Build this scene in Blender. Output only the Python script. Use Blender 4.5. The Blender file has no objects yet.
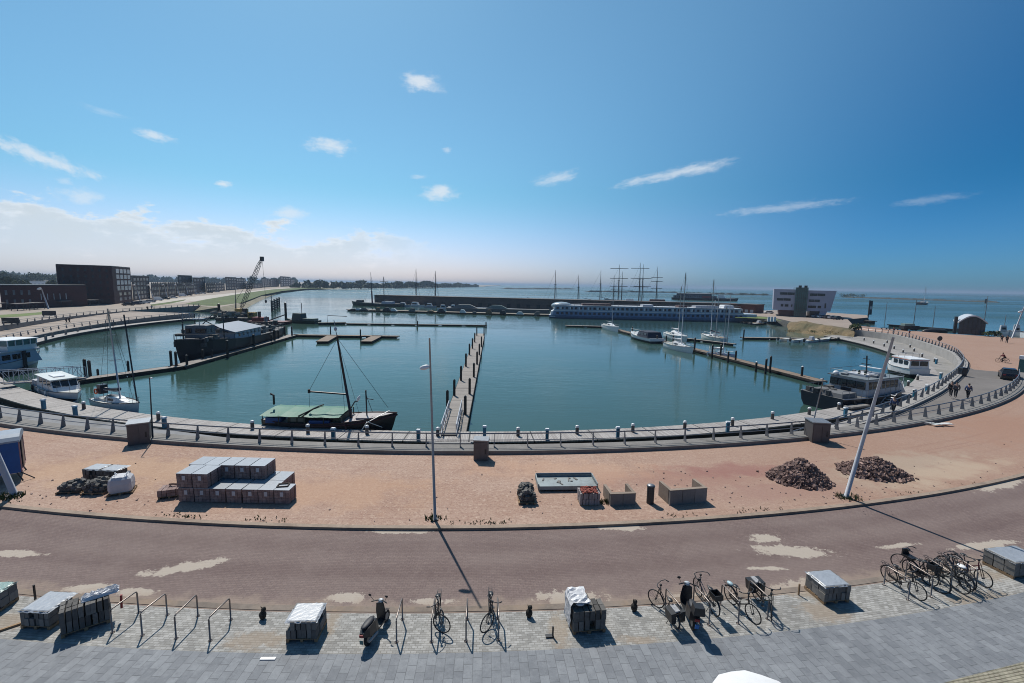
import bpy, math, random
from mathutils import Vector, Matrix, Euler
random.seed(11)
R = math.radians
S = bpy.context.scene
COL = S.collection
# ------------------------------------------------------------------ camera model (used to survey positions on level planes)
F = 455.0; CH = 12.0; PITCH = R(7.14); ROLL = R(1.0)
def ray(px, py):
    x = px-512.0; y = 341.5-py
    c, s = math.cos(ROLL), math.sin(ROLL)
    x, y = c*x-s*y, s*x+c*y
    return Vector((x, F*math.cos(PITCH)+y*math.sin(PITCH), -F*math.sin(PITCH)+y*math.cos(PITCH)))
def G(px, py, z=0.0):
    d = ray(px, py); t = (z-CH)/d.z
    return Vector((d.x*t, d.y*t, z))
WZ = -2.2       # water level
QZ = -1.5       # lower boardwalk level
RZ_ = -0.1      # road level
SUN_AZ = R(-26); SUN_EL = R(54)
CX, CY = -8.7, 142.3
def ring(rad, th, z=0.0):
    return Vector((CX+rad*math.cos(R(th)), CY+rad*math.sin(R(th)), z))
def arc(cx, cy, rad, a0, a1, n, z=0.0):
    return [Vector((cx+rad*math.cos(R(a0+(a1-a0)*i/n)), cy+rad*math.sin(R(a0+(a1-a0)*i/n)), z)) for i in range(n+1)]
def smooth_line(pts, n=6):
    out = []
    P = [Vector(p) for p in pts]
    for i in range(len(P)-1):
        p0 = P[max(i-1, 0)]; p1 = P[i]; p2 = P[i+1]; p3 = P[min(i+2, len(P)-1)]
        for k in range(n):
            t = k/n
            out.append(0.5*((2*p1)+(-p0+p2)*t+(2*p0-5*p1+4*p2-p3)*t*t+(-p0+3*p1-3*p2+p3)*t**3))
    out.append(P[-1]); return out
def resample(line, step, start=0.0):
    out = []; need = start; acc = 0.0
    for a, b in zip(line[:-1], line[1:]):
        L = (b-a).length
        while need <= acc+L:
            out.append((a.lerp(b, (need-acc)/L), math.atan2(b.y-a.y, b.x-a.x))); need += step
        acc += L
    return out
ORD = ['first','second','third','fourth','fifth','sixth','seventh','eighth','ninth','tenth','eleventh','twelfth','thirteenth','fourteenth','fifteenth','sixteenth','seventeenth','eighteenth','nineteenth','twentieth']
for t_ in ('twenty','thirty','forty','fifty'):
    ORD += [t_+'-'+ORD[k] for k in range(9)] + [{'twenty':'thirtieth','thirty':'fortieth','forty':'fiftieth','fifty':'sixtieth'}[t_]]
# ------------------------------------------------------------------ materials
def lin(c):
    c = c/255.0
    return c/12.92 if c <= 0.04045 else ((c+0.055)/1.055)**2.4
class NT:
    def __init__(s, nt): s.nt = nt
    def n(s, t, **k):
        nd = s.nt.nodes.new(t)
        for a, b in k.items():
            if a == 'ins':
                for i, v in b.items():
                    if isinstance(v, bpy.types.NodeSocket): s.nt.links.new(v, nd.inputs[i])
                    else: nd.inputs[i].default_value = v
            else: setattr(nd, a, b)
        return nd
    def m(s, op, a, b=None, c=None, clamp=False):
        nd = s.nt.nodes.new('ShaderNodeMath'); nd.operation = op; nd.use_clamp = clamp
        for i, v in enumerate((a, b, c)):
            if v is None: continue
            if isinstance(v, bpy.types.NodeSocket): s.nt.links.new(v, nd.inputs[i])
            else: nd.inputs[i].default_value = v
        return nd.outputs[0]
    def mix(s, f, a, b, mode='MIX'):
        nd = s.nt.nodes.new('ShaderNodeMix'); nd.data_type = 'RGBA'; nd.blend_type = mode
        for i, v in ((0, f), (6, a), (7, b)):
            if isinstance(v, bpy.types.NodeSocket): s.nt.links.new(v, nd.inputs[i])
            else: nd.inputs[i].default_value = v if i == 0 else ((*v, 1) if len(v) == 3 else v)
        return nd.outputs[2]
    def ramp(s, f, lo, hi):
        nd = s.nt.nodes.new('ShaderNodeMapRange'); nd.interpolation_type = 'SMOOTHSTEP'
        s.nt.links.new(f, nd.inputs[0]); nd.inputs[1].default_value = lo; nd.inputs[2].default_value = hi
        return nd.outputs[0]
    def noise(s, vec, scale, detail=4, rough=0.55):
        nd = s.nt.nodes.new('ShaderNodeTexNoise'); nd.inputs['Scale'].default_value = scale
        nd.inputs['Detail'].default_value = detail; nd.inputs['Roughness'].default_value = rough
        if vec is not None: s.nt.links.new(vec, nd.inputs['Vector'])
        return nd.outputs['Fac']
MATS = {}
def newmat(name):
    m = bpy.data.materials.new(name); m.use_nodes = True
    t = NT(m.node_tree); b = m.node_tree.nodes['Principled BSDF']
    return m, t, b
def mat(name, col, rough=0.6, var=0.25, scale=3.0, metal=0.0, bump=0.0, bscale=None, spec=0.5, stain=None, stain_amt=0.0):
    """plain procedural material: two-scale noise in object space shifts the colour, optional stain and bump"""
    if name in MATS: return MATS[name]
    m, t, b = newmat(name)
    tc = t.n('ShaderNodeTexCoord').outputs['Object']
    oi = t.n('ShaderNodeObjectInfo').outputs['Random']
    n1 = t.noise(tc, scale, 5, 0.6); n2 = t.noise(tc, scale*9, 3, 0.6)
    f = t.m('ADD', t.m('MULTIPLY', n1, 0.65), t.m('MULTIPLY', n2, 0.35))
    f = t.m('ADD', f, t.m('MULTIPLY', t.m('SUBTRACT', oi, 0.5), 0.25))
    f = t.ramp(f, 0.3, 0.7)
    c = t.mix(f, tuple(v*(1-var) for v in col), tuple(min(1, v*(1+var)) for v in col))
    if stain is not None:
        s = t.ramp(t.noise(tc, scale*0.6, 6, 0.7), 0.62-stain_amt*0.3, 0.72)
        c = t.mix(t.m('MULTIPLY', s, 0.8), c, stain)
    t.nt.links.new(c, b.inputs['Base Color'])
    b.inputs['Roughness'].default_value = rough; b.inputs['Metallic'].default_value = metal
    b.inputs['Specular IOR Level'].default_value = spec
    if bump > 0:
        bn = t.n('ShaderNodeBump', ins={'Height': t.noise(tc, bscale or scale*6, 4, 0.6), 'Distance': bump, 'Strength': 0.6})
        t.nt.links.new(bn.outputs[0], b.inputs['Normal'])
    MATS[name] = m; return m
ALB = .76      # picture tones to surface reflectance under the full sun
def C255(r, g, b): return (lin(r)*ALB, lin(g)*ALB, lin(b)*ALB)

def m_plaza():
    m, t, b = newmat('crushed_brick_plaza')
    p = t.n('ShaderNodeNewGeometry').outputs['Position']
    big = t.noise(p, 0.09, 5, 0.6); mid = t.noise(p, 0.55, 5, 0.65); fine = t.noise(p, 3.2, 5, 0.75); grain = t.noise(p, 7.0, 4, 0.8)
    c = t.mix(t.ramp(big, 0.36, 0.62), C255(172, 142, 125), C255(184, 157, 141))
    c = t.mix(t.m('MULTIPLY', t.ramp(mid, 0.45, 0.75), 0.6), c, C255(164, 131, 115))
    c = t.mix(t.m('MULTIPLY', t.ramp(fine, 0.48, 0.72), 0.6), c, C255(212, 188, 168))
    c = t.mix(t.m('MULTIPLY', t.ramp(grain, 0.5, 0.62), 0.5), c, C255(124, 95, 82))
    c = t.mix(t.m('MULTIPLY', t.ramp(t.noise(p, 6.1, 4, .8), .54, .66), .4), c, C255(226, 204, 188))
    sxp = t.n('ShaderNodeSeparateXYZ', ins={0: p})
    # the gravel turns browner and pinker to the right; drag and tyre marks follow the curve
    rgt = t.n('ShaderNodeMapRange', interpolation_type='SMOOTHSTEP', ins={0: t.m('ADD', sxp.outputs[0], t.m('MULTIPLY', t.m('SUBTRACT', big, .5), 26.0)), 1: 2.0, 2: 26.0}).outputs[0]
    c = t.mix(t.m('MULTIPLY', rgt, .62), c, C255(160, 129, 112))
    ddx = t.m('ADD', sxp.outputs[0], 8.3); ddy = t.m('SUBTRACT', sxp.outputs[1], 143.0)
    prad = t.m('SQRT', t.m('ADD', t.m('MULTIPLY', ddx, ddx), t.m('MULTIPLY', ddy, ddy)))
    puv = t.n('ShaderNodeCombineXYZ', ins={0: t.m('MULTIPLY', t.m('ARCTAN2', ddy, ddx), 8.0), 1: t.m('MULTIPLY', prad, 2.6)}).outputs[0]
    c = t.mix(t.m('MULTIPLY', t.ramp(t.noise(puv, 1.0, 5, .7), .52, .7), .4), c, C255(146, 112, 98))
    # scuffed pink lane next to the kerb and greyish worn sand by the heaps on the right
    sx = t.n('ShaderNodeSeparateXYZ', ins={0: p})
    def blob(x, y, rx, ry, rot=0.0):
        cs, sn = math.cos(rot), math.sin(rot)
        dx = t.m('SUBTRACT', sx.outputs[0], x); dy = t.m('SUBTRACT', sx.outputs[1], y)
        u = t.m('ADD', t.m('MULTIPLY', dx, cs/rx), t.m('MULTIPLY', dy, sn/rx))
        v = t.m('ADD', t.m('MULTIPLY', dx, -sn/ry), t.m('MULTIPLY', dy, cs/ry))
        d = t.m('SQRT', t.m('ADD', t.m('MULTIPLY', u, u), t.m('MULTIPLY', v, v)))
        return d
    n = t.m('MULTIPLY', t.m('SUBTRACT', mid, 0.5), 2.2)
    for (px, py, rx, ry, rot, colr, k) in [(905, 468, 9, 2.6, .35, (176, 158, 140), .75), (950, 472, 8, 1.6, .4, (190, 168, 146), .6), (690, 478, 7, 2.0, .1, (160, 123, 110), .7),
                                           (780, 492, 6, 1.4, .2, (162, 128, 116), .7), (560, 470, 8, 2, 0, (196, 158, 132), .5), (120, 470, 9, 3, 0, (194, 160, 130), .5),
                                           (740, 470, 6, 1.3, .1, (150, 104, 98), .6), (1010, 430, 10, 5, .5, (164, 127, 108), .6), (330, 490, 7, 3, 0, (190, 152, 124), .5)]:
        q = G(px, py)
        d = t.m('ADD', blob(q.x, q.y, rx, ry, rot), n)
        nd = t.n('ShaderNodeMapRange', interpolation_type='SMOOTHSTEP', ins={0: d, 1: 1.1, 2: 0.3})
        c = t.mix(t.m('MULTIPLY', nd.outputs[0], k), c, C255(*colr))
    t.nt.links.new(c, b.inputs['Base Color']); b.inputs['Roughness'].default_value = 0.95; b.inputs['Specular IOR Level'].default_value = 0.2
    h = t.m('ADD', t.m('MULTIPLY', fine, 0.6), t.m('MULTIPLY', mid, 1.0))
    bn = t.n('ShaderNodeBump', ins={'Height': h, 'Distance': 0.05, 'Strength': 0.5}); t.nt.links.new(bn.outputs[0], b.inputs['Normal'])
    return m
def m_road():
    m, t, b = newmat('red_brick_road')
    p = t.n('ShaderNodeNewGeometry').outputs['Position']
    sx = t.n('ShaderNodeSeparateXYZ', ins={0: p})
    dx = t.m('SUBTRACT', sx.outputs[0], -7.4); dy = t.m('SUBTRACT', sx.outputs[1], 131.5)
    rad = t.m('SQRT', t.m('ADD', t.m('MULTIPLY', dx, dx), t.m('MULTIPLY', dy, dy)))
    along = t.m('MULTIPLY', t.m('ARCTAN2', dy, dx), 113.0)
    uv = t.n('ShaderNodeCombineXYZ', ins={0: along, 1: rad}).outputs[0]
    br = t.n('ShaderNodeTexBrick', ins={'Vector': uv, 'Color1': (*C255(120, 102, 98), 1), 'Color2': (*C255(132, 114, 108), 1), 'Mortar': (*C255(106, 92, 88), 1), 'Scale': 1.0, 'Mortar Size': 0.008, 'Brick Width': 0.21, 'Row Height': 0.105})
    c = br.outputs['Color']
    big = t.noise(p, 0.25, 5, 0.6); fine = t.noise(p, 9, 4, 0.8); mid = t.noise(p, 1.1, 6, 0.7)
    c = t.mix(t.m('MULTIPLY', t.ramp(t.noise(p, 6.5, 4, .8), .5, .66), .4), c, C255(98, 80, 78))
    c = t.mix(t.m('MULTIPLY', t.ramp(t.noise(t.n('ShaderNodeMapping', ins={0: uv, 3: (.12, 1.6, 1)}).outputs[0], 1.0, 5, .7), .5, .75), .45), c, C255(104, 86, 84))
    c = t.mix(t.m('MULTIPLY', t.ramp(big, 0.35, 0.68), 0.55), c, C255(136, 120, 114))
    c = t.mix(t.m('MULTIPLY', t.ramp(fine, 0.5, 0.72), 0.55), c, C255(154, 134, 128))
    # tyre lanes: two slightly darker bands that run with the curve
    for r0, k in ((113.7, .35), (111.9, .3)):
        d = t.m('ABSOLUTE', t.m('SUBTRACT', rad, r0))
        nd = t.n('ShaderNodeMapRange', interpolation_type='SMOOTHSTEP', ins={0: d, 1: 0.8, 2: 0.1})
        c = t.mix(t.m('MULTIPLY', t.m('MULTIPLY', nd.outputs[0], k), t.ramp(mid, .2, .6)), c, C255(92, 72, 70))
    n = t.m('ADD', t.m('MULTIPLY', t.m('SUBTRACT', t.noise(p, 2.2, 6, .75), 0.5), 2.6), t.m('MULTIPLY', t.m('SUBTRACT', fine, .5), .9))
    # washed out sand left lying on the carriageway
    for (px, py, rx, ry, rot) in [(186, 567, 1.55, .42, .35), (14, 553, 1.3, .28, 0), (345, 597, .75, .32, 0), (88, 588, .8, .3, .1), (135, 592, .7, .25, 0), (400, 531, 1.5, .25, 0),
                                  (765, 538, .75, .38, .1), (792, 551, 1.9, .5, -.05), (622, 527, 1.2, .35, 0), (985, 545, 1.9, .28, .2), (1000, 484, 2.6, .5, .4), (765, 568, .9, .14, 0),
                                  (430, 601, .9, .18, 0), (570, 598, 1.4, .45, 0), (690, 597, 1.2, .22, .1), (800, 588, 1.7, .5, .25), (975, 566, 1.4, .3, .4), (455, 525, 2.5, .2, 0), (900, 545, 1.2, .18, .2)]:
        q = G(px, py, RZ_); cs, sn = math.cos(rot), math.sin(rot)
        ax = t.m('SUBTRACT', sx.outputs[0], q.x); ay = t.m('SUBTRACT', sx.outputs[1], q.y)
        u = t.m('ADD', t.m('MULTIPLY', ax, cs/rx), t.m('MULTIPLY', ay, sn/rx)); v = t.m('ADD', t.m('MULTIPLY', ax, -sn/ry), t.m('MULTIPLY', ay, cs/ry))
        d = t.m('ADD', t.m('SQRT', t.m('ADD', t.m('MULTIPLY', u, u), t.m('MULTIPLY', v, v))), n)
        nd = t.n('ShaderNodeMapRange', interpolation_type='SMOOTHSTEP', ins={0: d, 1: 1.02, 2: 0.8})
        c = t.mix(t.m('MULTIPLY', nd.outputs[0], .85), c, C255(190, 178, 164))
    # dust blown against the edge of the setts
    d = t.m('ADD', t.m('ABSOLUTE', t.m('SUBTRACT', rad, 115.9)), t.m('MULTIPLY', t.m('SUBTRACT', mid, .5), 2.2))
    nd = t.n('ShaderNodeMapRange', interpolation_type='SMOOTHSTEP', ins={0: d, 1: .75, 2: 0.0})
    c = t.mix(t.m('MULTIPLY', nd.outputs[0], .55), c, C255(166, 148, 132))
    t.nt.links.new(c, b.inputs['Base Color']); b.inputs['Roughness'].default_value = 0.85; b.inputs['Specular IOR Level'].default_value = 0.3
    bn = t.n('ShaderNodeBump', ins={'Height': t.m('ADD', fine, t.m('MULTIPLY', br.outputs['Fac'], -.6)), 'Distance': 0.012, 'Strength': 0.5}); t.nt.links.new(bn.outputs[0], b.inputs['Normal'])
    return m
def m_brickpave(name, c1, c2, mort, w, h, msize, light, sandy=None, rough=.75, vert=True, bumpd=.012, sands=()):
    m, t, b = newmat(name)
    p = t.n('ShaderNodeNewGeometry').outputs['Position']
    sx = t.n('ShaderNodeSeparateXYZ', ins={0: p})
    dx = t.m('SUBTRACT', sx.outputs[0], -7.5); dy = t.m('SUBTRACT', sx.outputs[1], 124.8)
    rad = t.m('SQRT', t.m('ADD', t.m('MULTIPLY', dx, dx), t.m('MULTIPLY', dy, dy)))
    along = t.m('MULTIPLY', t.m('ARCTAN2', dy, dx), 113.0)
    uv = t.n('ShaderNodeCombineXYZ', ins={0: rad if vert else along, 1: along if vert else rad}).outputs[0]
    br = t.n('ShaderNodeTexBrick', ins={'Vector': uv, 'Color1': (*c1, 1), 'Color2': (*c2, 1), 'Mortar': (*mort, 1), 'Scale': 1.0, 'Mortar Size': msize, 'Brick Width': w, 'Row Height': h, 'Bias': -0.1})
    br.offset = .5
    # every stone its own tone: white noise on its cell
    c = br.outputs['Color']
    big = t.noise(p, 0.3, 5, 0.65); mid = t.noise(p, 1.7, 6, .75); fine = t.noise(p, 12, 4, 0.8)
    c = t.mix(t.m('MULTIPLY', t.ramp(t.noise(p, 5.0, 5, .8), .5, .66), .5), c, tuple(v*.72 for v in c1))
    c = t.mix(t.m('MULTIPLY', t.ramp(mid, 0.42, 0.72), 0.45), c, light)
    c = t.mix(t.m('MULTIPLY', t.ramp(fine, 0.5, 0.85), 0.35), c, light)
    c = t.mix(t.m('MULTIPLY', t.ramp(big, 0.5, 0.7), 0.35), c, tuple(v*.7 for v in c1))
    n = t.m('ADD', t.m('MULTIPLY', t.m('SUBTRACT', mid, 0.5), 2.6), t.m('MULTIPLY', t.m('SUBTRACT', fine, .5), .8))
    for (px, py, rx, ry) in sands:
        q = G(px, py, RZ_)
        u = t.m('MULTIPLY', t.m('SUBTRACT', sx.outputs[0], q.x), 1/rx); v = t.m('MULTIPLY', t.m('SUBTRACT', sx.outputs[1], q.y), 1/ry)
        d = t.m('ADD', t.m('SQRT', t.m('ADD', t.m('MULTIPLY', u, u), t.m('MULTIPLY', v, v))), n)
        nd = t.n('ShaderNodeMapRange', interpolation_type='SMOOTHSTEP', ins={0: d, 1: 1.05, 2: 0.4})
        c = t.mix(t.m('MULTIPLY', nd.outputs[0], .7), c, sandy)
    t.nt.links.new(c, b.inputs['Base Color']); b.inputs['Roughness'].default_value = rough; b.inputs['Specular IOR Level'].default_value = 0.35
    hh = t.m('ADD', t.m('MULTIPLY', fine, .4), t.m('MULTIPLY', br.outputs['Fac'], -1.0))
    bn = t.n('ShaderNodeBump', ins={'Height': hh, 'Distance': bumpd, 'Strength': 0.7}); t.nt.links.new(bn.outputs[0], b.inputs['Normal'])
    return m
def m_water():
    m, t, b = newmat('harbour_water')
    p = t.n('ShaderNodeNewGeometry').outputs['Position']
    mp = t.n('ShaderNodeMapping', ins={0: p, 2: (0, 0, R(12)), 3: (1.0, 2.6, 1.0)}).outputs[0]
    n1 = t.noise(mp, 0.75, 4, 0.55); n2 = t.noise(mp, 0.13, 3, 0.5); n3 = t.noise(p, 0.02, 3, 0.5); n4 = t.noise(mp, 3.2, 2, .6)
    c = t.mix(t.ramp(n3, .35, .65), (0.031, 0.066, 0.055), (0.038, 0.076, 0.062))
    t.nt.links.new(c, b.inputs['Base Color'])
    b.inputs['Roughness'].default_value = 0.07; b.inputs['IOR'].default_value = 1.333
    h = t.m('ADD', t.m('ADD', t.m('MULTIPLY', n1, .55), t.m('MULTIPLY', n2, .9)), t.m('MULTIPLY', n4, .10))
    sx = t.n('ShaderNodeSeparateXYZ', ins={0: p})
    # wind-roughened open sea beyond the harbour mole
    far = t.n('ShaderNodeMapRange', interpolation_type='SMOOTHSTEP', ins={0: t.m('ADD', t.m('ADD', sx.outputs[1], t.m('MULTIPLY', sx.outputs[0], .55)), t.m('MULTIPLY', t.m('SUBTRACT', t.noise(p, .006, 3, .6), .5), 260.0)), 1: 250.0, 2: 520.0}).outputs[0]
    streak = t.ramp(t.noise(t.n('ShaderNodeMapping', ins={0: p, 2: (0, 0, R(-14)), 3: (.0012, .011, 1)}).outputs[0], 1.0, 4, .6), .38, .62)
    wild = t.m('MULTIPLY', far, t.m('ADD', .35, t.m('MULTIPLY', streak, .65)))
    t.nt.links.new(t.m('ADD', .07, t.m('MULTIPLY', wild, .25)), b.inputs['Roughness'])
    bn = t.n('ShaderNodeBump', ins={'Height': h, 'Distance': t.m('ADD', .16, t.m('MULTIPLY', wild, 1.6)), 'Strength': t.m('ADD', t.m('MULTIPLY', .30, t.ramp(t.noise(t.n('ShaderNodeMapping', ins={0: p, 2: (0, 0, R(20)), 3: (.022, .05, 1)}).outputs[0], 1.0, 4, .6), .3, .68)), t.m('ADD', .08, t.m('MULTIPLY', wild, .6)))}); t.nt.links.new(bn.outputs[0], b.inputs['Normal'])
    return m
def m_planks(name, c1, c2, gap=.14, polar=True):
    m, t, b = newmat(name)
    if polar:
        p = t.n('ShaderNodeNewGeometry').outputs['Position']; sx = t.n('ShaderNodeSeparateXYZ', ins={0: p})
        a = t.m('MULTIPLY', t.m('ARCTAN2', t.m('SUBTRACT', sx.outputs[1], CY), t.m('SUBTRACT', sx.outputs[0], CX)), 103.0)
    else:
        p = t.n('ShaderNodeTexCoord').outputs['Object']; sx = t.n('ShaderNodeSeparateXYZ', ins={0: p}); a = sx.outputs[0]
    cell = t.m('FLOOR', t.m('DIVIDE', a, gap)); fr = t.m('FRACT', t.m('DIVIDE', a, gap))
    wn = t.n('ShaderNodeTexWhiteNoise', noise_dimensions='1D', ins={'W': cell}).outputs[0]
    c = t.mix(wn, c1, c2)
    c = t.mix(t.m('MULTIPLY', t.ramp(t.noise(p, .5, 5, .7), .45, .75), .5), c, tuple(v*.6 for v in c1))
    big = t.m('FRACT', t.m('DIVIDE', a, gap*40))
    c = t.mix(t.m('LESS_THAN', big, .02), c, (.02, .02, .02))
    c = t.mix(t.m('LESS_THAN', fr, .12), c, tuple(v*.25 for v in c1))
    t.nt.links.new(c, b.inputs['Base Color']); b.inputs['Roughness'].default_value = .8
    return m
def m_leaf(name, c1, c2):
    m, t, b = newmat(name)
    p = t.n('ShaderNodeNewGeometry'); tc = p.outputs['Position']
    c = t.mix(t.ramp(t.noise(tc, .12, 4, .7), .35, .65), c1, c2)
    c = t.mix(t.m('MULTIPLY', p.outputs['Random Per Island'], .5), c, tuple(v*.5 for v in c1))
    t.nt.links.new(c, b.inputs['Base Color']); b.inputs['Roughness'].default_value = .8; b.inputs['Specular IOR Level'].default_value = .2
    return m
def m_wallbrick(name, c1, c2, mort):
    m, t, b = newmat(name)
    tc = t.n('ShaderNodeTexCoord').outputs['Object']; sx = t.n('ShaderNodeSeparateXYZ', ins={0: tc})
    uv = t.n('ShaderNodeCombineXYZ', ins={0: t.m('ADD', sx.outputs[0], sx.outputs[1]), 1: sx.outputs[2]}).outputs[0]
    br = t.n('ShaderNodeTexBrick', ins={'Vector': uv, 'Color1': (*c1, 1), 'Color2': (*c2, 1), 'Mortar': (*mort, 1), 'Scale': 1.0, 'Mortar Size': .01, 'Brick Width': .44, 'Row Height': .14})
    c = t.mix(t.m('MULTIPLY', t.ramp(t.noise(tc, .4, 4, .6), .4, .7), .4), br.outputs['Color'], tuple(v*.6 for v in c1))
    t.nt.links.new(c, b.inputs['Base Color']); b.inputs['Roughness'].default_value = .85
    return m

def m_island(name, c1, c2, scale=6, rough=.9):
    m, t, b = newmat(name)
    g_ = t.n('ShaderNodeNewGeometry'); tc = t.n('ShaderNodeTexCoord').outputs['Object']
    c = t.mix(g_.outputs['Random Per Island'], c1, c2)
    c = t.mix(t.m('MULTIPLY', t.ramp(t.noise(tc, scale, 5, .7), .4, .75), .5), c, tuple(v*.6 for v in c1))
    t.nt.links.new(c, b.inputs['Base Color']); b.inputs['Roughness'].default_value = rough; b.inputs['Specular IOR Level'].default_value = .3
    bn = t.n('ShaderNodeBump', ins={'Height': t.noise(tc, scale*5, 4, .6), 'Distance': .01, 'Strength': .6}); t.nt.links.new(bn.outputs[0], b.inputs['Normal'])
    MATS[name] = m; return m
PLAZA = m_plaza(); ROAD = m_road(); WATER = m_water()
SLAB = m_brickpave('grey_slab_paving', C255(119, 122, 127), C255(141, 144, 148), C255(104, 106, 109), .52, .30, .008, C255(162, 165, 168), C255(150, 140, 126), .75)
SETT = m_brickpave('pale_sett_paving', C255(140, 138, 134), C255(186, 184, 180), C255(130, 126, 119), .2, .1, .008, C255(192, 189, 183), C255(158, 142, 124), .85, vert=False,
                   sands=[(257, 640, 1.3, .55), (333, 620, .35, .9), (560, 632, .45, 1.2), (825, 612, 1.0, .7), (985, 575, 1.2, .6), (60, 618, 1.3, .5), (965, 600, 1.0, .4), (8, 622, .9, .6), (800, 592, .9, .5), (1005, 600, 1.2, .6), (640, 640, .8, .25)])
SETT2 = m_brickpave('beige_sett_paving', C255(150, 144, 126), C255(176, 168, 148), C255(96, 90, 74), .2, .1, .014, C255(186, 180, 158), C255(150, 130, 110), .85, vert=False)
CONC = mat('grey_concrete', C255(128, 128, 130), .85, .18, .5, bump=.01, bscale=8, stain=C255(92, 92, 90), stain_amt=.3)
CONC_D = mat('dark_concrete', C255(134, 130, 126), .85, .2, .8, bump=.01, stain=C255(94, 90, 86), stain_amt=.3)
CONC_L = mat('pale_concrete', C255(168, 164, 160), .85, .15, .5, bump=.01, stain=C255(126, 124, 118), stain_amt=.4)
BEIGEC = mat('beige_concrete', C255(150, 134, 120), .85, .18, 1.2, bump=.01, stain=C255(112, 100, 90), stain_amt=.4)
MOSS = mat('mossy_stone', C255(78, 80, 56), .9, .4, .8, bump=.05)
ASPH = mat('grey_asphalt_ramp', C255(118, 112, 108), .9, .15, .3, bump=.01, bscale=20, stain=C255(138, 130, 124), stain_amt=.3)
DECK = m_planks('weathered_deck_planks', C255(156, 149, 145), C255(186, 181, 177))
DECKL = m_planks('weathered_jetty_planks', C255(132, 124, 118), C255(164, 156, 148), .15, False)
DECKB = m_planks('brown_jetty_planks', C255(122, 104, 88), C255(150, 130, 110), .15, False)
RUBBER = mat('black_rubber', (.012, .012, .013), .7, .3)
BLACK = mat('black_paint', (.014, .014, .016), .45, .3)
STEEL_D = mat('dark_steel', C255(60, 62, 66), .5, .25, 4, metal=.3)
STEEL = mat('galvanised_steel', C255(150, 152, 156), .45, .2, 6, metal=.6)
RUSTY = mat('rusty_steel', C255(120, 92, 78), .75, .35, 8, metal=.2)
WHITE = mat('white_paint', (.68, .68, .68), .35, .06, 2, stain=(.45, .45, .43), stain_amt=.1)
CREAM = mat('cream_gelcoat', (.62, .62, .58), .3, .06, 2)
GREYW = mat('grey_white_paint', C255(196, 198, 204), .45, .08, 2, stain=C255(150, 150, 150), stain_amt=.2)
WOODP = mat('dark_pile_timber', C255(58, 50, 44), .85, .35, 5, bump=.02)
WOODL = mat('pallet_timber', C255(150, 122, 92), .85, .25, 6)
NAVY = mat('navy_paint', C255(24, 30, 46), .35, .2, 2)
BLUE = mat('blue_paint', C255(14, 82, 150), .6, .15, 1.5, stain=C255(10, 64, 120), stain_amt=.3)
TEALB = mat('service_post_blue', C255(30, 116, 150), .45, .12, 2)
SKYB = mat('ship_blue_paint', C255(118, 146, 182), .4, .1, 1)
SHIPB = mat('ship_pale_blue', C255(168, 184, 202), .45, .1, 1)
GREEN = mat('green_tarpaulin', C255(44, 112, 90), .6, .14, 1.2, bump=.03)
GREEN_D = mat('dark_green_paint', C255(24, 52, 44), .5, .25, 2)
RED = mat('red_paint', C255(150, 36, 40), .5, .2, 2)
ORANGE = mat('orange_paint', C255(216, 96, 40), .5, .15, 2)
YELLOW = mat('yellow_paint', C255(196, 150, 60), .55, .2, 2)
GLASS = mat('dark_glass', (.012, .016, .02), .08, .2, 1, spec=.6)
GLASS_G = mat('green_tinted_glass', C255(72, 112, 116), .1, .25, .6, spec=.6)
GLASS_L = mat('pale_blind_window', C255(190, 196, 200), .3, .2, .4)
BROWNB = m_wallbrick('dark_brown_brick', C255(74, 42, 44), C255(92, 54, 54), C255(54, 36, 38))
GREYB = m_wallbrick('grey_purple_brick', C255(84, 74, 76), C255(100, 88, 88), C255(70, 62, 62))
DARKB = m_wallbrick('black_brown_brick', C255(52, 44, 44), C255(68, 56, 54), C255(40, 34, 34))
REDB = m_wallbrick('red_brown_brick', C255(98, 58, 52), C255(118, 70, 60), C255(80, 56, 50))
PAVER = m_island('grey_concrete_paver', C255(106, 103, 100), C255(144, 140, 135))
PAVER_D = m_island('dark_concrete_paver', C255(84, 82, 80), C255(128, 125, 121))
BRICKP = m_island('red_brown_brick_pack', C255(138, 116, 112), C255(168, 146, 140))
BRICKR = m_island('red_clay_brick', C255(120, 56, 48), C255(176, 104, 90))
FOIL = mat('pale_wrapping_foil', C255(158, 164, 172), .42, .12, 2.5, bump=.015, bscale=6)
FOILW = mat('white_wrinkled_foil', C255(222, 222, 224), .35, .08, 4, bump=.08, bscale=5)
RUBBLE = m_island('brown_rubble_stone', C255(84, 64, 60), C255(172, 144, 134))
TYRE = mat('bike_tyre', (.012, .012, .013), .75, .2)
CLOTH_D = mat('dark_cloth', C255(34, 34, 42), .85, .2, 5)
CLOTH_B = mat('blue_cloth', C255(60, 74, 110), .85, .2, 5)
CLOTH_L = mat('pale_cloth', C255(190, 186, 190), .85, .1, 5)
CLOTH_R = mat('maroon_cloth', C255(110, 40, 46), .85, .2, 5)
SKIN = mat('skin', C255(196, 150, 126), .55, .08, 5)
HAIR = mat('brown_hair', C255(50, 38, 30), .6, .2, 9)
GRASS = mat('green_grass', (.085, .115, .03), .95, .35, .1, bump=.05)
DRYG = mat('dry_bank_grass', C255(124, 106, 76), .95, .35, .25, bump=.1, bscale=2, stain=(.05, .06, .025), stain_amt=.7)
LAND = mat('sandy_land', C255(158, 146, 134), .95, .15, .03, stain=C255(140, 136, 110), stain_amt=.3)
LEAF = m_leaf('leaves_far_wood', (.055, .085, .042), (.085, .105, .06))
LEAF2 = m_leaf('leaves_shrub', (.04, .065, .02), (.07, .09, .03))
BARK = mat('tree_bark', C255(70, 58, 48), .9, .3, 3)
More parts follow.
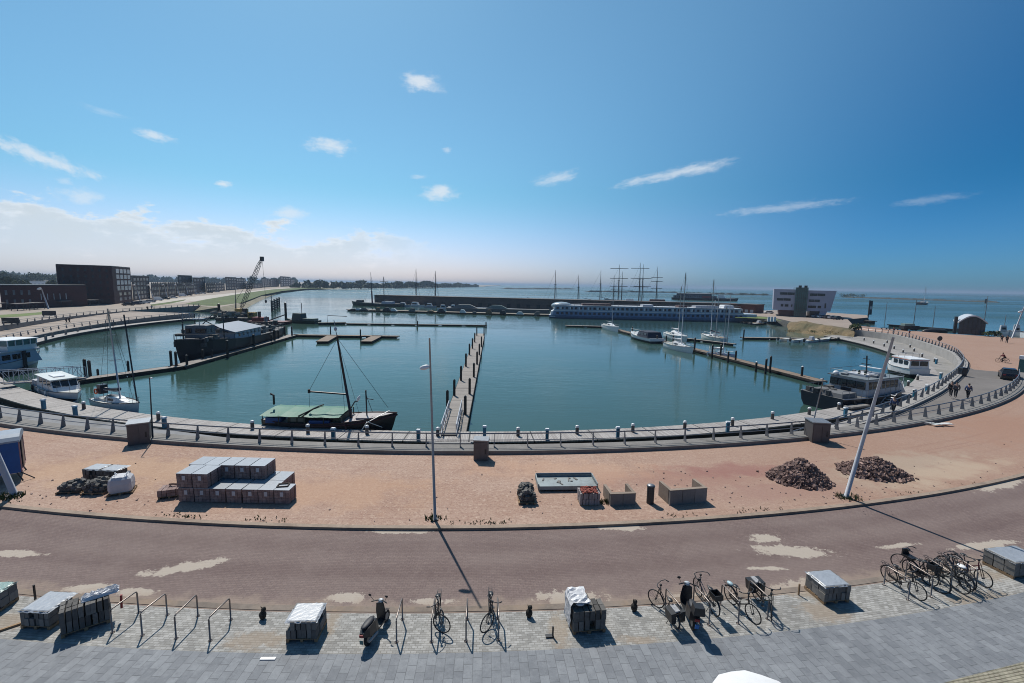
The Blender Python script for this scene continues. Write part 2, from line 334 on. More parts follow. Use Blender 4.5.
STONE_B = mat('breakwater_stone', C255(66, 68, 66), .95, .35, .2, bump=.3, bscale=.6)
# ------------------------------------------------------------------ mesh builder
class MB:
    def __init__(s): s.v = []; s.f = []
    def add(s, v, f):
        o = len(s.v); s.v += [tuple(p) for p in v]; s.f += [tuple(i+o for i in q) for q in f]; return s
    def box(s, x0, x1, y0, y1, z0, z1):
        return s.add([(x0,y0,z0),(x1,y0,z0),(x1,y1,z0),(x0,y1,z0),(x0,y0,z1),(x1,y0,z1),(x1,y1,z1),(x0,y1,z1)],
                     [(3,2,1,0),(4,5,6,7),(0,1,5,4),(1,2,6,5),(2,3,7,6),(3,0,4,7)])
    def cbox(s, c, sz, rot=None):
        hx, hy, hz = sz[0]/2, sz[1]/2, sz[2]/2; c = Vector(c)
        m = Euler(rot).to_matrix() if rot else Matrix.Identity(3)
        v = [c+m@Vector((a*hx, b*hy, d*hz)) for d in (-1,1) for a,b in ((-1,-1),(1,-1),(1,1),(-1,1))]
        return s.add(v, [(3,2,1,0),(4,5,6,7),(0,1,5,4),(1,2,6,5),(2,3,7,6),(3,0,4,7)])
    def frus(s, b, z0, t, z1):
        """frustum: b and t are (x0,x1,y0,y1) rectangles"""
        return s.add([(b[0],b[2],z0),(b[1],b[2],z0),(b[1],b[3],z0),(b[0],b[3],z0),(t[0],t[2],z1),(t[1],t[2],z1),(t[1],t[3],z1),(t[0],t[3],z1)],
                     [(3,2,1,0),(4,5,6,7),(0,1,5,4),(1,2,6,5),(2,3,7,6),(3,0,4,7)])
    def tube(s, pts, r, n=6, r1=None, cap=True):
        pts = [Vector(p) for p in pts]; k = len(pts); o = len(s.v); vs = []
        for i, p in enumerate(pts):
            d = (pts[min(i+1,k-1)]-pts[max(i-1,0)])
            if d.length < 1e-9: d = Vector((0,0,1))
            d.normalize(); up = Vector((0,0,1)) if abs(d.z) < .9 else Vector((1,0,0))
            a = d.cross(up).normalized(); b = d.cross(a).normalized()
            rr = r if r1 is None else r+(r1-r)*i/(k-1)
            vs += [p+a*rr*math.cos(2*math.pi*j/n)+b*rr*math.sin(2*math.pi*j/n) for j in range(n)]
        fs = [(i*n+j, i*n+(j+1)%n, (i+1)*n+(j+1)%n, (i+1)*n+j) for i in range(k-1) for j in range(n)]
        if cap: fs += [tuple(range(n)), tuple(range(k*n-1, (k-1)*n-1, -1))]
        return s.add(vs, fs)
    def cyl(s, x, y, z0, z1, r, r1=None, n=12): return s.tube([(x,y,z0),(x,y,z1)], r, n, r1)
    def ell(s, c, rx, ry, rz, n=12, m=7, rot=None):
        c = Vector(c); mt = Euler(rot).to_matrix() if rot else Matrix.Identity(3)
        vs = []; fs = []
        for i in range(m+1):
            a = math.pi*i/m
            for j in range(n):
                b = 2*math.pi*j/n
                vs.append(c+mt@Vector((rx*math.sin(a)*math.cos(b), ry*math.sin(a)*math.sin(b), rz*math.cos(a))))
        for i in range(m):
            for j in range(n): fs.append((i*n+j, (i+1)*n+j, (i+1)*n+(j+1)%n, i*n+(j+1)%n))
        return s.add(vs, fs)
    def prism(s, poly, z0, z1):
        """polygon of (x,y) from z0 to z1"""
        n = len(poly)
        v = [(p[0],p[1],z0) for p in poly]+[(p[0],p[1],z1) for p in poly]
        return s.add(v, [tuple(range(n-1,-1,-1)), tuple(range(n,2*n))]+[(i,(i+1)%n,n+(i+1)%n,n+i) for i in range(n)])
    def xprism(s, poly, y0, y1):
        """polygon of (x,z) extruded along y"""
        n = len(poly)
        v = [(p[0],y0,p[1]) for p in poly]+[(p[0],y1,p[1]) for p in poly]
        return s.add(v, [tuple(range(n)), tuple(range(2*n-1,n-1,-1))]+[((i+1)%n,i,n+i,n+(i+1)%n) for i in range(n)])
    def torus(s, c, rad, r, axis='y', n=24, m=6):
        vs = []; fs = []
        for i in range(n):
            a = 2*math.pi*i/n
            for j in range(m):
                b = 2*math.pi*j/m; q = rad+r*math.cos(b)
                p = (q*math.cos(a), r*math.sin(b), q*math.sin(a)) if axis == 'y' else (q*math.cos(a), q*math.sin(a), r*math.sin(b))
                vs.append((c[0]+p[0], c[1]+p[1], c[2]+p[2]))
        for i in range(n):
            for j in range(m): fs.append((i*m+j, ((i+1)%n)*m+j, ((i+1)%n)*m+(j+1)%m, i*m+(j+1)%m))
        return s.add(vs, fs)
    def strip(s, A, B):
        """ribbon of quads between two equally long lines"""
        n = len(A); v = list(A)+list(B)
        return s.add(v, [(i, i+1, n+i+1, n+i) for i in range(n-1)])
    def loft(s, secs, cap=True, close=False):
        n = len(secs[0]); v = [p for q in secs for p in q]; fs = []
        for i in range(len(secs)-1):
            for j in range(n if close else n-1):
                fs.append((i*n+j, i*n+(j+1)%n, (i+1)*n+(j+1)%n, (i+1)*n+j))
        if cap: fs += [tuple(range(n-1,-1,-1)), tuple(range((len(secs)-1)*n, len(secs)*n))]
        return s.add(v, fs)
    def build(s, name, m, parent=None, loc=None, rz=0.0, smooth=False, rot=None):
        me = bpy.data.meshes.new(name); me.from_pydata(s.v, [], s.f); me.update()
        me.materials.append(m)
        if smooth: me.polygons.foreach_set('use_smooth', [True]*len(me.polygons))
        o = bpy.data.objects.new(name, me); COL.objects.link(o)
        if parent is not None: o.parent = parent
        if loc is not None: o.location = loc
        o.rotation_euler = rot if rot else (0, 0, rz)
        return o
def fixn(o):
    import bmesh
    bm = bmesh.new(); bm.from_mesh(o.data); bmesh.ops.recalc_face_normals(bm, faces=bm.faces); bm.to_mesh(o.data); bm.free(); return o
def tag(o, label=None, cat=None, group=None, kind=None):
    if label: o['label'] = label
    if cat: o['category'] = cat
    if group: o['group'] = group
    if kind: o['kind'] = kind
    return o
def thing(name, label, cat, loc=(0,0,0), rz=0.0, group=None):
    o = bpy.data.objects.new(name, None); COL.objects.link(o); o.location = loc; o.rotation_euler = (0,0,rz); o.empty_display_size = .3
    return tag(o, label, cat, group)
def inst(src, parent, loc=(0,0,0), rz=0.0, scale=None):
    o = src.copy(); COL.objects.link(o); o.parent = parent; o.location = loc; o.rotation_euler = (0,0,rz)
    if scale: o.scale = scale
    return o
KIDS = {}
def kids(o): return [c for c in o.children]
def copy_tree(o, parent=None):
    c = o.copy(); COL.objects.link(c)
    if parent is not None: c.parent = parent
    for ch in kids(o): copy_tree(ch, c)
    return c
def struct(name, mb, m): 
    o = mb.build(name, m); fixup(o); return tag(o, kind='structure')
def fixup(o):
    # make flat sheets face upward
    me = o.data
    if all(abs(p.normal.z) > .3 for p in me.polygons) and sum(p.normal.z for p in me.polygons) < 0: me.flip_normals()
def ang(a, b): return math.atan2(b.y-a.y, b.x-a.x)
# ================================================================== camera, light, sky
cam_d = bpy.data.cameras.new('camera'); cam = bpy.data.objects.new('camera', cam_d); COL.objects.link(cam)
cam_d.sensor_width = 36; cam_d.lens = F*36/1024; cam_d.clip_start = .1; cam_d.clip_end = 90000
cam.location = (0, 0, CH)
mw = Matrix.Rotation(math.pi/2-PITCH, 4, 'X') @ Matrix.Rotation(ROLL, 4, 'Z')
cam.rotation_euler = mw.to_euler(); S.camera = cam
sd = bpy.data.lights.new('sun', 'SUN'); sun = bpy.data.objects.new('sun', sd); COL.objects.link(sun)
SV = Vector((math.cos(SUN_EL)*math.sin(SUN_AZ), math.cos(SUN_EL)*math.cos(SUN_AZ), math.sin(SUN_EL)))
sun.rotation_euler = SV.to_track_quat('Z', 'Y').to_euler(); sun.location = SV*300
sd.energy = 5.0; sd.angle = R(.53); sd.color = (1, .955, .88)
S.view_settings.view_transform = 'Standard'; S.view_settings.look = 'None'; S.view_settings.exposure = 0.0; S.view_settings.gamma = 1.0; S.cycles.filter_width = 1.0
W = bpy.data.worlds.new('World'); S.world = W; W.use_nodes = True
def build_world():
    t = NT(W.node_tree); W.node_tree.nodes.clear()
    out = t.n('ShaderNodeOutputWorld'); bg = t.n('ShaderNodeBackground'); t.nt.links.new(bg.outputs[0], out.inputs[0])
    sky = t.n('ShaderNodeTexSky', sky_type='NISHITA', sun_disc=False, sun_elevation=SUN_EL, sun_rotation=SUN_AZ, altitude=0, air_density=1.0, dust_density=.6, ozone_density=2.2)
    d = t.n('ShaderNodeTexCoord').outputs['Generated']
    sx = t.n('ShaderNodeSeparateXYZ', ins={0: d})
    az = t.m('ARCTAN2', sx.outputs[0], sx.outputs[1]); el = t.m('ARCSINE', sx.outputs[2])
    uv = t.n('ShaderNodeCombineXYZ', ins={0: az, 1: t.m('MULTIPLY', el, 2.2)}).outputs[0]
    nf = t.noise(uv, 26.0, 4, .62); nm = t.noise(uv, 9.0, 5, .6)
    # clear sky deepens away from the sun; the horizon is cooled
    sd_ = t.n('ShaderNodeVectorMath', operation='DOT_PRODUCT', ins={0: d, 1: tuple(SV)}).outputs['Value']
    q = t.n('ShaderNodeMapRange', interpolation_type='SMOOTHSTEP', ins={0: sd_, 1: .3, 2: .80}).outputs[0]
    hz_ = t.n('ShaderNodeMapRange', interpolation_type='SMOOTHSTEP', ins={0: el, 1: .0, 2: .2}).outputs[0]
    c = t.mix(1.0, sky.outputs[0], t.mix(q, (.09, .43, .70), (.64, 1.03, 1.08)), 'MULTIPLY')
    c = t.mix(1.0, c, t.mix(hz_, (2.25, 1.18, 1.38), (1, 1, 1)), 'MULTIPLY')
    # low bank of cumulus on the left: bumpy top edge, thinning to haze on the right
    top = t.m('ADD', .098, t.m('MULTIPLY', t.m('SUBTRACT', nm, .5), .26))
    top = t.m('ADD', top, t.m('MULTIPLY', t.m('SUBTRACT', nf, .5), .09))
    top = t.m('ADD', top, t.m('MULTIPLY', t.m('SUBTRACT', t.m('MULTIPLY', az, -1.0), .45), .05))
    edge = t.n('ShaderNodeMapRange', interpolation_type='SMOOTHSTEP', ins={0: t.m('SUBTRACT', top, el), 1: -.004, 2: .022}).outputs[0]
    side = t.n('ShaderNodeMapRange', interpolation_type='SMOOTHSTEP', ins={0: az, 1: -.06, 2: -.42}).outputs[0]
    lowf = t.n('ShaderNodeMapRange', interpolation_type='SMOOTHSTEP', ins={0: el, 1: .0, 2: .11, 3: .42, 4: .85}).outputs[0]
    dens = t.m('MULTIPLY', t.m('MULTIPLY', edge, side), t.m('MULTIPLY', lowf, t.m('ADD', .55, t.m('MULTIPLY', nm, .8))), clamp=True)
    lit = t.n('ShaderNodeMapRange', interpolation_type='SMOOTHSTEP', ins={0: t.m('ADD', t.m('SUBTRACT', top, el), t.m('MULTIPLY', t.m('SUBTRACT', nf, .5), .05)), 1: .05, 2: .0}).outputs[0]
    c = t.mix(dens, c, t.mix(lit, (6.5, 7.2, 7.7), (8.3, 8.7, 9.0)))
    # single fair weather clouds and streaks: (pixel survey) direction, half width, half height, tilt, strength
    for (px, py, w, h, rot, k) in [(422, 82, 24, 11, .0, .95), (330, 146, 26, 9, .02, .85), (440, 193, 19, 10, 0, .9), (156, 136, 22, 6, -.05, .8), (40, 157, 66, 9, -.23, .85), (224, 184, 9, 4, 0, .9), (556, 178, 24, 7, .22, .6),
                                   (672, 174, 66, 6, .17, .68), (705, 169, 30, 6, .17, .4), (780, 208, 70, 5, .05, .38), (930, 200, 44, 5, .05, .2), (447, 150, 5, 4, 0, .5), (418, 177, 10, 3, .1, .45), (105, 112, 26, 4, -.1, .25), (65, 181, 9, 4, 0, .35), (290, 214, 22, 8, 0, .7), (80, 196, 26, 9, 0, .6)]:
        v = ray(px, py).normalized(); a0 = math.atan2(v.x, v.y); e0 = math.asin(v.z)
        vx = ray(px+10, py).normalized(); vy = ray(px, py-10).normalized()
        sxp = abs(math.atan2(vx.x, vx.y)-a0)/10; syp = abs(math.asin(vy.z)-e0)/10
        da = t.m('DIVIDE', t.m('SUBTRACT', az, a0), sxp); de = t.m('DIVIDE', t.m('SUBTRACT', el, e0), syp)
        cs, sn = math.cos(rot), math.sin(rot)
        u = t.m('DIVIDE', t.m('ADD', t.m('MULTIPLY', da, cs), t.m('MULTIPLY', de, sn)), w)
        q = t.m('DIVIDE', t.m('SUBTRACT', t.m('MULTIPLY', de, cs), t.m('MULTIPLY', da, sn)), h)
        r = t.m('SQRT', t.m('ADD', t.m('MULTIPLY', u, u), t.m('MULTIPLY', q, q)))
        loc = t.n('ShaderNodeCombineXYZ', ins={0: t.m('MULTIPLY', u, max(.5, w/22)), 1: t.m('MULTIPLY', q, .8), 2: px*.37}).outputs[0]
        nn = t.noise(loc, 1.4, 4, .66)
        r = t.m('ADD', r, t.m('MULTIPLY', t.m('SUBTRACT', nn, .5), 2.0))
        k2 = t.n('ShaderNodeMapRange', interpolation_type='SMOOTHSTEP', ins={0: r, 1: 1.15, 2: .0}).outputs[0]
        c = t.mix(t.m('MULTIPLY', k2, k*.82), c, (8.0, 8.5, 9.0))
    t.nt.links.new(c, bg.inputs[0]); bg.inputs[1].default_value = .10
build_world()
W.cycles.sampling_method = 'MANUAL'; W.cycles.sample_map_resolution = 512
# ================================================================== ground, water, quays
LOOP = lambda c0, c1, r0, a0, a1, n, z=0.0: arc(c0, c1, r0, a0, a1, n, z)
sea = MB(); n = 96
sea.add([(25000*math.cos(2*math.pi*i/n), 25000*math.sin(2*math.pi*i/n), WZ) for i in range(n)], [tuple(range(n))])
struct('water', sea, WATER)
kerb_in = arc(-8, 137.3, 116.06, -140, -40, 90)          # plaza side of the kerb
road_near = arc(-6.8, 126, 110.66, -140, -40, 90, RZ_)
slab_edge = arc(-7.5, 124.8, 111.33, -140, -40, 90, RZ_)
rim_out = arc(-8.7, 149.4, 118.61, -146, -44, 102)
rim_in = arc(-8.7, 149.4, 116.0, -146, -44, 102)
rimB = smooth_line([G(*p) for p in [(700, 449), (740, 444), (799, 434), (834, 424), (896, 408.5), (939, 393), (956, 382), (966, 371), (966, 361), (949, 350), (900, 336), (853, 330)]], 7)
# base sheet of the near side
g = MB(); g.add([(-170, -60, RZ_-.03), (170, -60, RZ_-.03), (170, 60, RZ_-.03)]+[(p.x, p.y, RZ_-.03) for p in reversed(kerb_in)]+[(-170, 60, RZ_-.03)], [tuple(range(4+len(kerb_in)))])
struct('ground', g, ROAD)
g = MB(); g.strip([Vector((p.x, p.y, RZ_-.012)) for p in road_near], [Vector((p.x, p.y, RZ_-.012)) for p in kerb_in]); struct('road', g, ROAD)
g = MB(); g.strip(slab_edge, road_near); struct('sett_pavement', g, SETT)
low = arc(-7.5, 124.8, 119.5, -140, -40, 90, RZ_)
g = MB(); g.strip(low, slab_edge); struct('slab_pavement', g, SLAB)
# second sett band at the bottom right corner: its edge is surveyed
e0 = [G(*p, RZ_+.006) for p in [(930, 687), (960, 678), (1000, 668), (1030, 660), (1080, 648)]]
g = MB(); g.add([tuple(p) for p in e0]+[(e0[-1].x+1, e0[-1].y-4, RZ_+.006), (e0[0].x, e0[0].y-3, RZ_+.006)], [tuple(range(len(e0)+2))]); struct('corner_pavement', g, SETT2)
# gutter line of flat stones where the setts meet the road
ga = arc(-6.8, 126, 110.58, -140, -40, 90, RZ_+.004); gb = arc(-6.8, 126, 110.30, -140, -40, 90, RZ_+.004)
g = MB(); g.strip(ga, gb); struct('gutter', g, mat('gutter_stone', C255(128, 116, 106), .9, .25, .8, stain=C255(160, 136, 114), stain_amt=.7))
# raised kerb between road and plaza
g = MB(); g.loft([[tuple(a), (b.x, b.y, .012), (b.x, b.y, RZ_-.05), (a.x, a.y, RZ_-.05)] for a, b in zip([Vector((p.x, p.y, .012)) for p in arc(-8, 137.3, 116.28, -140, -40, 120)], arc(-8, 137.3, 116.0, -140, -40, 120))], close=True)
o = struct('kerb', g, mat('kerb_stone', C255(150, 132, 116), .85, .25, .8, stain=C255(120, 102, 90), stain_amt=.4)); fixn(o)
# plaza of crushed brick, from the kerb to the quay rim and round the right side to the shore
bi = min(range(len(rimB)), key=lambda i: (rimB[i]-G(740, 444)).length)
rimA_left = [p for p in rim_out if p.x < 17.9]
pl = [tuple(p) for p in kerb_in]+[(150, 75, 0), (420, 75, 0), (420, 118, 0), (230, 112, 0), (170, 116, 0), (139, 122.5, 0), (128, 130.5, 0), (121.5, 141, 0), (118.5, 158, 0)]
bj = min(range(len(rimB)), key=lambda i: (rimB[i]-G(966, 368)).length)
pl += [tuple(p) for p in reversed(rimB[bj:])]+[tuple(G(*p, 0)) for p in [(974, 370), (990, 371.5), (1024, 374), (1062, 379)]]
pl += [tuple(p) for p in reversed([q for q in rim_out if q.x < 70])]
g = MB(); g.add(pl, [tuple(range(len(pl)))]); struct('plaza', g, PLAZA)
# grey ramp road between the two rims on the right: it sinks to the boardwalk towards the left
def th_of(p): return math.degrees(math.atan2(p.y-CY, p.x-CX))
def ramp_z(th):
    k = min(1, max(0, (th+76)/24)); return -1.42+1.432*k
rbl = [p for p in rimB if -77 < th_of(p) < -46.2 and p.y < G(966, 368).y]
A = []; B = []
for i in range(61):
    th = -77+31*i/60
    pb = min(rbl, key=lambda p: abs(th_of(p)-th)); z = ramp_z(th); rb_ = (pb-Vector((CX, CY, 0))).length
    d = Vector((math.cos(R(th)), math.sin(R(th)), 0)); e = Vector((CX+8.7, CY-149.4, 0)); bq = e.dot(d); ro = -bq+math.sqrt(bq*bq-(e.length_squared-117.3**2))
    A.append(ring(min(rb_, ro-.2)-.3, th, z)); B.append(ring(ro+.4, th, z))
g = MB(); g.strip(A, B); struct('ramp_road', g, ASPH)
edge = [G(*p, .012) for p in [(966, 366), (974, 369.5), (990, 371), (1024, 373.5), (1066, 379)]]
g = MB(); g.add([tuple(A[-1]+Vector((0, 0, .0)))]+[tuple(p) for p in edge]+[tuple(B[-1])], [tuple(range(7))]); struct('ramp_road', g, ASPH)
# boardwalk ring at the water (deck on a dark float)
def band(r0, r1, a0, a1, z0, z1, n=150):
    m = MB(); secs = []
    for i in range(n+1):
        th = a0+(a1-a0)*i/n
        secs.append([ring(r0, th, z0), ring(r1, th, z0), ring(r1, th, z1), ring(r0, th, z1)])
    return m.loft([[tuple(p) for p in s] for s in secs], close=True)
o = struct('boardwalk', band(101.9, 104.6, -197, -4, QZ-.12, QZ), DECK); fixn(o)
o = struct('boardwalk_float', band(102.1, 104.45, -197, -4, -2.6, QZ-.12), mat('wet_black_float', C255(30, 30, 28), .7, .4, 1.5)); fixn(o)
# fender tyres hung on the landward side of the boardwalk
for i in range(110):
    pass
# lower path inside the rim: a concrete ramp at the left that sinks into a mossy strip in the middle
def path_z(th):
    k = min(1, max(0, (th+104)/14)); k = k*k*(3-2*k); return -.35*(1-k)-1.25*k
for (a0, a1, nm, mm) in ((-150, -97, 'lower_path', CONC), (-97, -74, 'embankment', MOSS)):
    secs = []
    for i in range(41):
        th = a0+(a1-a0)*i/40; z = path_z(th); o_ = ring(111.8, th, z)
        # stay below the rim
        secs.append([tuple(ring(112.2, th, z)), tuple(ring(107.6, th, z)), tuple(ring(107.2, th, -2.7)), tuple(ring(112.2, th, -2.7))])
    g = MB(); g.loft(secs, close=True); fixn(struct(nm, g, mm))
# right lower promenade between the boardwalk and the right wall
g = MB(); A = []; B = []
for p in rimB:
    th = math.atan2(p.y-CY, p.x-CX); d = math.hypot(p.x-CX, p.y-CY)
    if -58 < math.degrees(th) < -2: A.append(Vector((CX+104.5*math.cos(th), CY+104.5*math.sin(th), QZ+.006))); B.append(Vector((CX+max(d, 105)*math.cos(th), CY+max(d, 105)*math.sin(th), QZ+.006)))
g.strip(A, B); struct('promenade', g, mat('promenade_concrete', C255(150, 146, 142), .9, .15, .4, stain=C255(120, 118, 112), stain_amt=.4))
# ------------------------------------------------------------------ quay walls (things) with their guard railings
def wall_along(name, label, line, width, z0, z1, m, side=1, cat='quay wall'):
    mb = MB(); secs = []
    for i, p in enumerate(line):
        a = line[max(i-1, 0)]; b = line[min(i+1, len(line)-1)]; d = (b-a); d.z = 0; d.normalize(); nrm = Vector((-d.y, d.x, 0))*side
        q = p+nrm*width
        zz0 = z0(i) if callable(z0) else z0
        zt = p.z if z1 is None else z1
        secs.append([(p.x, p.y, zt), (q.x, q.y, zt), (q.x, q.y, zz0), (p.x, p.y, zz0)])
    mb.loft(secs, close=True); o = mb.build(name, m); fixn(o); return tag(o, label, cat)
wall_along('quay_wall', 'long curved grey concrete quay rim between plaza and boardwalk', rim_out, 1.35, -2.8, .27, CONC_D)
rimB_low = [Vector((p.x, p.y, (ramp_z(th_of(p)) if th_of(p) < -50 and p.y < 65 else 0)+.25)) for p in rimB if th_of(p) > -74.5]
wall_along('retaining_wall', 'curved concrete wall below the ramp railing around the right side of the harbour', rimB_low, 1.2, -2.6, None, CONC_L)
FIN = MB().xprism([(-.19, 0), (.15, 0), (.11, .95), (.06, 1.02), (.02, 1.0)], -.028, .028)
FING = mat('grey_rail_paint', C255(128, 126, 128), .5, .15, 4)
def railing(label, line, step, z, flip=False, off=0.0, rail2=True, m=FING, h=1.0):
    """guard railing: one post fin every step, a top rail and a lower rail following the line"""
    pts = resample(line, step, step*.5)
    c = pts[len(pts)//2][0]
    root = thing('guard_railing', label, 'railing', (c.x, c.y, z))
    first = None
    for (p, a) in pts[:100]:
        loc = (p.x-c.x, p.y-c.y, p.z); rz = a+math.pi/2+(math.pi if flip else 0)
        if first is None:
            first = FIN.build('post', m, root, loc, rz)
            first.scale = (1, 1, h)
        else: inst(first, root, loc, rz, (1, 1, h))
    L = [(q.x-c.x, q.y-c.y, q.z+h) for q, a in resample(line, min(step, 2.0), 0)]
    MB().tube(L, .05, 5).build('top_rail', STEEL, root)
    if rail2:
        L2 = [(q[0], q[1], q[2]-.5*h) for q in L]; MB().tube(L2, .032, 4).build('lower_rail', STEEL, root)
    return root
mid = arc(-8.7, 149.4, 117.75, -137, -46, 140)
railing('long grey guard railing with fin posts on the quay rim beside the plaza', mid, 2.45, .27)
inn = arc(-8.7, 149.4, 116.35, -137, -104, 50)
def rbz(p): return ramp_z(th_of(p)) if th_of(p) < -50 and p.y < 65 else 0.0
off = []
for i, p in enumerate(rimB):
    a = rimB[max(i-1, 0)]; b = rimB[min(i+1, len(rimB)-1)]; d = (b-a).normalized(); off.append(p+Vector((-d.y, d.x, 0))*.6+Vector((0, 0, rbz(p))))
railing('dark railing with close fin posts on the wall around the right side of the harbour', [p for p in off if th_of(p) > -73], 2.2, .25, True)
# left terrace: edge surveyed on the plaza level
terr = smooth_line([Vector(p) for p in [(-92, 62, 0), (-108, 84, 0), (-120.4, 106.3, 0), (-131, 132.5, 0), (-137, 155, 0), (-140, 180, 0), (-140.5, 205, 0)]], 8)
def terr_z(i):
    return -2.6
wall_along('terrace_wall', 'dark concrete terrace wall along the left side of the harbour', terr, .8, -2.7, .25, CONC_D)
railing('row of low fin posts with rail on the left terrace wall', [p+Vector((-.1, 0, 0)) for p in terr], 3.3, .25, True, h=.85)
# ramp between the boardwalk and the terrace wall, climbing to the right
A = []; B = []; NR = 40
for i in range(NR+1):
    th = -146-(44*i/NR); z = -1.42+1.38*(i/NR)**1.2
    a = ring(106.0, th, z)
    k = min(terr, key=lambda p: abs(math.atan2(p.y-CY, p.x-CX)-(math.radians(th) if th > -180 else math.radians(th+360))))
    A.append(a); B.append(Vector((k.x, k.y, z)))
g = MB(); g.strip(A, B); struct('ramp', g, mat('ramp_paving', C255(164, 150, 138), .9, .18, .3))
low_wall = [Vector((p.x, p.y, 0)) for p in A]
mb = MB(); secs = []
for p in A:
    d = (Vector((CX, CY, 0))-Vector((p.x, p.y, 0))).normalized(); q = p+d*.5
    secs.append([(p.x, p.y, p.z+.12), (q.x, q.y, p.z+.12), (q.x, q.y, -2.5), (p.x, p.y, -2.5)])
mb.loft(secs, close=True); o = mb.build('ramp_wall', CONC_D); fixn(o); tag(o, 'dark wall holding up the left ramp above the lower boardwalk', 'quay wall')
railing('small posts and rail along the left ramp edge above the boardwalk', [Vector((p.x, p.y, 0))+(Vector((CX, CY, 0))-Vector((p.x, p.y, 0))).normalized()*.25 for p in A], 3.0, -.55, False, h=.9)
# left land and far shore
ll = [tuple(p) for p in terr]+[tuple(G(*p, 0)) for p in [(217, 307.5), (236, 304), (246, 300), (263, 294), (281, 290.2), (308, 288)]]
shore_far = [G(340, 288.4, WZ), G(400, 287.9, WZ), G(452, 287.2, WZ), G(484, 286.6, WZ)]
ll += [(p.x, p.y, 0) for p in shore_far]+[(-120, 5200, 0), (-9000, 5200, 0), (-9000, 52, 0), (-170, 52, 0)]
g = MB(); g.add(ll, [tuple(range(len(ll)))]); struct('left_land', g, LAND)
sl = [Vector(p) for p in ll[len(terr)-1:len(terr)+10]]
out = []
for i, p in enumerate(sl):
    a = sl[max(i-1, 0)]; b = sl[min(i+1, len(sl)-1)]; d = (b-a).normalized(); nr = Vector((d.y, -d.x, 0)); out.append(p+nr*(5 if i < 7 else 14)+Vector((0, 0, WZ-.4)))
g = MB(); g.strip(sl, out); o = struct('shore_bank', g, mat('stone_bank', C255(132, 124, 106), .95, .35, .15, bump=.3, bscale=.6, stain=(.10, .11, .05), stain_amt=.5))
def patch(name, pxs, z, m):
    g = MB(); P = [G(*p, z) for p in pxs]; g.add([tuple(p) for p in P], [tuple(range(len(P)))]); return struct(name, g, m)
patch('grass_strip', [(184, 304), (214, 306.2), (242, 302.6), (262, 295.0), (282, 291.0), (308, 288.5), (332, 288.2), (302, 287.5), (272, 289.4), (242, 293.4), (205, 299.5)], .02, GRASS)
patch('grass_strip', [(-20, 316), (20, 313.7), (45, 311.8), (45, 314), (20, 316.5), (-20, 319)], .02, GRASS)
patch('grass_strip', [(150, 304.5), (166, 302.4), (186, 299.3), (184, 300.7), (170, 303.6), (152, 306)], .02, GRASS)
patch('road', [(150, 301), (200, 296), (240, 292.5), (270, 289), (300, 287.2), (300, 287.7), (268, 290.3), (240, 294.4), (196, 301), (150, 305)], .012, mat('pale_road', C255(186, 178, 168), .9, .1, .05))
# right land spit with the office building
rl = [G(*p, 0) for p in [(853, 330), (846, 328.8), (830, 326.6), (806, 323.6), (793, 322)]]+[G(*p, WZ) for p in [(780, 324.5), (768, 322), (735, 319.6), (700, 318.2)]]
rl2 = [(p.x, p.y, 0) for p in rl]+[(150, 262, 0), (168, 250, 0), (176, 226, 0), (160, 205, 0), (140, 190, 0), (128, 172, 0), (118.5, 158, 0)]
rl2 += []
g = MB(); g.add(rl2, [tuple(range(len(rl2)))]); struct('right_land', g, mat('sand_paving', C255(164, 148, 136), .95, .15, .1))
o2 = []
P = [Vector(p) for p in rl2]
cen = Vector((125, 190, 0))
bank = [p+(Vector((p.x, p.y, 0))-cen).normalized()*2.2+Vector((0, 0, WZ-.4)) for p in P]
g = MB(); g.strip(P+[P[0]], bank+[bank[0]]); struct('right_bank', g, STONE_B)
patch('grass_strip', [(735, 317.5), (770, 319), (782, 321), (775, 318.5), (762, 316.6), (735, 315.6)], .02, GRASS)
# grassy mound in front of the office building
mb = MB(); NX, NY = 26, 10
c0, c1, c2, c3 = G(787, 331.5, WZ), G(853, 340, WZ), G(853, 328.5), G(790, 321.5)
grid = []
for j in range(NY+1):
    for i in range(NX+1):
        u, v = i/NX, j/NY
        p = c0.lerp(c1, u).lerp(c3.lerp(c2, u), v)
        h = 1.3*math.sin(math.pi*min(1, v*1.05))*(math.sin(math.pi*min(1, max(.0, u)))**.5)*(.55+.6*math.exp(-((u-.22)/.2)**2))
        grid.append((p.x+random.uniform(-.3, .3), p.y+random.uniform(-.3, .3), -2.5*(1-min(1, v/.4))**1.5+max(0, h)*(1+random.uniform(-.12, .12))-.02))
mb.add(grid, [(j*(NX+1)+i, j*(NX+1)+i+1, (j+1)*(NX+1)+i+1, (j+1)*(NX+1)+i) for j in range(NY) for i in range(NX)])
struct('grass_mound', mb, DRYG)
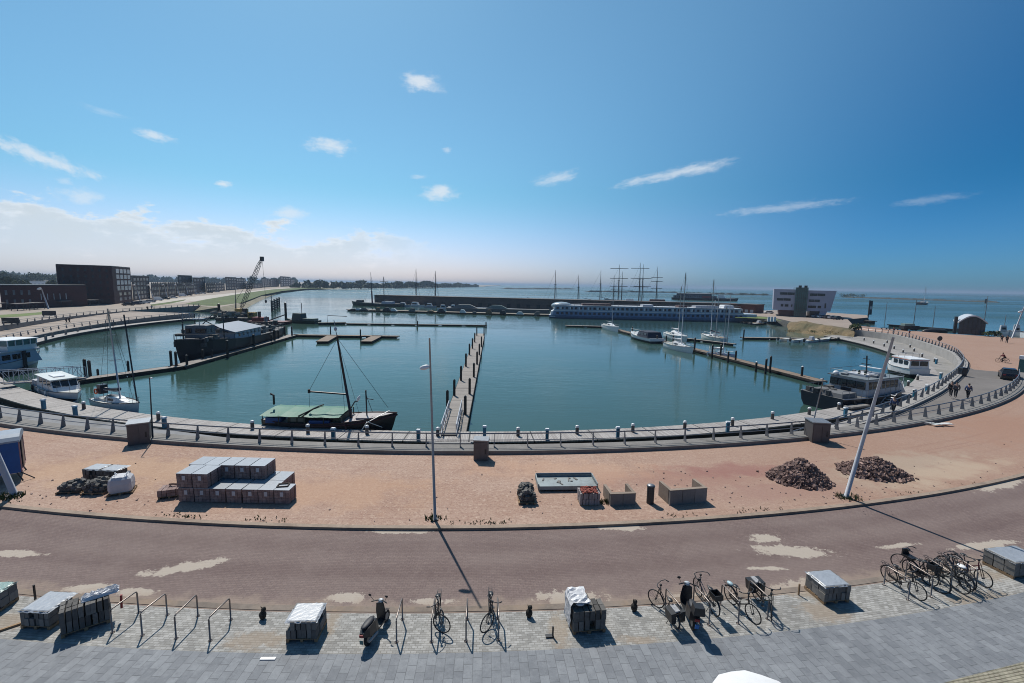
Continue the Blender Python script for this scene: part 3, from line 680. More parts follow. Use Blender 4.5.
# breakwaters far out
def rock_ridge(name, a, b, w, h, n, jag=.35):
    mb = MB(); secs = []; d = (b-a).normalized(); nr = Vector((-d.y, d.x, 0))
    for i in range(n+1):
        p = a.lerp(b, i/n); hh = h*(1+random.uniform(-jag, jag)); ww = w*(1+random.uniform(-.2, .2))
        e = min(1, min(i, n-i)/2+.15)
        secs.append([tuple(p+nr*ww+Vector((0, 0, -.5))), tuple(p+nr*ww*.35+Vector((0, 0, hh*e))), tuple(p-nr*ww*.35+Vector((0, 0, hh*e))), tuple(p-nr*ww+Vector((0, 0, -.5)))])
    mb.loft(secs); o = mb.build(name, STONE_B); fixn(o); return o
tag(rock_ridge('breakwater', G(842, 297.4, WZ), G(999, 302.6, WZ), 4, 2.0, 60), 'long thin stone breakwater on the open water at the right', 'breakwater')
tag(rock_ridge('breakwater', G(501, 289, WZ), G(575, 289.2, WZ), 10, 3.4, 30), 'low stone breakwater on the open water left of the tall ships', 'breakwater')
tag(rock_ridge('breakwater', G(584, 291.8, WZ), G(680, 292.8, WZ), 5, 2.6, 30), 'stone breakwater seen behind the masts of the tall ships', 'breakwater')
tag(rock_ridge('breakwater', G(684, 293.8, WZ), G(772, 295.4, WZ), 7, 3, 30), 'stone breakwater with low shrubs between the far cruise ship and the office building', 'breakwater')
# ================================================================== foreground and plaza things
def lean_tip(px, py, base):
    """tip of a leaning pole: where the view ray meets the upright plane through the base that holds the sun"""
    d = ray(px, py); n = Vector((math.cos(SUN_AZ), -math.sin(SUN_AZ), 0))
    t = n.dot(Vector((base.x, base.y, 0)))/n.dot(d)
    return Vector((d.x*t, d.y*t, CH+d.z*t))
def tip_at_depth(px, py, y):
    d = ray(px, py); t = y/d.y
    return Vector((d.x*t, y, CH+d.z*t))
def lamp(label, base, tip, r=.1, head=.85, hside=-1, hsize=.42, m=STEEL, group=None, z0=0.0, tuft=False):
    t = thing('street_lamp', label, 'street lamp', (base.x, base.y, z0), 0, group)
    v = Vector((tip.x-base.x, tip.y-base.y, tip.z-z0))
    MB().tube([(0,0,0), v*.5, v], r, 8, r*.5).build('pole', m, t, smooth=True)
    MB().cyl(0, 0, 0, .06, r*2.2, n=12).build('base_plate', STEEL_D, t)
    if head:
        c = v*head+Vector((hside*hsize*.75, 0, 0))
        MB().ell(c, hsize*.75, hsize*.3, hsize*.34, 14, 8, (0, R(14)*hside, 0)).build('lamp_head', WHITE, t, smooth=True)
        MB().tube([v*head, c], r*.4, 6).build('arm', m, t)
    return t
b = G(435, 520); lamp('tall slim grey lamp post with white head standing at the kerb in the middle', b, tip_at_depth(429.5, 338, b.y), .08, .845, -1, .36, mat('lamp_grey_paint', C255(178, 174, 170), .6, .08))
b = G(846, 497); lamp('long white leaning lamp pole rising from weeds between the two rubble heaps', b, lean_tip(893.5, 337, b), .12, 0, m=GREYW)
b = G(14.5, 495); lamp('thick white leaning pole at the left edge by the blue site hut', b, b+(lean_tip(0, 462, b)-b)*4.4, .16, 0, m=GREYW)
b = G(153, 441); lamp('thin dark lamp post beside the left metal cabinet on the quay rim', b, tip_at_depth(149.5, 377, b.y), .06, .985, 1, .16, STEEL_D)
b = G(819.5, 441, .0); lamp('thin lamp post behind the right metal cabinet on the quay rim', Vector((b.x+.1, b.y+1.3, 0)), tip_at_depth(823.5, 378, b.y+1.3), .06, .985, -1, .16, STEEL)
b = G(1012, 338); lamp('leaning white lamp pole by the moored boats at the right edge', b, tip_at_depth(1031, 290, b.y), .18, .55, -1, .8, GREYW)
for i, (bx, by, tx, ty) in enumerate([(48.5, 309, 41.5, 288.5), (122.5, 303, 119, 290.5), (140.3, 301.4, 135.2, 285), (153.6, 299.5, 149, 285), (167.4, 298, 164, 284.6), (179.6, 296.6, 176.2, 284.6), (188.2, 295.4, 185, 284.2), (196.4, 294.5, 193.6, 284.4)]):
    b = G(bx, by); lamp('pale leaning lamp post on the left road, %s from the left' % ORD[i], b, tip_at_depth(tx, ty, b.y), .28, .98, -1, 1.2, GREYW, 'leaning lamp posts along the left road')
def weeds(base, r, n, label):
    mb = MB()
    for k in range(n):
        a = random.uniform(0, 6.28); q = r*random.random()**.6; x, y = q*math.cos(a)*1.6, q*math.sin(a); h = random.uniform(.08, .3)
        mb.add([(x-.03, y, 0), (x+.03, y+.02, 0), (x+random.uniform(-.12, .12), y+random.uniform(-.1, .1), h)], [(0, 1, 2)])
        mb.add([(x, y-.03, 0), (x+.02, y+.03, 0), (x+random.uniform(-.12, .12), y+random.uniform(-.1, .1), h)], [(0, 1, 2)])
    o = mb.build('weed_tuft', LEAF2, None, base); tag(o, label, 'weeds')
weeds(G(435, 519), .35, 40, 'green weed tuft round the foot of the middle lamp post')
weeds(G(849, 498), .5, 90, 'green weed tuft round the foot of the long leaning white pole')
weeds(G(8, 497), .5, 90, 'green weed patch round the foot of the thick white pole at the left')
weeds(G(607.5, 503), .3, 60, 'green weed clump against the shorter concrete bench')
# ------------------------------------------------------------------ metal cabinets on the rim
def front(pl, pr, deg):
    a = G(*pl); d = Vector((math.cos(R(deg)), math.sin(R(deg)), 0)); r = ray(pr, pl[1]); n = Vector((r.y, -r.x, 0))
    return a, (n.dot(-a))/n.dot(d)
def cabinet(pxl, pxr, hpx_top, label, deg=None, hw=1.3):
    a = G(*pxl); b_ = G(*pxr)
    if deg is not None: a, L_ = front(pxl, pxr[0], deg); b_ = a+Vector((math.cos(R(deg)), math.sin(R(deg)), 0))*L_
    b_ = b_; w = (b_-a).length; rz = ang(a, b_); c = (a+b_)/2
    up = tip_at_depth(pxl[0], hpx_top, a.y).z
    t = thing('metal_cabinet', label, 'cabinet', (c.x, c.y, 0), rz)
    MB().box(-w/2, w/2, 0, hw, .03, up).build('body', mat('brown_grey_metal', C255(100, 94, 94), .55, .15, 1.5, metal=.2), t)
    MB().box(-w/2-.05, w/2+.05, -.05, hw+.05, up, up+.07).build('roof', STEEL, t)
    MB().box(-w*.44, w*.02, -.02, .0, .12, up-.1).build('door', mat('brown_grey_metal', C255(100, 94, 94)), t)
    MB().box(w*.05, w*.44, -.02, .0, .12, up-.1).build('door', mat('brown_grey_metal', C255(100, 94, 94)), t)
    MB().box(w*.3, w*.38, -.05, -.02, up*.35, up*.6).build('handle', BLACK, t)
    MB().box(-w/2+.05, w/2-.05, .05, hw-.05, -.05, .03).build('plinth', CONC_D, t)
cabinet((128, 446.5), (150.5, 446.8), 425.5, 'brown grey metal cabinet with flat roof on the plaza edge at the left', 33)
cabinet((473.5, 460.5), (487.5, 461), 441, 'small brown metal cabinet on the plaza edge by the long jetty', hw=.8)
cabinet((811.5, 442.5), (829, 443.5), 423, 'brown grey metal cabinet on the plaza edge by the patrol boat')
# ------------------------------------------------------------------ blue site hut
a = G(-62, 474); b = G(29, 482)
t = thing('site_hut', 'blue site hut on legs with rounded roof at the left edge of the plaza', 'site hut', tuple(G(22.5, 481)), R(43))
_prof = [(-.0, .55), (0, 2.55), (-.06, 2.75), (-.22, 2.9), (-2.2, 3.0), (-4.2, 2.9), (-4.4, 2.7), (-4.4, .55)]
mb = MB(); mb.xprism([(-4.6, .55), (0, .55), (0, 2.45), (-4.6, 2.45)], 0, 2.2); mb.build('body', BLUE, t)
mb = MB(); secs = []
for x in (-4.7, .08): secs.append([(x, y, z) for y, z in [(-.08, 2.4), (-.08, 2.5), (.12, 2.68), (.5, 2.8), (1.1, 2.86), (1.7, 2.8), (2.08, 2.68), (2.28, 2.5), (2.28, 2.4)]])
o = mb.loft(secs, close=True).build('roof', mat('grey_roof_sheet', C255(150, 162, 176), .5, .15, 1), t); fixn(o)
mb = MB(); mb.box(.0, .05, .02, .1, .55, 2.45); mb.box(.0, .05, 2.1, 2.18, .55, 2.45); mb.box(0, .05, .02, 2.18, .55, .62); mb.build('end_trim', mat('pink_grey_trim', C255(176, 130, 130), .6, .1), t)
for (x, y) in ((-.2, .1), (-.2, 2.1), (-4.3, .1), (-4.3, 2.1)): MB().tube([(x, y, .6), (x+.22, y, 0)], .04, 6).build('leg', STEEL_D, t)
MB().box(.05, .07, .7, 1.5, .65, 2.3).build('door', NAVY, t)
MB().tube([(-.1, .1, .6), (.5, .1, .02)], .03, 6).build('drawbar', STEEL_D, t)
for k in range(5): MB().box(-2.9+k*.34, -2.9+k*.34+.24, -.012, -.002, 1.86, 1.9+.03*(k % 2)).build('lettering', mat('faded_letter_paint', C255(92, 120, 170)), t)
MB().box(-2.9, -1.2, -.012, -.002, 1.72, 1.735).build('lettering', MATS['faded_letter_paint'], t)
# ------------------------------------------------------------------ packs of paving
def pallet(root, w, d, z=0.0):
    mb = MB()
    for k in range(5): mb.box(-w/2, w/2, -d/2+k*(d-.1)/4, -d/2+k*(d-.1)/4+.1, z+.10, z+.125)
    for x in (-w/2, -.05, w/2-.1): mb.box(x, x+.1, -d/2, d/2, z, z+.098)
    return mb.build('pallet', WOODL, root)
def paver_stack(name, label, cat, loc, rz, w, d, h, m, top=None, nx=6, ny=3, gaps=.04, drop=.12, group=None, bands=True, topm=None):
    """blocks standing upright in columns on a pallet; irregular heights, some missing; foil sheet on top"""
    t = thing(name, label, cat, loc, rz, group)
    pallet(t, w*.98, d*.98)
    mb = MB(); cw, cd = w/nx, d/ny
    for i in range(nx):
        for j in range(ny):
            edge = i in (0, nx-1) or j in (0, ny-1)
            lay = 2; lh = (h-.13)/lay
            for k in range(lay):
                if edge and random.random() < drop: continue
                jx, jy = random.uniform(-.02, .02), random.uniform(-.02, .02)
                x = -w/2+i*cw; y = -d/2+j*cd
                mb.box(x+gaps*.4+jx, x+cw-gaps*.4+jx, y+gaps*.3+jy, y+cd-gaps*.3+jy, .13+k*lh+.004, .13+(k+1)*lh-.006)
    mb.build('block_stack', m, t)
    if top is not None:
        mb = MB(); N = 12; jag = .004
        vs = []
        for j in range(N+1):
            for i in range(N+1):
                x = -w/2-.015+(w+.03)*i/N; y = -d/2-.015+(d+.03)*j/N
                e = i in (0, N) or j in (0, N)
                vs.append((x+(random.uniform(-.008, .008) if e else 0), y+(random.uniform(-.008, .008) if e else 0), h+.012+random.uniform(-jag, jag)-(.05+random.uniform(-.015, .015) if e else 0)))
        mb.add(vs, [(j*(N+1)+i, j*(N+1)+i+1, (j+1)*(N+1)+i+1, (j+1)*(N+1)+i) for j in range(N) for i in range(N)])
        mb.build('foil_cover', top, t)
    return t
def stack_at(A, B, D=None, side=1, h=.9, depth=1.1, w=None, **k):
    """A,B: ends of the near bottom edge in pixels; depth goes away from the camera"""
    a = G(*A, RZ_+.01); b = G(*B, RZ_+.01); rz = ang(a, b); W_ = w or (b-a).length
    c = (a+b)/2+Vector((-math.sin(rz), math.cos(rz), 0))*depth/2
    return paver_stack(loc=tuple(c), rz=rz, w=W_, d=depth, h=h, **k)
stack_at((-34, 619), (-9, 618.5), h=.74, depth=1.0, name='paver_pallet', label='pallet of grey pavers cut off by the left edge of the photo', cat='paving pallet', m=PAVER, top=mat('green_grey_foil', C255(150, 176, 168), .3, .1, 2, bump=.03), group='pallets of pavers on the sett strip')
stack_at((20, 629), (50, 630.5), h=.68, depth=1.05, name='paver_pallet', label='pallet of grey pavers under smooth foil left of the uncovered stack', cat='paving pallet', m=PAVER, top=FOIL, group='pallets of pavers on the sett strip')
t = stack_at((60.5, 639.5), (111, 622.5), h=.93, depth=.72, name='paver_pallet', label='uncovered long stack of dark pavers with crumpled foil on its back', cat='paving pallet', m=PAVER_D, nx=8, ny=3, drop=0, group='pallets of pavers on the sett strip')
mb = MB(); N = 14; vs = []
for j in range(N+1):
    for i in range(N+1):
        x, y = -.1+1.0*i/N, -.14+.48*j/N; e = min(i, N-i, j, N-j)
        vs.append((x+random.uniform(-.03, .03), y, 0.935+(0 if e == 0 else random.uniform(.02, .14))))
mb.add(vs, [(j*(N+1)+i, j*(N+1)+i+1, (j+1)*(N+1)+i+1, (j+1)*(N+1)+i) for j in range(N) for i in range(N)]); mb.build('foil_cover', FOILW, t)
MB().tube([(.95, -.33, .4), (.97, -.34, .9)], .04).build('red_tag', RED, t)
stack_at((285.5, 643), (317.5, 642.3), h=.76, depth=.95, name='paver_pallet', label='pallet of grey pavers with white foil top left of the scooter', cat='paving pallet', m=PAVER, top=mat('white_foil', C255(172, 176, 182), .4, .1, 3, bump=.015), group='pallets of pavers on the sett strip')
t = stack_at((573, 635.5), (606, 632.5), h=.86, depth=.95, name='paver_pallet', label='open stack of dark pavers with torn white plastic at its left', cat='paving pallet', m=PAVER_D, group='pallets of pavers on the sett strip')
mb = MB(); N = 10; vs = []
for j in range(N+1):
    for i in range(N+1):
        u, v = i/N, j/N; x = -.66+.34*max(0, u-.55)/.45*2; z = .1+.95*min(1, u/.55)+(random.uniform(0, .09) if u > .5 else random.uniform(-.01, .01)); y = -.3+.8*v
        vs.append((x+random.uniform(-.02, .02), y, z))
mb.add(vs, [(j*(N+1)+i, j*(N+1)+i+1, (j+1)*(N+1)+i+1, (j+1)*(N+1)+i) for j in range(N) for i in range(N)]); mb.build('torn_plastic', FOILW, t)
mb = MB()
for (x, y) in ((-.3, -.2), (-.05, -.12), (-.2, .0)): mb.ell((x, y, .98), .17, .12, .06, 9, 5)
mb.build('plastic_scrap', FOILW, t)
stack_at((823.5, 605), (849.5, 602.6), h=.74, depth=1.0, name='paver_pallet', label='pallet of grey pavers with grey foil top between the leaning bicycles and the bicycle crowd', cat='paving pallet', m=PAVER, top=FOIL, group='pallets of pavers on the sett strip')
stack_at((1013, 579.5), (1046, 576), h=.74, depth=1.15, name='paver_pallet', label='pallet of grey pavers with pale foil at the right edge of the photo', cat='paving pallet', m=PAVER, top=FOIL, group='pallets of pavers on the sett strip')
# banded packs of red brown brick, piled two high
def brick_pack_proto():
    t = thing('brick_pack', 'x', 'brick pack')
    mb = MB(); nx, ny, nz = 4, 6, 5; w, d, h = PW, PD, PH
    for i in range(nx):
        for k in range(nz):
            x = -w/2+i*w/nx; z = .02+k*(h-.02)/nz
            mb.box(x+.006, x+w/nx-.006, -d/2+random.uniform(0, .012), d/2-random.uniform(0, .012), z+.005, z+(h-.02)/nz-.005)
    mb.build('bricks', BRICKP, t)
    MB().box(-w/2-.004, w/2+.004, -d/2-.008, d/2+.008, h-.0, h+.018).build('foil_cover', FOIL, t)
    mb = MB()
    for y in (-d*.25, d*.25): mb.box(-w/2-.008, w/2+.008, y-.02, y+.02, .0, h-.004)
    mb.build('strap', BLACK, t)
    MB().box(-.09, .09, -d/2-.016, -d/2-.004, h*.55, h*.86).build('paper_label', GREYW, t)
    return t
A = G(178.5, 502); B = G(290, 504.6); PW = (B-A).length/7-.05; PD = 1.18; PH = .78
rz = ang(A, B); ux = Vector((math.cos(rz), math.sin(rz), 0)); uy = Vector((-math.sin(rz), math.cos(rz), 0))
proto = brick_pack_proto(); first = True
def put_pack(i, row, lvl, label, dx=0):
    global first
    o = proto if first else copy_tree(proto); first = False
    p = A+ux*((i+.5)*(PW+.05)+dx+random.uniform(-.015, .015))+uy*(PD/2+row*(PD+.06))
    o.location = (p.x, p.y, .01+lvl*(PH+.03)); o.rotation_euler = (0, 0, rz+random.uniform(-.012, .012))
    tag(o, label, 'brick pack', 'banded packs of red brown bricks on the plaza'); return o
for i in range(7): put_pack(i, 0, 0, ('red brown brick pack in the lower front row, %s from the left' % ORD[i]) if i < 6 else 'lower front brick pack at the right end with a wooden frame on top')
_l = [o for o in COL.objects if o.name.startswith('brick_pack') and o.get('label', '').startswith('lower front brick')][0]; _l.scale = (1, .68, 1); _l.location = _l.location-uy*.18
for i in range(6): put_pack(i, 1, 0, 'red brown brick pack in the lower back row, %s from the left' % ORD[i])
for i in range(2): put_pack(i, 0, 1, 'upper brick pack at the front left of the pile, %s from the left' % ORD[i], -.05)
for i in range(5): put_pack(i, 1, 1, 'upper brick pack in the back row of the pile, %s from the left' % ORD[i], -.25)
c = A+ux*(6.45*(PW+.03))+uy*.55
mb = MB()
for (x0, x1, y0, y1) in ((-.3, .3, -.22, -.16), (-.3, .3, .16, .22), (-.3, -.24, -.16, .16), (.24, .3, -.16, .16)): mb.box(x0, x1, y0, y1, 0, .05)
tag(mb.build('empty_crate_lid', WOODP, None, (c.x, c.y, PH+.04), rz+.2), 'small dark wooden crate lid lying on the right end of the brick packs', 'crate lid')
a = G(155, 500); b = G(178, 497.5)
t = paver_stack('brick_pack', 'low separate pack of reddish bricks left of the big brick pile', 'brick pack', tuple((a+b)/2+Vector((0, .4, 0))), ang(a, b), (b-a).length, .8, .5, BRICKP, None, 5, 2, .02, 0)
c = (a+b)/2+Vector((.35, .5, .53))
tag(MB().tube([(-.6, .1, .03), (-.35, 0, .1), (-.15, .12, .04), (.3, .1, .04), (.7, .12, .05)], .05, 6).build('bent_pipe', RUSTY, None, tuple(c)), 'bent rusty pipe lying on the low brick pack', 'pipe')
# grey packs with white foil and the loose cobbles in front of them
t = stack_at((83, 482), (99.5, 483), h=.8, depth=.9, name='paver_pallet', label='grey paver pack under white foil, left of two on the plaza', cat='paving pallet', m=PAVER_D, top=mat('white_foil', C255(206, 210, 214)), nx=5)
t = stack_at((100.5, 483), (118, 484), h=.8, depth=.9, name='paver_pallet', label='grey paver pack under white foil, right of two on the plaza', cat='paving pallet', m=PAVER_D, top=mat('white_foil', C255(206, 210, 214)), nx=5)
def loose_stack(label, loc, rz, w, d, h, m, name='cobble_stack', cat='paving pallet', n=60, bs=(.2, .2, .16)):
    t = thing(name, label, cat, loc, rz); pallet(t, w, d)
    mb = MB()
    for k in range(n):
        x = random.uniform(-w/2+.1, w/2-.1); y = random.uniform(-d/2+.1, d/2-.1)
        lim = h*(1-.45*(abs(x)/(w/2))**2)*(1-.35*(abs(y)/(d/2))**2)
        z = .14+random.uniform(0, 1)**.6*(lim-.2)
        mb.cbox((x, y, z), bs, (random.uniform(-.5, .5), random.uniform(-.5, .5), random.uniform(0, 3)))
    mb.box(-w/2+.12, w/2-.12, -d/2+.12, d/2-.12, .13, h*.45)
    mb.build('cobbles', m, t); return t
c = G(68, 494); loose_stack('low loose stack of dark grey cobbles, left of two beside the white bag', (c.x, c.y+.45, 0), .15, 1.3, 1.0, .62, PAVER_D, n=110)
c = G(91.5, 495); loose_stack('higher loose stack of dark grey cobbles beside the white bag', (c.x, c.y+.5, 0), .1, 1.2, 1.1, .8, PAVER_D, n=120)
a = G(105.5, 496); b = G(119.5, 497.5); c = G(117, 494.8)
t = thing('bulk_bag', 'white wrapped bulky bag on a pallet beside the dark cobbles', 'bulk bag', (c.x, c.y+.35, 0), R(28)); pallet(t, 1.15, 1.0)
mb = MB(); secs = []
for (z, s) in ((.13, .94), (.3, 1.02), (.6, 1.0), (.85, .92), (.98, .7)):
    secs.append([(.52*s*math.copysign(min(1, abs(math.cos(a_))*1.35), math.cos(a_))+random.uniform(-.015, .015), .46*s*math.copysign(min(1, abs(math.sin(a_))*1.35), math.sin(a_))+random.uniform(-.015, .015), z+random.uniform(-.02, .02)) for a_ in [2*math.pi*k/20 for k in range(20)]])
o = mb.loft(secs, close=True).build('bag', mat('white_bag_fabric', C255(206, 206, 210), .7, .06, 3, bump=.03, bscale=5), t); fixn(o)
for (x, y) in ((-.35, -.3), (.35, -.3), (-.35, .3), (.35, .3)): MB().tube([(x, y, .9), (x*.9, y*.9, 1.08), (x*.6, y*.6, 1.02)], .03, 5).build('loop', WHITE, t)
# pale tray, stone pallet and red brick pallet in the middle
a = G(539, 491.5); b = G(597, 490.8); rz = ang(a, b); w = (b-a).length; d = (G(540, 480.5)-a).length
t = thing('steel_tray', 'long low pale steel tray lying on the plaza behind the brick pallet', 'steel tray', tuple((a+b)/2+Vector((-.05, d/2, 0))), rz)
LST = mat('pale_painted_steel', C255(142, 152, 154), .6, .22, 1.5, stain=C255(116, 120, 120), stain_amt=.6)
MB().box(-w/2, w/2, -d/2, d/2, .16, .24).build('floor', LST, t)
for (x0, x1, y0, y1, h) in ((-w/2, w/2, d/2, d/2+.06, .42), (-w/2, w/2, -d/2-.06, -d/2, .34), (-w/2-.06, -w/2, -d/2, d/2, .45), (w/2, w/2+.06, -d/2, d/2, .45)): MB().box(x0, x1, y0, y1, .12, h).build('rim', LST, t)
MB().tube([(-w/2, d/2+.03, .42), (w/2, d/2+.03, .42)], .05, 6).build('edge_bar', STEEL, t)
for x in (-w/2+.3, 0, w/2-.3): MB().box(x-.1, x+.1, -d/2+.05, d/2-.05, 0, .16).build('skid', STEEL_D, t)
for k in range(9): MB().cbox((random.uniform(-w/2+.3, w/2-.3), random.uniform(-d/2+.2, d/2-.2), .26), (random.uniform(.1, .4), random.uniform(.06, .2), .04), (0, 0, random.uniform(0, 3))).build('debris', PAVER, t)
c = G(526.5, 505); loose_stack('pallet of loose dark stones with mortar at the left of the pale steel tray', (c.x, c.y+.75, 0), .05, .95, 1.5, .95, PAVER_D, 'stone_pallet', 'stone pallet', 120, (.24, .16, .12))
t = stack_at((580, 507.5), (600, 507), h=.78, depth=.8, name='brick_pallet', label='pallet of grey wrapped bricks with red clay tops in front of the steel tray', cat='brick pallet', m=mat('grey_brick_pack', C255(150, 142, 142), .8, .2, 4), nx=7, ny=4, drop=0)
mb = MB()
for k in range(70): mb.cbox((random.uniform(-.42, .42), random.uniform(-.33, .33), .8+random.uniform(0, .05)), (.2, .1, .06), (random.uniform(-.3, .3), random.uniform(-.3, .3), random.uniform(0, 3)))
mb.build('clay_bricks', BRICKR, t)
def bench(A, B, topy, panels, label):
    a = G(*A); b = G(*B); rz = ang(a, b); w = (b-a).length; h = tip_at_depth(A[0], topy, a.y).z
    t = thing('concrete_bench', label, 'concrete bench', tuple((a+b)/2), rz)
    pw = w/panels
    for k in range(panels): MB().box(-w/2+k*pw+.012, -w/2+(k+1)*pw-.012, 0, .16, 0, h).build('front_panel', CONC_D, t)
    MB().box(-w/2-.01, w/2+.01, -.01, .2, h, h+.03).build('cap', BEIGEC, t)
    for s in (-1, 1):
        x = s*(w/2-.08)
        MB().xprism([(x-.08, 0), (x+.08, 0), (x+.08, h*1.03), (x-.08, h*1.03)], .2, 1.25).build('side_wall', BEIGEC, t)
    MB().box(-w/2+.16, w/2-.16, .2, .65, 0, h*.48).build('seat', BEIGEC, t)
bench((610, 506), (635.5, 505), 494.5, 2, 'shorter concrete bench of two panels left of the litter bin')
bench((669.5, 505.5), (706.5, 502.5), 491, 3, 'longer concrete bench of three panels right of the litter bin')
c = G(650, 503)
t = thing('litter_bin', 'slim dark round litter bin between the two concrete benches', 'litter bin', tuple(c))
MB().cyl(0, 0, 0, .98, .2, .2, 16).build('bin_body', STEEL_D, t, smooth=False); MB().cyl(0, 0, .98, 1.02, .23, .23, 16).build('rim', BLACK, t)
MB().ell((0, 0, 1.02), .22, .22, .09, 16, 6).build('lid', STEEL, t, smooth=True)
# rubble heaps
def heap(label, A, B, top, ry, n, skew=0.0):
    c = G(*A); rx = (G(A[0]+B, A[1])-c).length
    h = tip_at_depth(A[0], top, c.y).z*.76
    mb = MB()
    base = []
    def hh(u, v): 
        r = math.hypot(u-skew*.4, v); return max(0, 1-r**1.35)*(1+.10*math.sin(7*u+3*v)+.07*math.sin(13*v-5*u))
    N = 20; vs = []
    for j in range(N+1):
        for i in range(N+1):
            u, v = -1+2*i/N, -1+2*j/N; vs.append((u*rx*.97, v*ry*.97, h*hh(u, v)*.94-.02))
    mb.add(vs, [(j*(N+1)+i, j*(N+1)+i+1, (j+1)*(N+1)+i+1, (j+1)*(N+1)+i) for j in range(N) for i in range(N)])
    for k in range(n):
        a_ = random.uniform(0, 6.283); q = random.random()**.5*1.12; u, v = q*math.cos(a_), q*math.sin(a_)
        if q > .93 and random.random() < .55: continue
        mb.cbox((u*rx+random.uniform(-.05, .05), v*ry, h*hh(u, v)+.03), (random.uniform(.2, .4), random.uniform(.13, .22), random.uniform(.08, .15)), (random.uniform(-.9, .9), random.uniform(-.9, .9), random.uniform(0, 3)))
    for k in range(14): mb.cbox((random.uniform(-1.25, 1.2)*rx, random.uniform(-.9, 1.0)*ry, .04), (.18, .1, .08), (0, 0, random.uniform(0, 3)))
    tag(mb.build('rubble_heap', RUBBLE, None, tuple(c)), label, 'rubble heap')
heap('larger rounded heap of brown broken bricks left of the leaning white pole', (799, 479), 25.5, 456.5, 1.4, 1100)
heap('flatter heap of brown broken bricks behind the leaning white pole', (874, 472.5), 28, 456, 1.4, 1000, -.1)
# pale scrap lying on the plaza at the right, near the rim
c = G(930, 424); mb = MB()
for k in range(9): mb.cbox((random.uniform(-1.5, 1.6), random.uniform(-.5, .4), .05+.02*k), (random.uniform(.7, 1.8), random.uniform(.1, .35), .05), (random.uniform(-.06, .06), random.uniform(-.06, .06), random.uniform(-.5, .4)))
tag(mb.build('scrap_boards', CREAM, None, tuple(c), -.1), 'pale boards and scrap dumped on the plaza beside the rim', 'scrap')
# ------------------------------------------------------------------ bicycle racks
def hoop(near, far, label):
    a = G(*near, RZ_); b = G(*far, RZ_); L = (b-a).length; rz = ang(a, b); h = .85; r = .08
    mb = MB(); pts = [(0, 0, 0), (0, 0, h-r), (r*.3, 0, h-r*.3), (r, 0, h), (L-r, 0, h), (L-r*.3, 0, h-r*.3), (L, 0, h-r), (L, 0, 0)]
    mb.tube(pts, .026, 8); mb.cyl(0, 0, 0, .012, .07); mb.cyl(L, 0, 0, .012, .07)
    tag(mb.build('bicycle_stand', mat('brushed_stand_steel', C255(142, 132, 126), .4, .2, 4, metal=.7), None, (a.x, a.y, RZ_), rz, smooth=True), label, 'bicycle stand', 'steel hoop bicycle stands on the sett strip')
HOOPS = [((112.5, 632.6), (138.7, 612.7), 'empty steel hoop stand right beside the uncovered paver stack'), ((142.3, 635.5), (167.3, 615), 'second empty steel hoop stand from the left'), ((176.2, 638.5), (198, 616.2), 'third empty steel hoop stand from the left'), ((210.2, 640.9), (230.8, 619.8), 'fourth empty steel hoop stand from the left, nearest the white foil pallet'),
         ((396.6, 642.1), (402.4, 619.3), 'empty steel hoop stand right of the scooter'), ((431.5, 642), (435, 619.3), 'steel hoop stand with one bicycle right of the scooter'), ((466, 641.2), (467.4, 619.3), 'empty steel hoop stand between the two single bicycles'), ((498.5, 639.8), (497.3, 618.4), 'steel hoop stand at the foot of the lamp post shadow'),
         ((679.5, 628.6), (664.9, 608.8), 'steel hoop stand beside the bicycle with panniers'), ((708.8, 624.9), (693, 605), 'steel hoop stand between the dark moped and the crate bicycle'), ((738.1, 623.5), (720.6, 604.4), 'steel hoop stand of the bicycle with a pale saddle bag'), ((767.4, 619), (748.1, 600), 'steel hoop stand of the bicycle with turned handlebar'),
         ((908, 599.9), (883.8, 584.8), 'leftmost steel hoop stand of the bicycle crowd'), ((930.5, 596.9), (904.9, 580.3), 'second steel hoop stand of the bicycle crowd'), ((949.7, 593), (926.4, 577.3), 'third steel hoop stand of the bicycle crowd'), ((975.3, 590), (952, 573.6), 'rightmost steel hoop stand of the bicycle crowd')]
for n_, f_, l_ in HOOPS: hoop(n_, f_, l_)
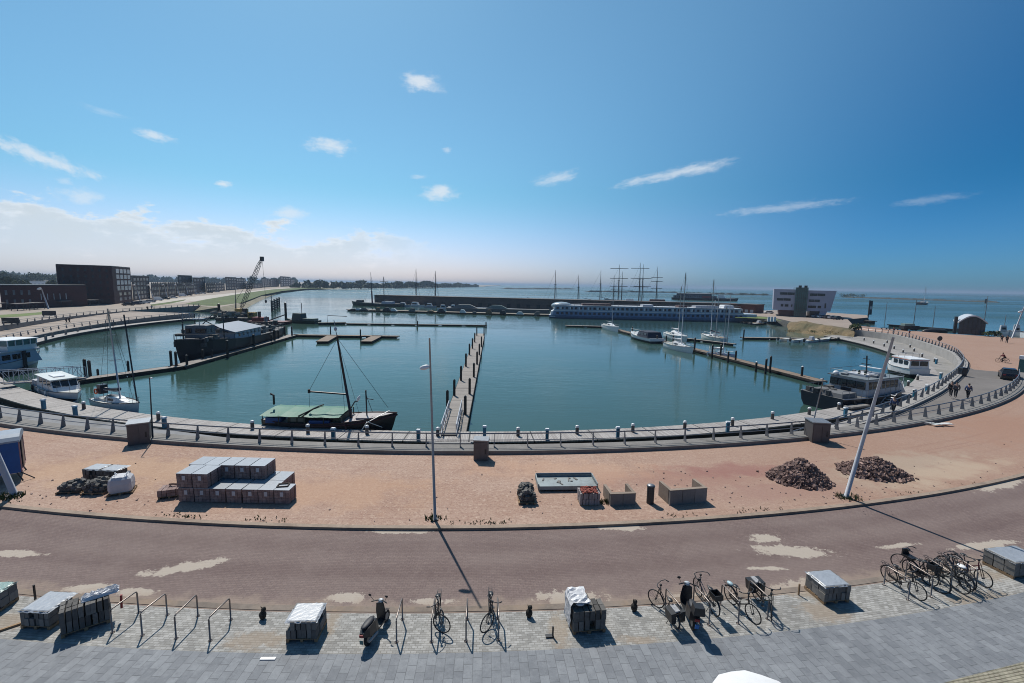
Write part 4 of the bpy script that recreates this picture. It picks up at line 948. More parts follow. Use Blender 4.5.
# ------------------------------------------------------------------ bicycles
def make_wheel(parent, x, rz=0.0, turn_c=None):
    w = MB(); w.torus((0, 0, 0), .325, .012, n=28, m=5)
    for k in range(14):
        a = 2*math.pi*k/14; w.tube([(0, .02*(-1)**k, 0), (.32*math.cos(a), 0, .32*math.sin(a))], .0035, 3, cap=False)
    w.tube([(0, -.05, 0), (0, .05, 0)], .025, 8)
    return w
def bicycle(label, rear, front, colm, turn=0.0, lean=0.06, extras=(), group=None, z=RZ_):
    a = G(*rear, z); b = G(*front, z); rz = ang(a, b); c = (a+b)/2; c.z = z
    t = thing('bicycle', label, 'bicycle', tuple(c), rz, group); t.rotation_euler = (lean, 0, rz)
    wb = .54; r = .345
    bb = Vector((-.08, 0, .29)); seat = Vector((-.26, 0, .78)); hd0 = Vector((.36, 0, .62)); hd1 = Vector((.33, 0, .82)); ra = Vector((-wb, 0, r))
    mb = MB()
    mb.tube([bb, seat], .018); mb.tube([bb, hd0], .02); mb.tube([hd1+Vector((0, 0, -.04)), bb+Vector((-.06, 0, .2))], .016)
    for s in (-.05, .05):
        mb.tube([bb+Vector((0, s*.6, 0)), ra+Vector((0, s, 0))], .011); mb.tube([seat+Vector((.03, s*.3, -.12)), ra+Vector((0, s, 0))], .009)
    mb.tube([hd0, hd1+Vector((-.01, 0, .06))], .022); mb.build('frame', colm, t)
    wm = MAKE_W.get('w')
    for nm, x in (('rear_wheel', -wb), ('front_wheel', wb)):
        if nm == 'rear_wheel':
            o = make_wheel(t, x).build('wheel', STEEL_D, t, (x, 0, r)) if wm is None else inst(wm, t, (x, 0, r))
            if wm is None: MAKE_W['w'] = o; wm = o
        else:
            # steered front wheel: turned round the head axis
            o = inst(wm, t, (.33+(wb-.33)*math.cos(turn), (wb-.33)*math.sin(turn), r), turn)
        ty = MAKE_W.get('t')
        if ty is None:
            MAKE_W['t'] = MB().torus((0, 0, 0), .335, .022, n=28, m=6).build('tyre', TYRE, o, smooth=True)
        else: inst(ty, o)
    ft = thing_part = MB()
    for s in (-.05, .05): ft.tube([(.0, s*.6, .30), (.06, s, .2), (wb-.33, s, -.27)], .012)
    ft.tube([(0, 0, .28), (0, 0, .45)], .016)
    f = ft.build('fork', colm, t, (.33, 0, .62), turn)
    hb = MB(); hb.tube([(-.14, -.28, .47), (-.02, -.27, .49), (.06, -.12, .48), (.06, .12, .48), (-.02, .27, .49), (-.14, .28, .47)], .014)
    h = hb.build('handlebar', STEEL_D, t, (.33, 0, .62), turn)
    MB().tube([(-.17, -.285, .465), (-.06, -.275, .485)], .02).build('grip', BLACK, h); MB().tube([(-.17, .285, .465), (-.06, .275, .485)], .02).build('grip', BLACK, h)
    MB().ell((.0, 0, .40), .05, .045, .05, 8, 5).build('headlight', BLACK, f)
    s_ = MB(); s_.ell((-.30, 0, .88), .13, .09, .035, 10, 5); s_.ell((-.17, 0, .885), .1, .035, .025, 8, 5); s_.tube([(-.26, 0, .76), (-.28, 0, .87)], .014); s_.build('saddle', BLACK, t, smooth=True)
    mb = MB()
    for k in range(10):
        a0, a1 = R(35+k*13), R(35+(k+1)*13); q = .375
        mb.add([(-wb+q*math.cos(a0), -.03, r+q*math.sin(a0)), (-wb+q*math.cos(a1), -.03, r+q*math.sin(a1)), (-wb+q*math.cos(a1), .03, r+q*math.sin(a1)), (-wb+q*math.cos(a0), .03, r+q*math.sin(a0))], [(0, 1, 2, 3)])
    mb.build('mudguard', BLACK, t)
    mb = MB()
    for s in (-.07, .07):
        mb.tube([(-.34, s, .74), (-.86, s, .74)], .008); mb.tube([(-.62, s, .74), (-wb, s*.7, r)], .007); mb.tube([(-.8, s, .74), (-wb, s*.7, r)], .007)
    for x in (-.45, -.6, -.75, -.86): mb.tube([(x, -.07, .74), (x, .07, .74)], .007)
    mb.build('rack', STEEL_D, t)
    mb = MB(); mb.tube([(-.08, -.07, .29), (-.08, .07, .29)], .02); mb.tube([(-.08, -.07, .29), (.0, -.07, .14)], .012); mb.tube([(-.08, .07, .29), (-.16, .07, .44)], .012); mb.box(-.06, .06, -.14, -.07, .125, .15); mb.box(-.22, -.1, .07, .14, .43, .455); mb.torus((-.08, -.045, .29), .09, .008, n=16, m=4)
    mb.build('crank', STEEL_D, t)
    MB().xprism([(-.16, .34), (.02, .33), (.02, .24), (-.5, .29), (-.56, .33), (-.5, .39)], -.062, -.05).build('chain_guard', BLACK, t)
    MB().tube([(-.42, .06, .32), (-.34, .2, -0.0)], .011).build('kickstand', STEEL_D, t)
    if 'panniers' in extras:
        for s in (-1, 1): MB().frus((-.82, -.42, min(s*.09, s*.26), max(s*.09, s*.26)), .36, (-.84, -.4, min(s*.08, s*.28), max(s*.08, s*.28)), .76).build('pannier', BLACK, t)
        MB().box(-.8, -.44, -.09, .09, .755, .8).build('pannier_flap', mat('striped_flap', C255(150, 150, 152), .7, .4, 12), t)
    if 'crate' in extras:
        mb = MB(); mb.box(-.84, -.46, -.16, .16, .76, .78)
        for (x0, x1, y0, y1) in ((-.84, -.46, -.16, -.145), (-.84, -.46, .145, .16), (-.84, -.825, -.145, .145), (-.475, -.46, -.145, .145)): mb.box(x0, x1, y0, y1, .78, .96)
        mb.build('crate', BLACK, t)
    if 'seat' in extras:
        mb = MB(); mb.frus((-.82, -.46, -.15, .15), .76, (-.84, -.44, -.16, .16), .86); mb.box(-.88, -.82, -.15, .15, .78, 1.08); mb.build('child_seat', BLACK, t)
    if 'bag' in extras:
        MB().ell((-.58, 0, .80), .15, .09, .06, 10, 6).build('bag', mat('pale_blue_bag', C255(170, 196, 204), .5, .1), t, smooth=True)
    if 'cover' in extras:
        MB().ell((-.29, 0, .9), .17, .13, .05, 10, 6).build('saddle_cover', WHITE, t, smooth=True)
    return t
MAKE_W = {}
GB = 'bicycles parked at the hoop stands'
GRN = mat('dark_green_frame', C255(40, 52, 48), .4, .1); GRY = mat('grey_frame', C255(110, 112, 116), .4, .15, metal=.3); BLU = mat('dark_blue_frame', C255(34, 44, 70), .4, .1); RDF = mat('dark_red_frame', C255(92, 34, 40), .4, .1)
bicycle('black bicycle with front wheel turned aside at the second stand right of the scooter', (440, 612), (436, 637), BLACK, 1.15, .05, (), GB)
bicycle('black bicycle leaning at the stand where the lamp post shadow ends', (489, 609), (491, 635), BLACK, -.8, -.06, (), GB)
bicycle('black bicycle with full panniers left of the dark moped', (676, 629), (656.5, 603.5), BLACK, .5, -.08, ('panniers',), GB)
bicycle('bicycle with black rear crate right of the dark moped', (716, 617), (695, 593), GRY, -.1, -.05, ('crate',), GB)
bicycle('bicycle with pale blue bag on its rack facing the camera', (730.5, 603), (752, 622.5), BLACK, .1, .06, ('bag',), GB)
bicycle('black bicycle with strongly turned handlebar beside the lone hoop at the right', (755, 598), (776, 620.5), GRN, -.6, .06, ('panniers',), GB)
bicycle('black bicycle at the left end of the bicycle crowd', (890.5, 583), (914, 597.5), BLACK, .05, .06, (), GB)
bicycle('bicycle with black child seat in the bicycle crowd', (911, 577), (936, 591.5), BLACK, .3, -.04, ('seat',), GB)
bicycle('dark bicycle with large near wheel in the middle of the bicycle crowd', (933, 577), (957, 591.5), BLACK, .15, .07, (), GB)
bicycle('grey bicycle with white saddle cover in the bicycle crowd', (965, 590), (942, 574), GRY, .2, -.05, ('cover',), GB)
bicycle('dark blue bicycle behind the white saddle cover in the bicycle crowd', (946, 573), (969, 587), BLU, -.3, .05, (), GB)
bicycle('dark red bicycle at the right end of the bicycle crowd', (957, 570.5), (981, 585.5), RDF, .1, .05, (), GB)
bicycle('black bicycle with rear crate at the back of the bicycle crowd', (925, 583), (903, 570.5), BLACK, .4, .05, ('crate',), GB)
# ------------------------------------------------------------------ scooters
def scooter(label, rear, front, bodym, plate, topbox=False, lean=.1, blanket=None):
    a = G(*rear, RZ_); b = G(*front, RZ_); rz = ang(a, b); c = (a+b)/2
    t = thing('scooter', label, 'scooter', (c.x, c.y, RZ_), rz); t.rotation_euler = (-lean, 0, rz)
    for x in (-.62, .62):
        w = MB().torus((x, 0, .24), .185, .06, n=20, m=8).build('wheel', TYRE, t, smooth=True); MB().tube([(x, -.05, .24), (x, .05, .24)], .13, 14).build('rim', STEEL, w)
    mb = MB(); mb.loft([[(-.95, -.08, .52), (-.95, .08, .52), (-.95, .08, .68), (-.95, -.08, .68)], [(-.7, -.19, .4), (-.7, .19, .4), (-.7, .17, .76), (-.7, -.17, .76)], [(-.3, -.2, .3), (-.3, .2, .3), (-.3, .17, .76), (-.3, -.17, .76)], [(-.12, -.16, .28), (-.12, .16, .28), (-.1, .12, .7), (-.1, -.12, .7)]], close=True)
    o = mb.build('rear_body', bodym, t); fixn(o)
    MB().box(-.14, .34, -.17, .17, .26, .33).build('footboard', BLACK, t)
    o = MB().loft([[(.3, -.18, .3), (.3, .18, .3), (.38, .12, .3), (.38, -.12, .3)], [(.34, -.22, .62), (.34, .22, .62), (.46, .1, .62), (.46, -.1, .62)], [(.36, -.17, .96), (.36, .17, .96), (.45, .08, .96), (.45, -.08, .96)]], close=True).build('front_shield', bodym, t); fixn(o)
    MB().loft([[(.42, -.08, .44), (.42, .08, .44)], [(.62, -.1, .5), (.62, .1, .5)], [(.84, -.08, .4), (.84, .08, .4)]], cap=False).build('front_mudguard', bodym, t)
    MB().tube([(.44, 0, .95), (.62, 0, .24)], .035, 8).build('fork', STEEL_D, t)
    h = MB().tube([(.3, -.34, 1.04), (.4, -.12, 1.05), (.4, .12, 1.05), (.3, .34, 1.04)], .022, 8).build('handlebar', BLACK, t)
    MB().ell((.44, 0, 1.02), .09, .12, .08, 10, 6).build('headlight', GLASS_L, t)
    for s in (-1, 1):
        mb = MB(); mb.tube([(.34, s*.24, 1.06), (.3, s*.36, 1.28)], .008, 5); mb.ell((.3, s*.37, 1.31), .02, .07, .05, 8, 5); mb.build('mirror', BLACK, t)
    MB().ell((-.5, 0, .8), .38, .15, .07, 14, 6).build('seat', mat('grey_black_seat', C255(54, 54, 58), .6, .2), t, smooth=True)
    MB().box(-.99, -.95, -.08, .08, .55, .65).build('tail_light', RED, t)
    MB().box(-1.02, -1.0, -.07, .07, .32, .46).build('number_plate', plate, t)
    MB().tube([(-.3, -.2, .28), (-.85, -.22, .34)], .05, 8).build('exhaust', STEEL, t)
    if topbox:
        MB().frus((-1.08, -.74, -.2, .2), .84, (-1.06, -.76, -.17, .17), 1.12).build('top_box', BLACK, t)
    return t
SCB = mat('dark_scooter_paint', C255(34, 34, 40), .3, .2)
scooter('dark scooter parked askew with mirrors beside the empty hoop stand', (369, 644.5), (386.5, 621.5), SCB, mat('teal_plate', C255(70, 130, 130), .4), False, .12).scale = (.9, .9, .9)
scooter('dark moped with blue number plate and top box among the bicycles', (692.5, 629.5), (682, 604), SCB, mat('blue_plate', C255(60, 120, 190), .4), True, -.06)
# ------------------------------------------------------------------ small things on the paving
def sapling_stub(px, label, kind=0):
    c = G(*px, RZ_)
    mb = MB()
    if kind == 0:
        mb.ell((0, 0, .16), .13, .12, .17, 9, 6); mb.ell((.03, .02, .36), .09, .08, .09, 8, 5)
        mb.add([(-.06, 0, .42), (-.02, .02, .42), (-.06, .0, .52)], [(0, 1, 2)]); mb.add([(.06, 0, .42), (.1, .02, .42), (.1, .0, .51)], [(0, 1, 2)])
        o = mb.build('bagged_valve', mat('dark_brown_bag', C255(44, 38, 30), .8, .3, 8, bump=.03), None, tuple(c)); tag(o, label, 'covered valve', 'dark covered valves standing in the setts')
    return o
sapling_stub((263, 619), 'small dark covered valve standing in the setts left of the white foil pallet')
sapling_stub((529, 617), 'small dark covered valve standing in the setts right of the lamp post shadow')
sapling_stub((634, 611), 'small dark covered valve standing in the setts right of the open paver stack')
c = G(552, 637, RZ_); mb = MB(); mb.box(-.22, .06, -.05, .1, 0, .05); mb.box(.0, .05, -.03, .02, .05, .4)
tag(mb.build('metal_bracket', BLACK, None, tuple(c), .1), 'small black metal bracket lying left of the open paver stack', 'bracket')
c = G(268, 659, RZ_); tag(MB().box(-.24, .24, -.05, .05, 0, .03).build('white_block', WHITE, None, tuple(c), .03), 'small white block lying on the slab paving', 'block')
for px, top, l_ in (((35.5, 600), 585, 'thin dark stake behind the foil covered pallet at the left'), ((798.5, 595), 584, 'thin wooden stake left of the grey foil pallet at the right')):
    b = G(*px, RZ_); h = tip_at_depth(px[0], top, b.y).z-RZ_; tag(MB().box(-.025, .025, -.025, .025, 0, h).build('wooden_stake', WOODL if px[0] > 500 else BLACK, None, tuple(b)), l_, 'stake')
b = G(13, 627, RZ_); tag(MB().box(-.55, .6, -.04, .04, 0, .07).build('wooden_batten', WOODL, None, (b.x, b.y, RZ_), .75), 'wooden batten lying on the setts at the left', 'batten')
# ------------------------------------------------------------------ parasol under the camera
c = G(766, 708, 2.6)
t = thing('parasol', 'white parasol seen from above at the bottom edge of the photo', 'parasol', (c.x, c.y, RZ_))
mb = MB(); n = 10; R0 = 1.2; vs = [(0, 0, 2.78)]
rings = [(.15, 2.775), (.35, 2.755), (.55, 2.72), (.72, 2.68), (.88, 2.62), (1.0, 2.54)]
for (q, z) in rings:
    for k in range(n*2):
        a = 2*math.pi*k/(n*2)+.2; s = q*R0*(1 if k % 2 == 0 else .98); vs.append((s*math.cos(a), s*math.sin(a), z-(.01 if k % 2 else 0)))
m2 = n*2; fs = [(0, 1+k, 1+(k+1) % m2) for k in range(m2)]
for i in range(len(rings)-1): fs += [(1+i*m2+k, 1+(i+1)*m2+k, 1+(i+1)*m2+(k+1) % m2, 1+i*m2+(k+1) % m2) for k in range(m2)]
mb.add(vs, fs); mb.build('canopy', mat('white_canopy_fabric', (.6, .6, .6), .8, .04), t, smooth=True)
MB().cyl(0, 0, 0, 2.8, .025).build('pole', STEEL, t); MB().ell((0, 0, 2.84), .04, .04, .07, 8, 5).build('finial', WHITE, t)
for k in range(n):
    a = 2*math.pi*k/n+.2; MB().tube([(0, 0, 2.7), (R0*.98*math.cos(a), R0*.98*math.sin(a), 2.38)], .01, 4).build('rib', STEEL, t)
MB().cyl(0, 0, 0, .1, .28).build('base', CONC_D, t)

# loose stones and weeds scattered along the kerb of the plaza and round the heaps
mb = MB()
for k in range(300):
    if k < 140:
        q = G(random.choice((799, 874, 560, 690, 100))+random.gauss(0, 34), random.choice((476, 486, 496))+random.gauss(0, 7))
    else:
        a_ = R(random.uniform(-126, -52)); rr = 115.9-abs(random.gauss(0, 1.6)); q = Vector((-8+rr*math.cos(a_), 137.3+rr*math.sin(a_), 0))
    s_ = random.uniform(.02, .07); mb.cbox((q.x, q.y, .02), (s_*1.5, s_, s_*.8), (random.uniform(-.4, .4), random.uniform(-.4, .4), random.uniform(0, 3)))
tag(mb.build('loose_stones', BRICKP), 'small loose stones scattered over the plaza', 'stones', None, 'stuff')
mb = MB()
for k in range(900):
    a_ = R(random.gauss(-88, 9) if k < 500 else random.uniform(-122, -60)); rr = 115.95-abs(random.gauss(0, .22)); x, y = -8+rr*math.cos(a_), 137.3+rr*math.sin(a_); h = random.uniform(.03, .14)
    if math.sin(a_*140)+math.sin(a_*53) < .5: continue
    mb.add([(x-.04, y, .012), (x+.04, y+.02, .012), (x+random.uniform(-.08, .08), y+random.uniform(-.08, .08), h)], [(0, 1, 2)])
tag(mb.build('kerb_weeds', LEAF2), 'thin weeds growing along the kerb of the plaza', 'weeds', None, 'stuff')
# ================================================================== harbour: jetties, posts, boats
def post_group(name, cat, group, spots, z0, maker, label):
    proto = None
    for i, (px, py) in enumerate(spots):
        c = G(px, py, z0)
        if proto is None:
            proto = maker(); o = proto
        else: o = copy_tree(proto)
        o.name = name; o.location = (c.x, c.y, z0); o.rotation_euler = (0, 0, random.uniform(-.2, .2))
        tag(o, label(i), cat, group)
def mk_service():
    t = thing('service_post', 'x', 'service post'); MB().box(-.14, .14, -.13, .13, 0, .92).build('column', TEALB, t)
    MB().frus((-.2, .2, -.18, .18), .92, (-.15, .15, -.13, .13), 1.05).build('cap', WHITE, t); return t
sp = [(44, 409), (75.6, 416), (164.7, 428), (333.5, 439.5), (418.5, 441), (484.5, 437), (547, 440), (617.6, 438), (727.4, 432), (845, 416.5), (914, 397), (926.5, 392), (940.5, 379), (936, 364)]
post_group('service_post', 'service post', 'blue service posts along the boardwalk', sp, QZ, mk_service, lambda i: 'blue service post with white cap on the boardwalk, %s from the left' % ORD[i])
def mk_bollard():
    t = thing('mooring_post', 'x', 'mooring post'); MB().cyl(0, 0, 0, .62, .16, .15, 12).build('post', mat('grey_brown_post', C255(92, 86, 82), .8, .3, 4), t, smooth=False)
    mb = MB(); mb.cyl(0, 0, .62, .72, .18, .18, 12); mb.ell((0, 0, .72), .18, .18, .12, 12, 6); mb.build('cap', WHITE, t, smooth=True)
    return t
bo = [(84, 409), (158.6, 420), (252.5, 429), (308, 433), (367, 434), (437.8, 436), (518, 436), (577, 434), (632.7, 432), (684.6, 429), (732.3, 425.5), (772.2, 419), (809, 414.5), (838.6, 409.5), (864, 404), (884, 397.5), (895, 391), (908, 386), (917.5, 380), (922, 374), (924, 368), (921, 362)]
post_group('mooring_post', 'mooring post', 'white capped mooring posts along the boardwalk', bo, QZ, mk_bollard, lambda i: 'white capped mooring post at the water edge of the boardwalk, %s from the left' % ORD[i])
# far-left boardwalk posts and right promenade lanterns, small in the picture
fl = [(46, 340.5), (53, 337), (66, 334.5), (78, 331.5), (91, 329), (103.5, 327), (116, 325.3), (129.5, 323.6), (142, 322), (155, 320.4), (168, 319)]
post_group('edge_post', 'edge post', 'small posts on the left boardwalk', fl, QZ, lambda: MB().box(-.16, .16, -.16, .16, 0, 1.0).build('edge_post', CONC_D), lambda i: 'small dark edge post on the far left boardwalk, %s from the left' % ORD[i])
pr = [(864, 340.5), (873.5, 343.5), (884, 346.5), (887, 343), (894, 349), (903, 353), (910, 347.5), (914, 351.5), (922, 357), (934.5, 362)]
post_group('lantern_post', 'lantern', 'low lanterns on the right promenade', pr, QZ, lambda: mk_bollard(), lambda i: 'low white topped lantern on the right promenade, %s from the far end' % ORD[i])
# jetties ------------------------------------------------------------
def jetty(name, label, p0, p1, w, deck=None, z=-1.65, cat='jetty', planks=True):
    a = G(*p0, z); b = G(*p1, z); L = (b-a).length; rz = ang(a, b)
    t = thing(name, label, cat, (a.x, a.y, WZ), rz)
    h = z-WZ
    MB().box(0, L, -w/2, w/2, h-.14, h).build('deck', deck or DECKL, t)
    MB().box(.02, L-.02, -w/2-.05, -w/2, h-.3, h+.015).build('fender_beam', WOODP, t); MB().box(.02, L-.02, w/2, w/2+.05, h-.3, h+.015).build('fender_beam', WOODP, t)
    n = max(2, int(L/7)); o = None
    for k in range(min(n, 40)):
        x = L*(k+.5)/n; 
        if o is None: o = MB().box(-L/n*.42, L/n*.42, -w/2+.08, w/2-.08, -.3, h-.142).build('float', MATS['wet_black_float'], t, (x, 0, 0))
        else: inst(o, t, (x, 0, 0))
    return t
jetty('jetty', 'long plank jetty with dark piles running straight out from the near boardwalk', (452.5, 433.5), (480.3, 333.5), 2.4, DECKL)
jetty('jetty', 'plank jetty from the left boardwalk out to the dark cargo ship, shore half', (66, 381), (180, 365.6), 1.9)
jetty('jetty', 'plank jetty alongside the dark cargo ship', (178, 366), (294, 334.4), 2.3)
jetty('jetty', 'narrow brown cross jetty beyond the cargo ship stern with two finger floats', (293, 334.6), (399, 336), 1.7, DECKB)
jetty('finger_float', 'brown finger float of the cross jetty, left one near the fishing boat mast', (322, 341.3), (333, 335.2), 2.6, DECKB)
jetty('finger_float', 'brown finger float of the cross jetty, right one', (366, 341.3), (377.5, 335.6), 2.6, DECKB)
jetty('floating_boom', 'long thin floating boom across the middle of the harbour', (345, 323.2), (487, 325), 1.3, mat('boom_grey', C255(132, 128, 120), .8, .2), z=-1.75)
jetty('jetty', 'short cross jetty left of the small white motor sailer', (565, 325.2), (606, 326.3), 1.8)
jetty('jetty', 'long diagonal jetty with moored sailing yachts on the right', (604, 326), (822, 381), 1.9, DECKB)
jetty('finger_float', 'finger jetty beside the cream sailing yacht', (672, 336.4), (735, 343.8), 1.4)
jetty('jetty', 'jetty with small white boats left of the right promenade', (742, 337.2), (852, 338.8), 2.0)
jetty('jetty', 'dark jetty with poles on the open water left of the arched pavilion', (888, 324.3), (957, 329.3), 1.6, mat('dark_jetty', C255(70, 66, 62), .8, .2), z=-1.4)
jetty('jetty', 'dark landing stage with red flagpole sign at the edge of the right spit', (834, 317.6), (874, 321.0), 3.2, mat('dark_jetty', C255(70, 66, 62)), z=-1.0)
jetty('jetty', 'long low pier on which the small boats left of the river cruise ship lie', (349, 309.2), (551, 314.4), 5.5, mat('pier_concrete', C255(140, 130, 118), .9, .2, .3), z=-1.5)
# ladders / gangways
def gangway(label, p0, p1, z0, z1, w, h=1.1, n=7, m=GREYW, deck=DECKL, lattice=True):
    a = G(*p0, z0); b = G(*p1, z1); a.z = z0; b.z = z1; L = math.hypot(b.x-a.x, b.y-a.y); rz = ang(a, b)
    t = thing('gangway', label, 'gangway', tuple(a), rz)
    dz = z1-z0; P = lambda x, y, z: (x, y, z+dz*x/L)
    mb = MB(); mb.add([P(0, -w/2, .0), P(L, -w/2, .0), P(L, w/2, .0), P(0, w/2, .0), P(0, -w/2, .07), P(L, -w/2, .07), P(L, w/2, .07), P(0, w/2, .07)], [(3,2,1,0),(4,5,6,7),(0,1,5,4),(1,2,6,5),(2,3,7,6),(3,0,4,7)]); mb.build('deck', deck, t)
    for s in (-1, 1):
        mb = MB(); y = s*w/2
        mb.tube([P(0, y, h), P(L, y, h)], .05, 6); mb.tube([P(0, y, .1), P(L, y, .1)], .05, 6)
        for k in range(n+1):
            x = L*k/n; mb.tube([P(x, y, .1), P(x, y, h)], .035, 5)
            if k < n and lattice: mb.tube([P(x, y, .1 if k % 2 else h), P(L*(k+1)/n, y, h if k % 2 else .1)], .028, 5)
        mb.build('railing', m, t)
    return t
gangway('white railed gangway at the shore end of the long plank jetty', (448.5, 435.5), (455.5, 409), QZ+.05, -1.62, 1.35, 1.0, 7)
gangway('grey truss gangway behind the white motor yacht at the left', (2, 384), (84, 378), -1.0, -1.6, 1.5, 1.6, 9)
gangway('white truss gangway between the left quay and the cargo ship', (181, 319), (208, 321), -.4, -1.6, 1.8, 2.2, 8)
a = G(431, 445, .2); b = G(437.5, 440.5, QZ); 
t = thing('access_ramp', 'small pale plank ramp from the quay rim down to the long jetty', 'ramp', tuple(G(450, 445, .0)), ang(G(430, 445), G(468, 445)))
MB().add([(-1.55, -.2, .22), (1.55, -.2, .22), (1.55, 4.6, QZ+.06), (-1.55, 4.6, QZ+.06), (-1.55, -.2, .10), (1.55, -.2, .10), (1.55, 4.6, QZ-.06), (-1.55, 4.6, QZ-.06)], [(0,1,2,3),(7,6,5,4),(4,5,1,0),(5,6,2,1),(6,7,3,2),(7,4,0,3)]).build('deck', mat('pale_ramp_grating', C255(176, 172, 168), .7, .15, 3), t)
for s in (-1.6, 1.6): MB().tube([(s, -.2, .26), (s, 4.6, QZ+.1)], .06, 6).build('edge_rail', STEEL, t)
# piles ---------------------------------------------------------------
def pile(px, py, h, label, group=None, r=.16, cap=False, z=-1.65):
    c = G(px, py, z)
    t = thing('mooring_pile', label, 'mooring pile', (c.x, c.y, WZ), 0, group)
    hh = h+(z-WZ)
    MB().cyl(0, 0, -.6, hh, r, r*.95, 10).build('shaft', WOODP, t)
    (MB().tube([(0, 0, hh), (0, 0, hh+.14)], r*1.08, 10, r*.3)).build('cap', WHITE if cap else BLACK, t)
PL = [(447.4, 408, 1.9), (454.3, 395.5, 1.9), (461, 380.5, 2.0), (465.9, 366.5, 2.1), (469.4, 355, 2.1), (472.4, 348.5, 2.1), (474.7, 342.3, 2.1), (476.8, 335.6, 2.3)]
PR = [(465.2, 414.4, 1.9), (469.6, 394, 1.9), (473.8, 377, 2.0), (477.0, 364.3, 2.1), (479.3, 355, 2.1), (481.4, 347, 2.2), (484, 335.6, 2.3)]
for i, (x, y, h) in enumerate(PL): pile(x, y, h, 'dark timber pile on the left side of the long plank jetty, %s from the shore' % ORD[i], 'piles of the long plank jetty')
for i, (x, y, h) in enumerate(PR): pile(x, y, h, 'dark timber pile on the right side of the long plank jetty, %s from the shore' % ORD[i], 'piles of the long plank jetty')
LP = [(85.6, 374.4, 2.1, .2), (90.2, 376, 2.1, .2), (98, 374.6, .7, .15), (128.5, 370, 1.3, .16), (171.4, 365, 2.2, .2), (176.4, 366, 2.2, .2), (187, 364.6, 1.5, .2), (203, 358.6, 1.5, .2), (212, 357, 1.2, .2), (217, 353.6, 2.3, .22), (227.8, 354.8, 2.6, .24), (245, 346, 2.0, .22), (254, 346, 2.4, .24), (271.5, 341, 1.4, .2), (274.6, 340, 2.3, .24), (278.5, 338.2, 1.8, .2), (285, 335, 2.2, .2), (292, 335.2, 2.2, .2), (360.5, 337, 1.8, .16)]
for i, (x, y, h, r) in enumerate(LP): pile(x, y, h, 'dark mooring pile along the left jetties, %s from the left' % ORD[i], 'piles of the left jetties', r)
RP = [(632.4, 332, 1.6), (657, 341, 1.4), (666, 345, 2.2), (673, 343, 1.8), (694.5, 349.6, 2.6), (712, 356, 2.2), (720.5, 355.5, 2.2), (728, 360, 1.6), (735.5, 360, 1.7), (756, 369, 1.2), (765.6, 371, 2.0), (770, 370, 2.3), (801.7, 376, 1.5), (743.5, 338.4, 2.4)]
for i, (x, y, h) in enumerate(RP): pile(x, y, h, ('mooring pile along the diagonal jetty, %s from its far end' % ORD[i]) if i < 13 else 'tall mooring pile at the free end of the jetty with small boats', 'piles of the right jetties', .18, i in (9, 12))
pile(219.5, 318, 5.0, 'thick tall dark mooring pile at the corner of the left quay', None, .45); pile(286, 320, 6.0, 'thick tall dark mooring pile beside the green tug', None, .4); pile(486, 326.5, 1.4, 'short pile at the right end of the floating boom', None, .2); pile(417.5, 324.8, 1.2, 'short pile in the middle of the floating boom', None, .2)
pile(330.5, 332, 1.5, 'short pile behind the left finger float', None, .16)
# ---------------------------------------------------------------- hulls
def hull(L, B, free, sheer=.4, transom=.8, full=.55, rake=.06, n=14, draft=.35, pinch=.0, keelr=1.0):
    secs = []; deck = []
    for i in range(n+1):
        t = i/n; x = -L/2+L*t
        hb = 1.0
        if t < .35: hb = transom+(1-transom)*math.sin(t/.35*math.pi/2)
        if t > full: hb *= max(.015, 1-((t-full)/(1-full))**2.2)
        hb *= B/2
        top = free+sheer*max(0, (t-.35)/.65)**2+sheer*.15*max(0, (.35-t)/.35)**2
        rx = rake*L*max(0, (t-.6)/.4)**2
        s = [(x+rx, -hb, top), (x+rx*.5, -hb*.93, top*.35), (x, -hb*.72*keelr, -draft), (x, hb*.72*keelr, -draft), (x+rx*.5, hb*.93, top*.35), (x+rx, hb, top)]
        secs.append(s); deck.append((x+rx, hb, top))
    m = MB(); m.loft(secs); d = MB()
    d.strip([(x, -h*.97, z-.06) for x, h, z in deck], [(x, h*.97, z-.06) for x, h, z in deck])
    r = MB(); 
    r.tube([(x, -h, z) for x, h, z in deck]+[(x, h, z) for x, h, z in reversed(deck)], .045, 5)
    return m, d, r, deck
def boat_root(name, label, cat, stern, bow, group=None):
    a = G(*stern, WZ); b = G(*bow, WZ); c = (a+b)/2
    return thing(name, label, cat, (c.x, c.y, WZ), ang(a, b), group), (b-a).length
def glassbox(t, x0, x1, y0, y1, z0, z1, m=GLASS): return MB().box(x0, x1, y0, y1, z0, z1).build('window', m, t)
def rail_tubes(deck, h, step=2, i0=0, i1=None, r=.02, ins=.93):
    mb = MB(); D = deck[i0:i1]
    for s in (-1, 1):
        mb.tube([(x, s*y*ins, z+h) for x, y, z in D], r, 4)
        for (x, y, z) in D[::step]: mb.tube([(x, s*y*ins, z-.05), (x, s*y*ins, z+h)], r*.9, 4)
    return mb
